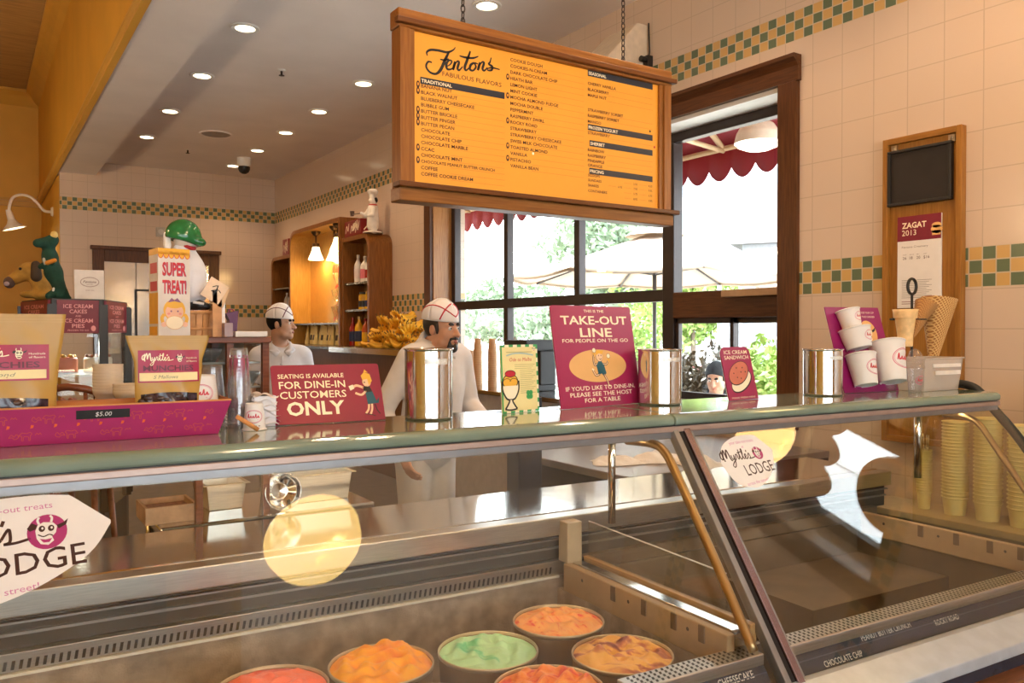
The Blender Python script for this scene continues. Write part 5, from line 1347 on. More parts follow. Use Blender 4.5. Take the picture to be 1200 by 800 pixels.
flush('second_flavor_column')
for y, s in ((288, 'CHERRY VANILLA'), (309, 'BLACKBERRY'), (329, 'MAPLE NUT'), (380, 'STRAWBERRY SORBET'), (400, 'RASPBERRY SORBET'), (420, 'MANGO'), (460, 'STRAWBERRY'), (519, 'RAINBOW'), (538, 'RASPBERRY'), (556, 'PINEAPPLE'), (572, 'ORANGE')):
    lx, lz = zline(737, y, s, 0.012); rules.rect(lx+0.10, lz-0.0115, x3r, lz-0.0105, 0, 0)
flush('third_flavor_column')
for y, s, pr in ((607, 'SCOOPS', ('2.50', '4.50')), (624, 'SUNDAES', ('6.95', '7.95', '9.95')), (642, 'SHAKES', ('5.75', '6.75')), (661, 'CONTAINERS', ('8.95', '9.95')), (700, 'CAKES', ('6.25', '7.25'))):
    lx, lz = zline(738, y, s, 0.0105)
    for k, q in enumerate(pr[::-1]): b.text(q, x3r-0.002-k*0.085, lz-0.018, 0.0095, 0, 1, align='R', bold=0.004); rules.rect(x3r-0.075-k*0.085, lz-0.014, x3r-0.034-k*0.085, lz-0.013, 0, 0)
flush('price_list')
lx, lz = L2(232, 255); b.text('FABULOUS FLAVORS', lx, lz-0.008, 0.0165, 0, 1, width=L2(437, 300)[0]-lx, bold=0.004)
flush('subtitle')
obj('flavor_icons', icons, [mat('brown menu ink', (0, 0, 0)), MENUP], t)
for x, y, xr, s in ((155, 266, x1r, 'TRADITIONAL'), (737, 242, x3r, 'SEASONAL'), (737, 430, x3r, 'FROZEN YOGURT'), (743, 486, x3r, 'SHERBET'), (742, 582, x3r, 'PRICING')):
    b, bt = sheet2d(), sheet2d(); lx, lz = L2(x, y); b.rect(lx, lz-0.0245, xr, lz, 0, 1); bt.text(s, lx+0.004, lz-0.0185, 0.0125, 0, 2, sx=1.1, bold=0.015)
    hb = obj('header_bar', b, mat('navy header print', (0.018, 0.02, 0.03), 0.45), t); obj('header_lettering', bt, CREAM, hb)
b = MB(); b.plane((0, 0, 0), (1, 0, 0), (0, 0, 1))
for x, y, m_ in ((588, 685, 0), (668, 693, 1), (547, 533, 1), (968, 511, 0), (953, 456, 2), (478, 672, 2), (724, 700, 2)):
    lx, lz = L2(x, y); b.ell(lx, lz, 0.005, 0.0055, m_, 1, 10)
for x, y in ((485, 674), (597, 687), (677, 694)):
    lx, lz = L2(x, y); b.rect(lx, lz-0.002, lx+0.065, lz+0.002, 3, 1)
obj('legend_dots', b, [mat('red dot print', srgb(190, 30, 30), 0.5), CREAM, INK, mat('thin amber rules', (0, 0, 0))], t)
b = MB(); b.plane((0, 0, 0), (1, 0, 0), (0, 0, 1))
def pen(pts, w):
    q = []
    for x, y in pts: p = onY(300+x/4, y/4, YM); q.append((p[0]-MX0, p[2]-MZ0))
    b.stroke(q, [k*0.0072 for k in w] if isinstance(w, list) else w*0.0072, 0, 2, n=6)
pen([(803, 262), (800, 245), (818, 234), (855, 237), (895, 245), (922, 236), (934, 222)], [0.5, 1.0, 1.2, 1.3, 1.2, 0.8, 0.4])
pen([(906, 240), (886, 280), (866, 325), (843, 346), (814, 338), (797, 312), (806, 290), (824, 293)], [0.8, 1.6, 1.7, 1.2, 1.1, 1.1, 1.0, 0.7])
pen([(862, 278), (884, 282), (903, 276)], [0.6, 1.0, 0.6])
pen([(893, 312), (910, 302), (917, 287), (903, 284), (891, 303), (897, 324), (918, 322), (932, 300)], [0.5, 0.7, 0.9, 0.9, 1.5, 1.2, 0.7, 0.5])
pen([(932, 288), (928, 308), (922, 328)], [1.0, 1.5, 1.2]); pen([(924, 318), (940, 290), (951, 292), (944, 320), (952, 329), (968, 312)], [0.5, 0.8, 1.3, 1.4, 1.0, 0.5])
pen([(1004, 240), (990, 280), (978, 315), (984, 330), (1000, 316)], [0.9, 1.5, 1.5, 1.0, 0.5]); pen([(953, 262), (985, 270), (1018, 272), (1042, 264)], [0.6, 1.2, 1.1, 0.5])
pen([(1022, 294), (1006, 305), (1002, 324), (1016, 331), (1030, 314), (1024, 296), (1040, 300)], [0.9, 1.4, 1.4, 0.9, 1.1, 0.9, 0.5])
pen([(1049, 292), (1044, 312), (1039, 330)], [1.0, 1.5, 1.2]); pen([(1041, 320), (1057, 293), (1068, 295), (1061, 322), (1070, 331), (1084, 316)], [0.5, 0.8, 1.3, 1.4, 1.0, 0.5])
pen([(1102, 270), (1096, 292), (1090, 300), (1106, 312), (1104, 328), (1088, 330), (1084, 322), (1108, 318), (1142, 326)], [0.6, 0.9, 1.0, 1.4, 1.2, 0.8, 0.5, 0.9, 0.5])
obj('script_title', b, INK, t)

# wooden plaque with blackboard and rating sign on the tiled wall
t = thing('wall_plaque', 'tall oak framed backboard on the tiled wall right of the window', 'backboard', (XW, 2.247, 0))
PW = wood('golden oak upright', (0.26, 0.105, 0.016), (0.38, 0.17, 0.032), 0.38, axis=2)
PWY = wood('golden oak lengthwise', (0.24, 0.095, 0.015), (0.35, 0.155, 0.03), 0.38, axis=1)
ph = 0.44
obj('backboard', MB().box((-0.022, 0.02, 0.95), (0.0, ph-0.02, 2.59)), PW, t)
for ya, yb_ in ((0.0, 0.032), (ph-0.032, ph)): obj('side_rail', MB().box((-0.048, ya, 0.93), (0.0, yb_, 2.61)), PW, t, bevel=0.004)
for za, zb in ((2.575, 2.61), (0.93, 0.965)): obj('cross_rail', MB().box((-0.048, 0.032, za), (0.0, ph-0.032, zb)), PWY, t, bevel=0.004)
for y in (0.06, ph-0.06): obj('fixing', MB().box((-0.034, y-0.018, 2.535), (-0.0225, y+0.018, 2.57)).lathe([(0.001, 0.004), (0.008, 0.003), (0.01, 0)], (-0.034, y, 2.552), ax=(-1, 0, 0), seg=12), mat('aged brass fixing', (0.45, 0.36, 0.25), 0.35, metal=0.9), t)
XP = XW-0.023
p0, p1 = 2.299, 2.655
t = thing('blackboard', 'small black framed blackboard at the top of the oak backboard', 'blackboard', (XP, p0, 2.232))
bw, bh = p1-p0, 0.306
obj('slate', MB().box((-0.018, 0.012, 0.012), (0, bw-0.012, bh-0.012)), mat('black slate', (0.012, 0.008, 0.007), 0.5, var=0.3, scale=6), t)
for (ya, yb_, za, zb) in ((0, bw, 0, 0.016), (0, bw, bh-0.016, bh), (0, 0.018, 0.016, bh-0.016), (bw-0.016, bw, 0.016, bh-0.016)):
    obj('frame_bar', MB().box((-0.032, ya, za), (0, yb_, zb)), BLACK, t, bevel=0.003)
yl, yr, zt, zb = 2.603, 2.358, 2.17, 1.669
t = thing('rating_sign', 'white and maroon ZAGAT 2013 rating sign on the oak backboard', 'sign', (XP, yl, zb))
sw, shh = yl-yr, zt-zb
obj('panel', MB().box((-0.012, -sw, 0), (0, 0, shh)), mat('rating white', (0.78, 0.74, 0.70), 0.4, var=0.02), t, bevel=0.002)
b = MB(); b.plane((-0.012, 0, 0), (0, -1, 0), (0, 0, 1))
b.rect(0, shh*0.73, sw, shh, 0, 0)
b.text('ZAGAT', sw*0.11, shh*0.87, shh*0.062, 1, 1, width=sw*0.56, bold=0.025); b.text('2013', sw*0.11, shh*0.79, shh*0.062, 1, 1, width=sw*0.33)
b.ell(sw*0.90, shh*0.83, sw*0.13, shh*0.045, 2, 1, 20); b.rect(sw*0.80, shh*0.77, sw*0.99, shh*0.82, 2, 1); b.ell(sw*0.9, shh*0.875, sw*0.11, shh*0.03, 2, 1, 20)
b.text('Fentons Creamery', sw*0.11, shh*0.655, shh*0.022, 3, 1, width=sw*0.60)
for i, s_ in enumerate(('FOOD', 'DECOR', 'SERV', 'COST')): b.text(s_, sw*(0.13+0.16*i), shh*0.575, shh*0.011, 3, 1)
for i, s_ in enumerate(('26', '18', '20', '$16')): b.text(s_, sw*(0.13+0.16*i), shh*0.53, shh*0.032, 3, 1, bold=0.01)
for i in range(11): b.rect(sw*0.11, shh*(0.30-i*0.019), sw*(0.80-0.06*(i % 3)), shh*(0.304-i*0.019), 3, 1)
for i in range(2): b.rect(sw*0.11, shh*(0.065-i*0.022), sw*(0.88-0.25*i), shh*(0.071-i*0.022), 0, 1)
obj('print', b, [mat('maroon rating print', srgb(122, 20, 45), 0.4), CREAM, TAN, mat('grey rating print', srgb(120, 105, 98), 0.5)], t)

# ------------------------------------------------------------------ back bar along the far tiled wall
BW = wood('back bar mahogany', (0.17, 0.06, 0.012), (0.30, 0.115, 0.026), 0.3, axis=2)
BWI = wood('back bar inside wood', (0.36, 0.18, 0.05), (0.50, 0.28, 0.09), 0.4, axis=2)
XF = 4.0; ZB = 1.355
def rounded(y0, y1, z0, z1, r, near=True, far=True, n=7):
    p = [(y0, z0)]
    if near: p += [(y0+r-r*math.cos(k*PI/2/n), z1-r+r*math.sin(k*PI/2/n)) for k in range(n+1)]
    else: p += [(y0, z1)]
    if far: p += [(y1-r+r*math.sin(k*PI/2/n), z1-r+r*math.cos(k*PI/2/n)) for k in range(n+1)]
    else: p += [(y1, z1)]
    return p+[(y1, z0)]
LITW = wood('lamplit lining wood', (0.50, 0.25, 0.05), (0.66, 0.36, 0.09), 0.4, axis=2)  # golden lamplight put into the colour of the middle cabinet's inner faces
def cabinet(y0, y1, z1, r, label, xf, near, far, shelves, th=0.055, name='bar_cabinet', gl=None):
    t = thing(name, label, 'cabinet', (0, 0, 0))
    t.location = (XW, (y0+y1)/2, ZB)
    ym = (y0+y1)/2
    O = rounded(y0-ym, y1-ym, 0, z1-ZB, r, near, far); I = rounded(y0-ym+th, y1-ym-th, 0, z1-ZB-th, max(r-th*0.6, 0.03), near, far)
    b = MB(); n = len(O); X0_, X1_ = xf-XW, -0.002
    vs = [(X0_, y, z) for y, z in O]+[(X0_, y, z) for y, z in I]+[(X1_, y, z) for y, z in O]+[(X1_, y, z) for y, z in I]
    fs = []
    for i in range(n-1):
        fs += [(i, i+1, n+i+1, n+i), (2*n+i, 3*n+i, 3*n+i+1, 2*n+i+1), (i, 2*n+i, 2*n+i+1, i+1)]
    fs += [(0, n, 3*n, 2*n), (n-1, 2*n+n-1, 3*n+n-1, n+n-1)]
    b.add(vs, fs); b.add(vs, [(n+i, n+i+1, 3*n+i+1, 3*n+i) for i in range(n-1)], mi=1); obj('carcass', b, [BW, BW if gl is None else LITW], t)
    obj('back_panel', MB().prism(I, -0.02, -0.004, 0), BWI if gl is None else gl, t, fixn=True)
    for z in shelves: obj('shelf', MB().box((X0_+0.02, y0-ym+th, z-ZB-0.012), (-0.022, y1-ym-th, z-ZB+0.012)), mat('glass shelf edge', (0.10, 0.075, 0.035), 0.15, metal=0.2), t)
    return t
MIRR = mat('amber back mirror', (0.80, 0.52, 0.17), 0.16, metal=0.55, var=0.03)
cabinet(9.184, 10.06, 2.735, 0.15, 'right mahogany bar cabinet with rounded top carrying a chef figurine', XF, True, False, (1.80, 2.14))
ctr = cabinet(10.07, 12.09, 3.02, 0.22, 'wide lit middle bar cabinet with mirror back and three lamps', XF-0.02, False, True, (1.64,), gl=MIRR)
cabinet(12.10, 13.05, 2.70, 0.15, 'small far left bar cabinet with a rounded top corner', XF, False, True, (1.85, 2.2))
t = thing('bar_counter', 'long high bar counter below the mahogany cabinets and the bananas', 'counter', (3.62, 7.3, 0))
obj('worktop', MB().box((0.0, 0.0, 1.315), (0.688, 6.5, ZB)), mat('dark bar top', (0.05, 0.03, 0.02), 0.2), t, bevel=0.006)
obj('front', MB().box((0.06, 0.03, 0.0), (0.68, 6.48, 1.315)), wood('bar front wood', (0.10, 0.04, 0.014), (0.18, 0.075, 0.026), 0.4, axis=2), t)
obj('steel_edge', MB().box((-0.012, 0.0, 1.29), (0.0, 2.2, 1.35)), STEEL, t)
# lamps in the middle cabinet
BELL = mat('lit bell glass', (1, 0.85, 0.6), 0.4, emit=(1.0, 0.80, 0.45), es=3.2)
for i, (y, z, lab) in enumerate(((11.33, 2.62, 'leftmost'), (10.62, 2.56, 'middle'), (10.34, 2.66, 'rightmost'))):
    x = (4.12, 4.12, 4.06)[i]
    t = thing('bell_lamp', lab+' of three lit glass bell lamps inside the mirrored bar cabinet', 'lamp', (x, y, z))
    obj('bell_shade', MB().lathe([(0.03, 0.13), (0.05, 0.12), (0.06, 0.07), (0.075, 0.03), (0.105, -0.04), (0.11, -0.06), (0.10, -0.06), (0.06, 0.04), (0.04, 0.11)], seg=24), BELL, t)
    zt_ = 2.964-z
    b = MB(); b.tube([(0, 0, 0.10), (0, 0, zt_)], 0.014, 8); b.lathe([(0.001, 0.18), (0.05, 0.17), (0.045, 0.11), (0.03, 0.1)]); b.lathe([(0.03, zt_-0.06), (0.06, zt_-0.03), (0.07, zt_)])
    obj('fitter', b, mat('dark brass fitter', (0.10, 0.06, 0.03), 0.35, metal=0.8), t)
    l = light('bell_bulb', 'POINT', (-0.0, 0, -0.05), 26, (1.0, 0.62, 0.22), shadow_soft_size=0.04); l.parent = t
# red lettering on the mirror, stacked sundae glasses
b = MB(); b.plane((XW-0.024, 11.1, 0), (0, -1, 0), (0, 0, 1))
for z, q in ((2.30, [[(0, 0.18), (0.03, 0), (0.10, 0.0), (0.12, 0.18)], [(0.18, 0.18), (0.20, 0.0), (0.28, 0.0), (0.30, 0.16)]]), (2.06, [[(0.2, 0.12), (0.1, 0.1), (0.16, 0.02), (0.08, -0.02)]]), (1.74, [[(0.0, 0.15), (0.08, 0.02), (0.02, -0.05)], [(0.14, 0.2), (0.14, -0.03), (0.22, 0.08), (0.28, -0.03)]])):
    for s_ in q: b.stroke([(x, z+y) for x, y in s_], 0.035, 0, 0)
obj('mirror_script', b, mat('red mirror paint', srgb(190, 60, 20), 0.4), ctr).location = (-XW, -(10.07+12.09)/2, -ZB)
def cup_glass():
    t = thing('sundae_glass', '', 'glass')
    obj('bowl', MB().lathe([(0.001, 0.0), (0.06, 0.003), (0.055, 0.012), (0.015, 0.025), (0.013, 0.06), (0.04, 0.09), (0.065, 0.16), (0.085, 0.22), (0.08, 0.22), (0.06, 0.16), (0.03, 0.095), (0.001, 0.085)], seg=18), glass('sundae glassware', (0.96, 0.94, 0.88), 1.6, rough=0.04, haze=0.14, hazecol=(0.9, 0.8, 0.6)), t)
    return t
g0 = cup_glass(); k = 0
for y, zs in ((10.42, (1.655, 1.88, 2.105)), (10.60, (1.655, 1.88)), (10.52, (2.105,))):
    for z in zs:
        loc = (4.15, y, z-0.0025); lab = 'stemmed sundae glass of the stacked glasses at the right of the mirror'
        if k == 0: g0.location = loc; g0['label'] = lab; g0['group'] = 'stacked sundae glasses'
        else: dup(g0, loc, label=lab, group='stacked sundae glasses')
        k += 1
# cream bags in the middle cabinet
def treat_bag():
    t = thing('treat_bag', '', 'bag')
    def f(sg):
        def g(u, v):
            a = 2*u-1; w = 0.075*(1-0.15*v)
            return (sg*(0.045*(1-v**1.5)*(1-abs(a)**3)+0.002), a*w, 0.26*v+0.02*abs(a)*v*v+(0.03*a*v**6))
        return g
    b = MB(); b.sheet(f(-1), 8, 10); b.sheet(f(1), 8, 10); obj('bag_body', b, mat('cream cellophane', srgb(240, 220, 150), 0.3, var=0.08), t)
    b = MB(); b.sheet(lambda u, v: tuple(Vector(f(-1)(0.3+0.4*u, 0.22+0.28*v))+Vector((-0.002, 0, 0))), 5, 4); obj('round_label', b, mat('dark label', (0.06, 0.04, 0.03), 0.4), t)
    return t
g0 = treat_bag()
for i in range(9):
    y = 10.30+0.165*i; lab = 'cream bag of treats in the row on the bar under the mirror'
    loc = (4.10+0.02*(i % 2), y, ZB+0.001)
    if i == 0: g0.location = loc; g0['label'] = lab; g0['group'] = 'cream treat bags under the mirror'
    else: dup(g0, loc, 0.25*math.sin(i*2.1), lab, 'cream treat bags under the mirror')
# bottles and jars in the right cabinet
def bottle(name, label, x, y, z, h, r, col, capc, labc, group=None, tall=True):
    t = thing(name, label, 'bottle', (x, y, z), 0, group)
    pr = [(0.001, 0), (r, 0), (r, h*0.58), (r*0.9, h*0.66), (r*0.36, h*0.82), (r*0.33, h*0.93), (0.001, h*0.93)] if tall else [(0.001, 0), (r, 0), (r, h*0.8), (r*0.8, h*0.88), (0.001, h*0.88)]
    obj('bottle_body', MB().lathe(pr, seg=18), col, t)
    obj('cap', MB().lathe([(r*0.4 if tall else r*0.82, h*0.9 if tall else h*0.86), (r*0.4 if tall else r*0.82, h), (0.001, h)], seg=16), capc, t)
    obj('label_band', MB().lathe([(r*1.015, h*0.15), (r*1.015, h*0.5)], seg=18), labc, t)
    return t
BR_ = mat('deep red syrup', srgb(150, 20, 15), 0.2); YE_ = mat('yellow syrup', srgb(225, 170, 30), 0.2); WH_ = mat('white ceramic', (0.75, 0.70, 0.62), 0.25); BLU = mat('blue label print', srgb(25, 40, 80), 0.4); PKP = mat('pink label print', srgb(215, 110, 120), 0.4)
bottle('syrup_bottle', 'white bottle with pale label at the left on the top shelf of the right cabinet', 4.12, 9.80, 2.153, 0.36, 0.05, WH_, WH_, mat('pale label', (0.7, 0.6, 0.55), 0.4))
bottle('syrup_bottle', 'white bottle with pink label on the top shelf of the right cabinet', 4.14, 9.62, 2.153, 0.33, 0.065, WH_, WH_, PKP)
bottle('syrup_bottle', 'white bottle with red label nearest the cabinet side on the top shelf', 4.12, 9.46, 2.153, 0.30, 0.05, WH_, BR_, BR_)
bottle('topping_jar', 'amber jar with dark label on the middle shelf of the right cabinet', 4.13, 9.66, 1.813, 0.22, 0.06, YE_, BLACK, BLACK, tall=False)
bottle('topping_jar', 'amber jar with gold lid behind the cabinet edge on the middle shelf', 4.13, 9.48, 1.813, 0.22, 0.055, YE_, mat('gold lid', (0.5, 0.33, 0.1), 0.3, metal=0.8), BLU, tall=False)
bottle('syrup_bottle', 'red syrup bottle with blue label at the left under the lowest shelf', 4.10, 9.93, ZB+0.001, 0.36, 0.048, BR_, BR_, BLU)
bottle('syrup_bottle', 'yellow syrup bottle with blue label in the middle under the lowest shelf', 4.10, 9.72, ZB+0.001, 0.37, 0.058, YE_, mat('gold lid', (0, 0, 0)), BLU)
bottle('syrup_bottle', 'orange red syrup bottle nearest the cabinet side under the lowest shelf', 4.10, 9.52, ZB+0.001, 0.34, 0.05, mat('orange syrup', srgb(190, 80, 15), 0.2), BR_, YE_)
for i in range(3):
    bottle('milk_bottle', 'pale bottle in the row on the middle shelf of the far left cabinet', 4.15, 12.32+0.2*i, 1.863, 0.28, 0.045, WH_, WH_, mat('pale label', (0, 0, 0)), group='pale bottles in the far left cabinet')
# red tins on top of the cabinets
def tin(x, y, z, sx, sy, sz, label):
    t = thing('red_tin', label, 'tin', (x, y, z))
    obj('tin_body', MB().box((-sx/2, -sy/2, 0), (sx/2, sy/2, sz)), mat('red tin paint', srgb(120, 16, 14), 0.3), t, bevel=0.008)
    b = MB(); rg = random.Random(5); b.plane((-sx/2, sy/2, 0), (0, -1, 0), (0, 0, 1))
    for k in range(7):
        x0, z0 = rg.uniform(0.08, sy-0.08), rg.uniform(0.1, sz-0.06); b.stroke([(x0-0.05, z0-0.07), (x0-0.01, z0+0.02), (x0+0.03, z0-0.04), (x0+0.06, z0+0.05)], 0.014, 0, 0)
    b.plane((-sx/2, -sy/2, 0), (1, 0, 0), (0, 0, 1)); b.stroke([(sx*0.2, sz*0.3), (sx*0.5, sz*0.6), (sx*0.8, sz*0.4)], 0.014, 0, 0)
    obj('white_scrolls', b, CREAM, t)
tin(4.12, 9.72, 2.736, 0.22, 0.52, 0.20, 'red tin with white scrolls beside the chef figurine')
tin(4.15, 12.48, 2.701, 0.2, 0.28, 0.26, 'small dark red tin on the far left bar cabinet')
# chef figurine
p = (4.10, 9.29, 2.736)
t = thing('chef_figurine', 'white chef figurine with a tall hat on the right bar cabinet', 'figurine', p)
d = SDF(); d.cap((0, 0, 0.10), (0, 0, 0.30), 0.075, 0.065, 0.03).cap((0, 0.035, 0.02), (0, 0.03, 0.16), 0.035, 0.045, 0.03).cap((0, -0.035, 0.02), (0, -0.03, 0.16), 0.035, 0.045, 0.03)
d.ell((0, 0, 0.40), (0.05, 0.05, 0.055), 0.015).chain([(-0.02, 0.07, 0.29), (-0.06, 0.10, 0.22), (-0.11, 0.10, 0.25)], [0.03, 0.025, 0.018], 0.02).chain([(-0.02, -0.07, 0.29), (-0.05, -0.10, 0.21), (-0.09, -0.06, 0.20)], [0.03, 0.025, 0.018], 0.02)
d.ell((-0.045, 0, 0.395), (0.016, 0.012, 0.012), 0.01)
GW = mat('glazed white ceramic', (0.80, 0.74, 0.66), 0.25)
obj('figure_body', d.mesh(0.008), GW, t)
d = SDF(); d.cap((0, 0, 0.44), (0, 0, 0.48), 0.045, 0.05, 0.02)
for k in range(5): d.ell((0.035*math.cos(k*1.257), 0.035*math.sin(k*1.257), 0.51), (0.035, 0.035, 0.03), 0.02)
obj('chef_hat', d.mesh(0.007), GW, t)
d = SDF(); d.ell((0.015, 0, 0.405), (0.046, 0.052, 0.045), 0.01); obj('dark_hair', d.mesh(0.008, fn=lambda P, D: np.maximum(D, -0.0-P[:, 0]-0.012)), BLACK, t)
obj('red_scarf', MB().tube([(0.045*math.cos(a*PI/8), 0.05*math.sin(a*PI/8), 0.342) for a in range(16)], 0.012, 6, closed=True), mat('red glaze', srgb(170, 40, 25), 0.3), t)
b = MB(); b.tube([(-0.105, 0.10, 0.25), (-0.10, 0.40, 0.27)], 0.006, 6); b.lathe([(0.001, -0.02), (0.022, -0.02), (0.03, 0.04), (0.026, 0.04), (0.001, -0.01)], (-0.10, 0.41, 0.27), seg=14)
obj('ladle', b, mat('dark ladle', (0.10, 0.06, 0.04), 0.4), t)
obj('base', MB().lathe([(0.001, 0.02), (0.11, 0.02), (0.12, 0.012), (0.12, 0), (0.001, 0)], seg=24), GW, t)
# banana bunches, heaped
BAN = mat('ripe banana peel', srgb(222, 168, 40), 0.5, var=0.14, scale=9)
BTIP = mat('banana stem', srgb(110, 80, 30), 0.6)
def banana(ang, k, tw):
    pts = []; rs = []
    for i in range(9):
        s_ = i/8; a = -0.95+1.9*s_; R_ = 0.125
        x, z = R_*math.sin(a), R_*(1-math.cos(a))
        pts.append((0.02*k+0.0*s_, x, z)); rs.append(0.004+0.0165*math.sin(PI*min(max(s_*0.94+0.03, 0), 1))**0.5)
    M_ = Matrix.Rotation(ang, 4, 'Z') @ Matrix.Rotation(tw, 4, 'Y')
    b = MB(); b.M = M_; b.tube(pts, rs, 7)
    c = MB(); c.M = M_; c.tube([pts[0], (pts[0][0], pts[0][1]-0.022, pts[0][2]+0.018)], [0.006, 0.005], 6)
    return b, c
bp = thing('banana_bunch', '', 'banana bunch')
for k in range(5):
    b, c = banana(0.10*(k-2), k-2, 0.22*(k-2))
    o = obj('banana', b, BAN, bp); obj('stem_tip', c, BTIP, o)
n = 0; rg = random.Random(11)
layers = [(0, 7, 3), (1, 6, 3), (2, 5, 2), (3, 3, 2), (4, 2, 1)]
for L_, ny, nx in layers:
    for i in range(ny):
        for j in range(nx):
            y = 8.42+(i-(ny-1)/2)*0.165+rg.uniform(-0.02, 0.02); x = 4.05+(j-(nx-1)/2)*0.15+rg.uniform(-0.015, 0.015); z = ZB+0.022+L_*0.078
            lab = 'bunch of ripe bananas in the heap on the bar counter'
            if n == 0: bp.location = (x, y, z); bp['label'] = lab; bp['group'] = 'heaped banana bunches'
            else:
                q = dup(bp, (x, y, z+0.012), 0, lab, 'heaped banana bunches', rg.uniform(1.0, 1.25)); q.rotation_euler = (rg.uniform(-0.35, 0.35), rg.uniform(-0.45, 0.45), rg.uniform(-1.6, 1.6))
            n += 1

# ------------------------------------------------------------------ left side: cake freezer with plush toys
def dpt3(u, D, z): p = onD(u, 400, D); return Vector((p[0], p[1], z))
A = dpt3(61, 4.35, 0); B_ = dpt3(121, 4.5, 0); Lp = dpt3(26, 4.75, 0); Rp = dpt3(147, 4.98, 0)
bk = Vector((0.25, 0.97, 0)); L2_, R2 = Lp+bk*0.35, Rp+bk*0.1
ZF = 1.722
t = thing('cake_freezer', 'black upright glass display freezer signed ice cream cakes', 'freezer', (A.x, A.y, 0))
rel = lambda p: Vector((p.x-A.x, p.y-A.y, 0))
foot = [rel(q) for q in (A, B_, Rp, R2, L2_, Lp)]
def prism_z(poly, z0, z1): return MB().prism([(p.x, p.y) for p in poly], z0, z1, 2)
obj('base_cabinet', prism_z(foot, 0.0, 0.55), BLACK, t, fixn=True)
obj('top_cap', prism_z(foot, ZF-0.03, ZF), BLACK, t, fixn=True)
for q in foot:
    obj('corner_post', MB().box((q.x-0.022, q.y-0.022, 0.55), (q.x+0.022, q.y+0.022, ZF-0.03)), BLACK, t)
def panel_sign(a, c, label, bright):
    a, c = rel(a), rel(c); dx = (c-a); w = dx.length; ax = dx.normalized(); n_ = Vector((ax.y, -ax.x, 0))
    a = a+ax*0.022; w -= 0.044
    z0 = ZF-0.185
    b = MB(); P0 = a+n_*0.012
    vs = [P0+Vector((0, 0, z0)), P0+ax*w+Vector((0, 0, z0)), P0+ax*w+Vector((0, 0, ZF-0.008)), P0+Vector((0, 0, ZF-0.008))]
    vs += [v-n_*0.02 for v in vs]; b.add(vs, [(0,1,2,3),(7,6,5,4),(0,4,5,1),(1,5,6,2),(2,6,7,3),(3,7,4,0)])
    o = obj('header_sign', b, mat('wine red sign', srgb(118, 8, 34), 0.35), t, fixn=True)
    b = MB(); b.plane(P0+Vector((0, 0, z0)), ax, (0, 0, 1)); hs = ZF-0.008-z0
    for s_, y, k, wd in (('ICE CREAM', 0.76, 0.12, 0.70), ('CAKES', 0.60, 0.12, 0.42), ('AND', 0.49, 0.06, 0.14), ('ICE CREAM', 0.32, 0.12, 0.70), ('PIES', 0.16, 0.12, 0.30), ('FROZEN TO GO', 0.06, 0.05, 0.5)): b.text(s_, w*0.5, hs*y, hs*k, 0, 0, align='C', width=w*wd, bold=0.02)
    b.ell(w*0.86, hs*0.14, w*0.06, hs*0.09, 0, 0, 12); obj('sign_lettering', b, mat('pale sign letters', srgb(225, 150, 150), 0.4), o)
    b = MB(); b.add([P0+Vector((0, 0, 0.56)), P0+ax*w+Vector((0, 0, 0.56)), P0+ax*w+Vector((0, 0, z0-0.005)), P0+Vector((0, 0, z0-0.005))], [(0,1,2,3)])
    obj('door_glass', b, PANE, t, solid=0.006)
panel_sign(A, B_, '', 1); panel_sign(Lp, A, '', 0); panel_sign(B_, Rp, '', 0)
for z in (0.8, 1.05, 1.3): obj('wire_shelf', prism_z([q*0.94+rel(B_)*0.03 for q in foot], z, z+0.012), mat('frosted shelf', (0.55, 0.55, 0.5), 0.3), t, fixn=True)
ctrf = sum((f for f in foot), Vector())/6
l = light('freezer_tube', 'POINT', (ctrf.x, ctrf.y-0.05, 1.44), 2.5, (0.95, 0.95, 0.8), shadow_soft_size=0.05); l.parent = t
cols = [srgb(235, 225, 205), srgb(215, 170, 90), srgb(150, 90, 60), srgb(200, 200, 210), srgb(220, 140, 120)]
k = 0
for z in (0.812, 1.062, 1.312):
    for j in range(2):
        c = Vector((A.x, A.y, 0))+ctrf+Vector((0.11*(j-0.5)*1.6, -0.10-0.03*j, 0))
        q = thing('ice_cream_cake', ('left', 'right')[j]+' round frosted ice cream cake on the '+{0.812: 'lowest', 1.062: 'middle', 1.312: 'top'}[z]+' freezer shelf', 'cake', (c.x, c.y, z+0.0005))
        obj('cake', MB().lathe([(0.001, 0), (0.075, 0), (0.075, 0.075), (0.068, 0.085), (0.001, 0.085)], seg=24), mat('cake frosting %d' % (k % 5), cols[k % 5], 0.5), q)
        b = MB()
        for a in range(8): b.ball((0.056*math.cos(a*PI/4), 0.056*math.sin(a*PI/4), 0.09), 0.012, 8, 6)
        obj('piped_rosettes', b, mat('cake frosting %d' % ((k+2) % 5), cols[(k+2) % 5], 0.5), q); k += 1
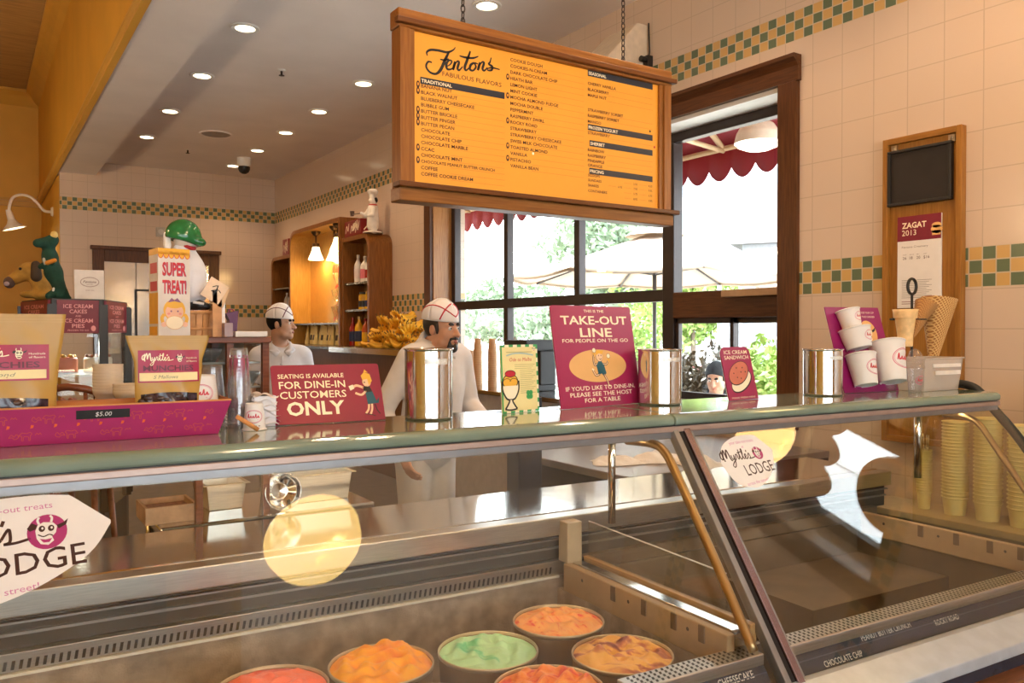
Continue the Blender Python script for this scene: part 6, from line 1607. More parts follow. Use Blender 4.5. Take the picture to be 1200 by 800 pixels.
# white box on the freezer
p = onD(87, 350, 4.55); q = onD(122, 350, 4.62); ang = math.atan2(q[1]-p[1], q[0]-p[0]); w = float(np.linalg.norm(q[:2]-p[:2]))
t = thing('cake_box', 'white cardboard cake box with an oval emblem on the freezer', 'box', (p[0], p[1], ZF), ang)
obj('carton', MB().box((0, 0, 0), (w, 0.12, 0.168)), mat('white carton', (0.72, 0.66, 0.60), 0.5), t, bevel=0.003)
b = MB(); b.plane((0, 0, 0), (1, 0, 0), (0, 0, 1)); b.ring(w*0.52, 0.10, w*0.32, 0.028, 0.002, 0, 0); b.ring(w*0.52, 0.10, w*0.30, 0.025, 0.0015, 0, 0)
b.text('Fentons', w*0.52, 0.095, 0.014, 1, 0, align='C', width=w*0.45, shear=0.3, bold=0.01); b.text('CREAMERY', w*0.52, 0.084, 0.005, 0, 0, align='C'); b.text('SINCE 1894', w*0.52, 0.05, 0.007, 0, 0, align='C', width=w*0.28)
obj('box_print', b, [mat('taupe print', srgb(150, 120, 110), 0.5), mat('brown box print', srgb(95, 65, 55), 0.5)], t)
# plush toys: local x to the viewer's right, y away
def at_view(u, v, D): p = onD(u, v, D); return (p[0], p[1])
x, y = at_view(62, 350, 4.62)
t = thing('plush_crocodile', 'dark green plush crocodile standing on the cake freezer', 'plush toy', (x, y, ZF), -0.6)
S1 = 4.62/958
def V2(u, v, y=0.0): return ((u-62)*S1, y, (350-v)*S1+0.002)
d = SDF(); d.chain([V2(72, 341), V2(63, 318), V2(59, 300), V2(57, 288)], [0.032, 0.042, 0.036, 0.03], 0.03).cap(V2(60, 283, -0.01), V2(52, 285, -0.06), 0.036, 0.024, 0.02).ell(V2(64, 280, -0.01), (0.03, 0.03, 0.03), 0.015)
d.chain([V2(60, 307, -0.02), V2(54, 312, -0.05)], [0.018, 0.015], 0.012).chain([V2(64, 306, -0.02), V2(70, 306, -0.06)], [0.018, 0.015], 0.012).cap(V2(66, 344, -0.03), V2(66, 346, -0.07), 0.026, 0.02, 0.02).cap(V2(74, 344), V2(79, 348, 0.02), 0.03, 0.012, 0.02)
obj('plush_body', d.mesh(0.006, zmin=0.001), mat('dark green plush', (0.008, 0.05, 0.032), 0.85, var=0.3, bump=0.4, bscale=200), t)
d = SDF(); d.ell(V2(66.5, 274.5, -0.02), (0.02, 0.018, 0.022)); obj('eye_ball', d.mesh(0.004), mat('yellow eye felt', srgb(215, 185, 110), 0.6), t)
d = SDF(); d.cap(V2(65, 308, -0.075), V2(73, 305, -0.07), 0.013, 0.011); obj('orange_hand', d.mesh(0.004), mat('orange felt', srgb(205, 130, 40), 0.7), t)
d = SDF(); d.cap(V2(57, 303, -0.042), V2(59, 309, -0.05), 0.008, 0.006); obj('white_bow', d.mesh(0.003), mat('grey felt', (0.4, 0.42, 0.36), 0.7), t)
d = SDF(); d.cap(V2(68, 337, -0.042), V2(67, 346, -0.05), 0.006, 0.006); obj('white_tag', d.mesh(0.003), PAPER, t)
x, y = at_view(44, 350, 4.72)
t = thing('plush_dog', 'yellow plush dog with dark ears lying beside the green plush crocodile', 'plush toy', (x, y, ZF), -0.6)
def V2(u, v, y=0.0): return ((u-44)*S1, y, (350-v)*S1+0.002)
d = SDF(); d.cap(V2(52, 340), V2(48, 330), 0.06, 0.05, 0.03).cap(V2(45, 322), V2(35, 314), 0.045, 0.05, 0.03).cap(V2(34, 316, -0.02), V2(19, 326, -0.04), 0.044, 0.032, 0.02).ell(V2(40, 343, -0.05), (0.05, 0.04, 0.022), 0.02).ell(V2(56, 344, -0.03), (0.05, 0.05, 0.026), 0.02)
obj('plush_body', d.mesh(0.007, zmin=0.001), mat('mustard plush', (0.42, 0.22, 0.035), 0.85, var=0.2, bump=0.4, bscale=200), t)
d = SDF(); d.cap(V2(46, 308, -0.03), V2(49, 322, -0.05), 0.024, 0.03, 0.02); obj('floppy_ear', d.mesh(0.006), mat('brown plush', (0.06, 0.035, 0.02), 0.85), t)
d = SDF(); d.ell(V2(18, 329, -0.06), (0.03, 0.03, 0.034)); obj('muzzle_patch', d.mesh(0.006), mat('dark muzzle plush', (0.10, 0.06, 0.045), 0.8), t)
d = SDF(); d.ell(V2(18.5, 331, -0.088), (0.016, 0.010, 0.014)); obj('tongue', d.mesh(0.004), mat('grey pink felt', (0.35, 0.26, 0.26), 0.7), t)
d = SDF(); d.ell(V2(32, 313, -0.068), (0.008, 0.008, 0.009)); obj('eye', d.mesh(0.003), BLACK, t)

# ------------------------------------------------------------------ red wood shelf unit behind the counter with basket, doll and treat box
ROSE = wood('rosewood rail', (0.16, 0.045, 0.02), (0.27, 0.09, 0.04), 0.3, axis=0)
DS = 2.9
pL = onY(60, 390, 3.0); pR = onY(319, 390, 3.0); ang = math.atan2(pR[1]-pL[1], pR[0]-pL[0]); ws = float(np.linalg.norm(pR[:2]-pL[:2]))
t = thing('shelf_unit', 'red wood shelf unit with glass shelves behind the counter', 'shelf unit', (pL[0], pL[1]+0.03, 0), ang)
ZS = 1.527
xa = float(np.linalg.norm(onY(232, 390, 3.0)[:2]-pL[:2]))+0.25
obj('top_board', MB().box((xa-0.25, -0.02, ZS-0.022), (ws, 0.28, ZS)), ROSE, t, bevel=0.003)
for xq, zq in ((xa-0.24, 0.8705), (xa-0.13, 1.30), (ws-0.012, 0.8705)):
    for yq in ((0.02, 0.24) if zq > 1 else (0.02,)): obj('post', MB().box((xq-0.012, yq-0.012, zq), (xq+0.012, yq+0.012, ZS-0.022)), ROSE, t)
for yq in (0.0, 0.26): obj('post', MB().box((0.004, yq-0.012, 0.0), (0.028, yq+0.012, 1.27)), ROSE, t)
GSH = mat('glass shelf', (0.30, 0.34, 0.34), 0.1, metal=0.2)
for z in (1.435, 1.345): obj('glass_shelf', MB().box((xa-0.226, 0.034, z-0.008), (ws-0.026, 0.246, z)), GSH, t)
obj('low_counter', MB().box((0.0, -0.03, 1.27), (ws, 0.29, 1.30)), ROSE, t)
obj('back_sheet', MB().box((xa-0.23, 0.275, 1.30), (ws-0.02, 0.28, ZS-0.022)), mat('dull brown board', (0.20, 0.15, 0.10), 0.6), t)
def onshelf(u, dy, z): p = onY(u, 400, 3.0); r_ = Matrix.Rotation(ang, 3, 'Z') @ Vector((0, dy, 0)); return (p[0]+r_.x, p[1]+r_.y, z)
k_ = DS/958
# treat box
t = thing('treat_box', 'tall white SUPER TREAT popcorn style box with yellow scalloped top', 'box', onshelf(187, 0.02, ZS), ang)
bw_, bh_ = 0.108, 0.308; sd = 0.10
M_ = Matrix.Rotation(0.12, 4, 'Z')
b = MB(); b.M = M_; b.box((0, 0, 0), (bw_, sd, bh_)); obj('carton', b, mat('white carton', (0, 0, 0)), t)
b = MB(); b.plane((0, 0, 0), M_ @ Vector((1, 0, 0)), (0, 0, 1))
b.rect(0, bh_*0.93, bw_, bh_, 0, 0)
for i in range(6): b.ell(bw_*(i+0.5)/6, bh_*0.93, bw_/12, bh_*0.042, 0, 0, 16); b.ring(bw_*(i+0.5)/6, bh_*0.93, bw_/12, bh_*0.045, 0.0018, 1, 1, 14, PI, 2*PI)
for s_, y in (('SUPER', 0.70), ('TREAT!', 0.50)):
    b.text(s_, bw_*0.5+0.0012, bh_*y-0.0012, bh_*0.145, 3, 1, align='C', width=bw_*0.76, bold=0.045); b.text(s_, bw_*0.5, bh_*y, bh_*0.145, 1, 2, align='C', width=bw_*0.74, bold=0.03)
cx, cz, q = bw_*0.5, bh_*0.28, bw_*0.30
b.ell(cx, cz+q*0.25, q*1.15, q*1.15, 4, 1, 30); b.ell(cx, cz+q*0.05, q*0.95, q*0.85, 5, 2, 30); b.ell(cx, cz+q*0.85, q*0.95, q*0.42, 4, 3, 26)
b.poly([(cx-q*0.7, cz+q*1.05), (cx-q*0.3, cz+q*1.55), (cx, cz+q*1.3), (cx+q*0.3, cz+q*1.55), (cx+q*0.7, cz+q*1.05), (cx, cz+q*1.2)], 3, 4)
for sx_ in (-1, 1):
    b.ell(cx+sx_*q*0.35, cz+q*0.12, q*0.09, q*0.1, 3, 4, 12); b.ell(cx+sx_*q*0.6, cz-q*0.15, q*0.16, q*0.12, 7, 4, 12)
    b.stroke([(cx+sx_*q*1.05, cz-q*0.2), (cx+sx_*q*1.3, cz-q*0.6), (cx+sx_*q*1.2, cz-q*1.1)], q*0.35, 4, 2); b.ell(cx+sx_*q*1.1, cz-q*1.3, q*0.3, q*0.28, 5, 4, 14)
b.ell(cx, cz-q*1.1, q*0.92, q*0.72, 6, 5, 30); b.ring(cx, cz-q*1.1, q*0.94, q*0.74, q*0.05, 8, 6)
obj('box_print', b, [mat('yellow box print', srgb(238, 175, 40), 0.45), mat('red box print', srgb(205, 45, 55), 0.45), None or INK, mat('violet box print', srgb(140, 95, 130), 0.45), HAIRP, mat('peach print', srgb(240, 190, 160), 0.45), CREAM, mat('blush print', srgb(235, 150, 140), 0.45), TAN], t)
b = MB(); b.plane((0, 0, 0), M_ @ Vector((0, -1, 0)), (0, 0, 1)); b.P = M_ @ Vector((0, sd, 0))
b.rect(0, bh_*0.93, sd, bh_, 0, 0); b.rect(0, 0, sd*0.9, bh_*0.12, 0, 0); b.rect(sd*0.15, bh_*0.72, sd*0.9, bh_*0.84, 1, 0); b.rect(sd*0.15, bh_*0.52, sd*0.9, bh_*0.63, 1, 0); b.rect(0, bh_*0.15, sd, bh_*0.5, 0, 0)
obj('side_print', b, [mat('yellow box print', (0, 0, 0)), mat('red box print', (0, 0, 0))], t)
# basket
bx = onshelf(238, 0.12, ZS)
t = thing('bushel_basket', 'small slatted wooden basket at the foot of the doll in a white shirt', 'basket', bx, ang)
SL = mat('basket slat wood', srgb(205, 150, 95), 0.5, var=0.1, scale=30)
b = MB(); n = 18
for i in range(n):
    a0, a1 = 2*PI*i/n+0.02, 2*PI*(i+1)/n-0.02
    f = lambda r, a, z: (r*math.cos(a), r*math.sin(a), z)
    b.add([f(0.060, a0, 0.002), f(0.060, a1, 0.002), f(0.072, a1, 0.095), f(0.072, a0, 0.095), f(0.057, a0, 0.002), f(0.057, a1, 0.002), f(0.069, a1, 0.095), f(0.069, a0, 0.095)], [(0,1,2,3),(7,6,5,4),(0,4,5,1),(3,2,6,7),(1,5,6,2),(0,3,7,4)])
obj('slats', b, SL, t)
for z, r in ((0.03, 0.0635), (0.088, 0.0715)): obj('hoop', MB().lathe([(r, z-0.006), (r+0.003, z-0.006), (r+0.003, z+0.006), (r, z+0.006)], seg=36), SL, t)
obj('bottom', MB().lathe([(0.001, 0.0), (0.058, 0.0), (0.058, 0.006), (0.001, 0.006)], seg=24), SL, t)
# doll in shirt with toy helmet, standing on the basket rim board
t = thing('helmet_doll', 'doll in a white T-shirt wearing a shiny green toy helmet', 'doll', (bx[0], bx[1], ZS+0.096), ang)
def V3(u, v, y=0.0): return ((u-238)*k_, y, (361-v)*k_+0.001)
d = SDF(); d.chain([V3(232, 336), V3(229, 314), V3(227, 291)], [0.064, 0.058, 0.036], 0.03).cap(V3(222, 292), V3(215, 310, 0.02), 0.025, 0.028, 0.02)
CLOTH = mat('white cotton', (0.72, 0.72, 0.76), 0.8, var=0.03, bump=0.3, bscale=30)
obj('shirt', d.mesh(0.006), CLOTH, t)
d = SDF(); d.cap(V3(238, 357, -0.02), V3(226, 354, -0.02), 0.02, 0.024, 0.02).cap(V3(240, 355, -0.045), V3(248, 357, -0.05), 0.018, 0.014, 0.02)
obj('dark_shoes', d.mesh(0.005, zmin=0.001), BLACK, t)
obj('shoe_stripe', MB().tube([V3(231, 352, -0.065), V3(243, 354, -0.068)], 0.005, 6), PAPER, t)
d = SDF(); d.ell(V3(228, 278), (0.042, 0.045, 0.042)); obj('doll_head', d.mesh(0.006), mat('white rubber', (0.62, 0.56, 0.50), 0.5), t)
hc = V3(225, 273); GRN = mat('glossy green plastic', (0.02, 0.16, 0.045), 0.12, var=0.25, scale=12)
d = SDF(); d.ell((hc[0], hc[1], hc[2]), (0.062, 0.058, 0.062), 0.01).cap((hc[0]+0.03, -0.02, hc[2]-0.016), (hc[0]+0.055, -0.045, hc[2]-0.024), 0.028, 0.014, 0.02)
def hcut(P, D): return np.maximum(D, (hc[2]-0.024)-P[:, 2]-0.28*(P[:, 0]-hc[0]))
obj('toy_helmet', d.mesh(0.005, fn=lambda P, D: hcut(P, D)), GRN, t)
d = SDF(); d.cap(V3(207, 272, 0.01), V3(207, 285, 0.0), 0.012, 0.014); obj('white_strap', d.mesh(0.005), PAPER, t)
b = MB(); b.tube([V3(224+a*1.5, 286.5-abs(a-4)*0.5+a*0.4, -0.028-0.004*(4-abs(a-4))) for a in range(9)], 0.007, 6); obj('red_collar', b, mat('red ribbing', srgb(160, 15, 35), 0.6), t)
# cards, boxes around the basket
def card(u, v, D_dy, w, h, rot, m, label, name='card', thick=0.004, prt=None):
    t = thing(name, label, 'card', onshelf(u, D_dy, ZS+0.002), ang)
    M_ = Matrix.Rotation(rot, 4, 'Y'); z0 = abs(math.sin(rot))*w/2+0.001
    b = MB(); b.M = Matrix.Translation((0, 0, (400-v)*k_-0.02)) @ M_; b.box((-w/2, -thick/2, -h/2), (w/2, thick/2, h/2)); obj('sheet', b, m, t)
    if prt:
        c = MB(); c.M = b.M; c.P = Vector((0, -thick/2, 0)); c.ax = Vector((1, 0, 0)); c.ay = Vector((0, 0, 1)); c.n = Vector((0, -1, 0))
        for q in prt: c.stroke([(x*w, y*h) for x, y in q], 0.003, 0, 0)
        obj('card_print', c, INK, t)
    s = MB(); s.box((-0.008, -0.002, -0.0015), (0.008, 0.002, (400-v)*k_-0.02)); obj('card_pick', s, SL, t)
    return t
card(252, 340, -0.0, 0.07, 0.075, 0.55, mat('beige card', srgb(228, 200, 170), 0.5), 'tilted beige card with a black doodle above the basket', prt=[[(-0.2, 0.1), (0.0, 0.25), (0.05, -0.2)], [(-0.15, -0.1), (0.1, 0.1), (0.3, 0.05)], [(0.0, 0.3), (0.1, 0.0)]])
card(259, 346, 0.02, 0.05, 0.07, 0.35, mat('tan card', srgb(222, 185, 140), 0.5), 'tan card leaning right behind the beige card')
def carton(u, dy, w, d_, h, m, label, name, cat):
    t = obj(name, MB().box((-w/2, -d_/2, 0), (w/2, d_/2, h)), m, None, bevel=0.002); t.location = onshelf(u, dy, ZS); t.rotation_euler = (0, 0, ang); return tag(t, label, cat)
carton(262.5, 0.05, 0.022, 0.05, 0.165, PAPER, 'tall narrow white carton right of the basket', 'white_carton', 'carton')
carton(266.5, -0.0, 0.030, 0.04, 0.050, mat('lilac grey card', srgb(165, 145, 150), 0.5), 'low lilac grey box with a purple lid edge in front of the narrow carton', 'small_box', 'box')
t = thing('gift_bag', 'small dark purple gift bag at the right of the cartons on the red wood shelf', 'gift bag', onshelf(276, 0.06, ZS), ang)
b = MB(); b.prism([(-0.018, 0), (0.014, 0), (0.022, 0.095), (-0.022, 0.085), (-0.010, 0.06)], -0.02, 0.02, 1); obj('bag_body', b, mat('dark purple paper', srgb(85, 25, 75), 0.45), t)
b = MB(); b.tube([(-0.01, 0, 0.085), (-0.006, 0, 0.10), (0.006, 0, 0.10), (0.012, 0, 0.09)], 0.002, 6); obj('handle', b, PURP, t)
carton(294, 0.06, 0.115, 0.14, 0.020, mat('white lid', (0.72, 0.68, 0.64), 0.4), 'flat white lid lying at the right end of the red wood shelf', 'flat_lid', 'lid')
# bowls on the low counter, glass bowls on the glass shelves
def bowl(r, h, m, nm):
    t = thing(nm, '', 'bowl')
    obj('bowl_wall', MB().lathe([(0.001, 0.004), (r*0.55, 0.002), (r*0.58, 0.0), (r*0.62, 0.004), (r*0.95, h*0.7), (r, h), (r-0.004, h), (r*0.9, h*0.7), (r*0.55, 0.01), (0.001, 0.01)], seg=26), m, t)
    return t
g0 = bowl(0.049, 0.05, WH_, 'white_bowl')
for i in range(9):
    lab = 'white china bowl in the stack behind the tray between the kraft bags'; loc = onshelf(131, 0.10, 1.3005+i*0.0105)
    if i == 0: g0.location = loc; g0['label'] = lab; g0['group'] = 'stacked white china bowls'
    else: dup(g0, loc, label=lab, group='stacked white china bowls')
for u, n_, lab in ((152, 3, 'white china bowl in the low stack just left of the smaller kraft bag'),):
    for i in range(n_): dup(g0, onshelf(u-2, -0.0, 1.3005+i*0.0105), label=lab, group='low stack of white bowls')
g1 = bowl(0.06, 0.05, glass('thick glass bowl', (0.8, 0.85, 0.88), 1.5, haze=0.2, hazecol=(0.6, 0.65, 0.7)), 'glass_bowl')
g1.location = onshelf(296, 0.12, 1.3455); g1['label'] = 'clear glass bowl on the lower glass shelf beside the post'
dup(g1, onshelf(250, 0.12, 1.4355), label='clear glass bowl on the upper glass shelf below the basket')
# stool with a bent red wood back
p = onD(96, 450, 4.15)
t = thing('bar_stool', 'stool with a curved red wood back behind the snack tray', 'stool', (p[0], p[1], 0), -0.5)
a_ = []; 
for i in range(13):
    q = -1.15+2.3*i/12; a_.append((0.20*math.sin(q), -0.20*math.cos(q)+0.05, 1.19+0.085*math.cos(q)**2+(0.0)))
obj('back_rail', MB().tube(a_, 0.019, 8), ROSE, t)
b = MB(); b.lathe([(0.001, 0.78), (0.19, 0.78), (0.20, 0.80), (0.19, 0.82), (0.001, 0.825)], seg=28); obj('seat', b, ROSE, t)
for i in (1, 4, 8, 11): obj('back_spindle', MB().tube([(a_[i][0]*0.85, a_[i][1]*0.85, 0.815), a_[i]], 0.010, 6), ROSE, t)
for k in range(4): q = PI/4+k*PI/2; obj('leg', MB().tube([(0.13*math.cos(q), 0.13*math.sin(q), 0.785), (0.20*math.cos(q), 0.20*math.sin(q), 0.0)], 0.016, 8), ROSE, t)
obj('foot_ring', MB().tube([(0.177*math.cos(k*PI/12), 0.177*math.sin(k*PI/12), 0.28) for k in range(24)], 0.009, 6, closed=True), ROSE, t)
# ------------------------------------------------------------------ behind the case: tables, pans, cloths
# prep table seen through the glass
p = onY(188, 621, 3.0); q = onY(440, 576, 3.0); ang = 0.0; w = float(q[0]-p[0]); ZT2 = 0.87; p[1] = 3.0
t = thing('prep_table', 'stainless prep table behind the case seen through the left glass', 'table', (p[0], p[1], 0), ang)
obj('tabletop', MB().box((0, 0, 0.835), (w, 0.46, 0.87)), STEEL, t, bevel=0.008)
obj('under_shelf', MB().box((0.03, 0.03, 0.30), (w-0.03, 0.43, 0.32)), STEELH, t)
for x in (0.04, w-0.04):
    for y in (0.05, 0.41): obj('leg', MB().tube([(x, y, 0.0), (x, y, 0.836)], 0.02, 10), STEEL, t)
obj('apron', MB().box((0.05, 0.03, 0.72), (w-0.05, 0.04, 0.835)), mat('grey cabinet body', (0, 0, 0)), t)
def tl(x, y, z): r_ = Matrix.Rotation(ang, 3, 'Z') @ Vector((x, y, 0)); return (p[0]+r_.x, p[1]+r_.y, z)
def steel_pan(x, y, z, w_, d_, h_, label, name='steel_pan'):
    t = thing(name, label, 'pan', tl(x, y, z), ang)
    b = MB()
    def loop(e, z): return [(-w_/2+e, -d_/2+e, z), (w_/2-e, -d_/2+e, z), (w_/2-e, d_/2-e, z), (-w_/2+e, d_/2-e, z)]
    rings = [loop(0.014, 0), loop(0.002, h_-0.004), loop(-0.012, h_-0.004), loop(-0.012, h_), loop(0.004, h_), loop(0.018, 0.004)]
    vs = sum(rings, []); fs = [(3,2,1,0)]
    for r in range(5):
        for k in range(4): fs.append((r*4+k, r*4+(k+1) % 4, (r+1)*4+(k+1) % 4, (r+1)*4+k))
    fs.append((20, 21, 22, 23)); obj('pan_body', b.add(vs, fs), STEELH, t, bevel=0.003)
    return t
steel_pan(0.265, 0.30, 0.8705, 0.15, 0.26, 0.10, 'deep steel pan in the middle of the prep table')
steel_pan(0.60, 0.27, 0.8705, 0.30, 0.30, 0.11, 'large steel pan at the right of the prep table')
for i, (x, h_) in enumerate(((0.14, 0.17), (0.32, 0.18), (0.50, 0.15), (0.68, 0.16))):
    t = thing('steel_tin', ('leftmost', 'second', 'third', 'rightmost')[i]+' round steel tin on the under shelf of the prep table', 'tin', tl(x, 0.2, 0.3205), 0)
    obj('tin_body', MB().lathe([(0.001, 0.003), (0.075, 0.0), (0.078, h_), (0.083, h_), (0.083, h_-0.008), (0.074, h_-0.01), (0.072, 0.008), (0.001, 0.008)], seg=28), STEELH, t)
    obj('lid', MB().lathe([(0.085, h_), (0.085, h_+0.012), (0.03, h_+0.022), (0.001, h_+0.022)], seg=28), STEEL, t)
t = thing('wooden_crate', 'small pale wooden crate on the left end of the prep table', 'crate', tl(0.05, 0.16, 0.8705), ang)
t.scale = (0.62, 0.8, 0.8)
CW = mat('pale crate wood', srgb(190, 150, 115), 0.6, var=0.12, scale=20)
obj('crate_wall', MB().box((-0.14, -0.12, 0), (0.14, -0.105, 0.075)).box((-0.14, 0.105, 0), (0.14, 0.12, 0.075)).box((-0.14, -0.105, 0), (-0.125, 0.105, 0.075)).box((0.125, -0.105, 0), (0.14, 0.105, 0.075)), CW, t)
obj('floor_board', MB().box((-0.125, -0.105, 0), (0.125, 0.105, 0.012)), CW, t)
obj('contents', MB().box((-0.12, -0.1, 0.012), (0.12, 0.1, 0.05)), mat('reddish packets', (0.30, 0.12, 0.08), 0.6, var=0.4, scale=40), t)
t = thing('steel_bowl', 'shiny round steel bowl tipped on its side at the front of the prep table', 'bowl', tl(0.44, 0.052, 0.8705), ang)
t.scale = (0.8, 0.8, 0.8)
b = MB(); b.lathe([(0.001, -0.05), (0.04, -0.047), (0.075, -0.02), (0.085, 0.012), (0.090, 0.014), (0.086, 0.018), (0.074, -0.012), (0.04, -0.038), (0.001, -0.041)], (0, 0, 0.089), ax=(0.05, -1, 0.12), seg=32)
obj('bowl_wall', b, STEEL, t)
obj('scoop_handle', MB().tube([(0.02, -0.03, 0.05), (0.03, -0.02, 0.012)], 0.008, 8), BLACK, t)
# left rack of trays
pr = onY(160, 640, 3.35); pr[2] = 0.6
t = thing('tray_rack', 'low dark rack of wrapped trays left of the prep table', 'rack', (pr[0]-0.45, pr[1]-0.02, 0), ang)
for z in (0.30, 0.58): obj('shelf', MB().box((0, 0, z-0.015), (0.5, 0.36, z)), mat('dark rack metal', (0.10, 0.09, 0.085), 0.4, metal=0.6), t)
for x in (0.015, 0.485):
    for y in (0.015, 0.345): obj('leg', MB().tube([(x, y, 0), (x, y, 0.585)], 0.012, 8), mat('dark rack metal', (0, 0, 0)), t)
b = MB(); b.sheet(lambda u, v: (0.03+0.44*u, 0.03+0.30*v, 0.583+0.075*math.sin(PI*min(u*1.4, 1))*math.sin(PI*v)**0.4+0.004*math.sin(u*40+v*23)), 24, 16); b.box((0.03, 0.03, 0.5805), (0.47, 0.33, 0.60))
w_ = obj('wrapped_tray', b, mat('cloudy plastic wrap', (0.30, 0.28, 0.26), 0.2, var=0.3, scale=12)); w_.parent = None
w_.location = (pr[0]-0.45, pr[1]-0.02, 0); w_.rotation_euler = (0, 0, ang); tag(w_, 'tray under cloudy plastic wrap on the dark rack', 'tray')
# work table by the window with cloths
t = thing('work_table', 'dark work table with open shelf below the window, white cloths on it', 'table', (2.62, 2.95, 0))
obj('tabletop', MB().box((0, 0, 0.805), (1.55, 0.95, 0.845)), mat('grey brown steel top', (0.30, 0.26, 0.24), 0.3, metal=0.6), t, bevel=0.006)
obj('shelf', MB().box((0.03, 0.03, 0.42), (1.52, 0.92, 0.445)), mat('dark shelf', (0.05, 0.035, 0.03), 0.5), t)
for x in (0.03, 1.52):
    for y in (0.03, 0.92): obj('leg', MB().box((x-0.025, y-0.025, 0), (x+0.025, y+0.025, 0.806)), mat('dark shelf', (0, 0, 0)), t)
obj('back_rail', MB().box((0.03, 0.90, 0.6), (1.52, 0.93, 0.805)), mat('dark shelf', (0, 0, 0)), t)
def cloth(u, v, w_, d_, h_, seed, label):
    rg = random.Random(seed); c = [rg.uniform(0, 6) for _ in range(6)]; q = onZ(u, v, 0.85)
    def f(a, b_):
        e = (1-abs(2*a-1)**4)*(1-abs(2*b_-1)**4)
        return ((a-0.5)*w_*(1+0.1*math.sin(b_*5+c[0])), (b_-0.5)*d_*(1+0.12*math.sin(a*6+c[1])), 0.002+e*h_*(0.7+0.3*math.sin(a*9+c[2]+3*b_)*math.cos(b_*8+c[3]))+0.006*e*math.sin(a*25+c[4]+b_*9))
    b = MB(); b.sheet(f, 26, 20); o = obj('white_cloth', b, mat('rumpled white towel', (0.85, 0.81, 0.80), 0.85, var=0.04, bump=0.4, bscale=90)); o.location = (q[0], q[1], 0.846); o.rotation_euler = (0, 0, -0.4)
    return tag(o, label, 'cloth')
cloth(722, 541, 0.26, 0.2, 0.035, 1, 'leftmost rumpled white towel on the work table by the window')
cloth(772, 538, 0.26, 0.22, 0.055, 2, 'middle rumpled white towel behind the brass tube')
cloth(822, 545, 0.22, 0.2, 0.05, 3, 'right rumpled white towel near the seam of the case')
c = onZ(600, 588, 0.62)
b = MB(); b.sheet(lambda a, b_: ((a-0.5)*0.26, (b_-0.5)*0.30, 0.003+0.02*math.sin(PI*a)*math.sin(PI*b_)+0.004*math.sin(a*20+b_*9)), 16, 12)
# low dark bench with a folded apron
t = thing('low_bench', 'low dark bench behind the case right of the standing man', 'bench', (c[0]-0.17, c[1]-0.2, 0))
obj('bench_top', MB().box((0, 0, 0.575), (0.33, 0.42, 0.61)), mat('dark shelf', (0, 0, 0)), t, bevel=0.004)
for x in (0.03, 0.30):
    for y in (0.03, 0.39): obj('leg', MB().box((x-0.02, y-0.02, 0), (x+0.02, y+0.02, 0.576)), mat('dark shelf', (0, 0, 0)), t)
o = obj('folded_apron', b, mat('pinkish linen', (0.62, 0.50, 0.45), 0.8)); o.location = (c[0], c[1], 0.611); o.rotation_euler = (0, 0, -0.3); tag(o, 'folded pinkish apron on the low dark bench', 'apron')
# side counter under the window with the brown cup stacks
t = thing('window_counter', 'steel counter along the window carrying brown paper cup stacks', 'counter', (3.55, 4.55, 0))
obj('worktop', MB().box((0, 0, 1.015), (0.74, 2.7, 1.05)), STEEL, t, bevel=0.006)
obj('cabinet', MB().box((0.04, 0.02, 0), (0.74, 2.68, 1.015)), mat('grey white panel', (0.45, 0.44, 0.45), 0.4), t)
BC = mat('brown paper cup', srgb(196, 150, 105), 0.6, var=0.08)
def brown():
    t = thing('brown_cup', '', 'cup')
    h, r0, r1 = 0.12, 0.029, 0.040
    obj('cup_wall', MB().lathe([(0.001, h-0.003), (r0*0.95, h-0.002), (r0, h), (r1, 0.004), (r1+0.003, 0.003), (r1+0.003, 0), (r1-0.002, 0), (r0-0.002, h-0.005), (0.001, h-0.006)], seg=22), BC, t)
    return t
g0 = None
for i, (u, n_, lab) in enumerate(((543, 20, 'leftmost'), (551.5, 17, 'second'), (560, 26, 'tallest'), (577, 26, 'rightmost'))):
    q = onX(u, 447, 3.86)
    for k in range(n_):
        lb = 'brown paper cup in the %s inverted stack by the window' % lab; loc = (3.86, q[1], 1.0505+k*0.0122); gr = 'brown cups of the %s stack' % lab
        if g0 is None: g0 = brown(); g0.location = loc; g0['label'] = lb; g0['group'] = gr
        else: dup(g0, loc, label=lb, group=gr)
def dbox(u, v0, v1, D, w, m, label, name, cat, dd=0.2):
    q = onD(u, v1, D); z0 = 1.055; 
    t = thing(name, label, cat, (q[0], q[1], max(0, q[2])), -0.1)
    return t, (v1-v0)*D/958
q = onX(608, 447, 3.80)
t = thing('drink_machine', 'black drink machine behind the yellow card', 'machine', (3.85, q[1]-0.05, 1.0505))
obj('housing', MB().box((-0.12, -0.16, 0), (0.18, 0.16, 0.05)).box((0.02, -0.16, 0.05), (0.18, 0.16, 0.33)).box((-0.12, -0.16, 0.33), (0.18, 0.16, 0.42)), BLACK, t, bevel=0.01)
obj('nozzle', MB().lathe([(0.03, 0.33), (0.028, 0.28), (0.001, 0.28)], (-0.05, 0, 0), seg=16), STEEL, t)
obj('drip_tray', MB().box((-0.11, -0.13, 0.0505), (0.015, 0.13, 0.06)), STEEL, t)
q = onX(648, 440, 3.80)
t = thing('white_dispenser', 'white dispenser box behind the tall take-out sign', 'dispenser', (3.88, 4.75, 1.0505))
obj('housing', MB().box((-0.12, -0.14, 0), (0.12, 0.14, 0.36)), mat('cool white plastic', (0.62, 0.64, 0.70), 0.35), t, bevel=0.012)
obj('lever', MB().box((-0.14, -0.04, 0.1), (-0.12, 0.04, 0.2)), BLACK, t)
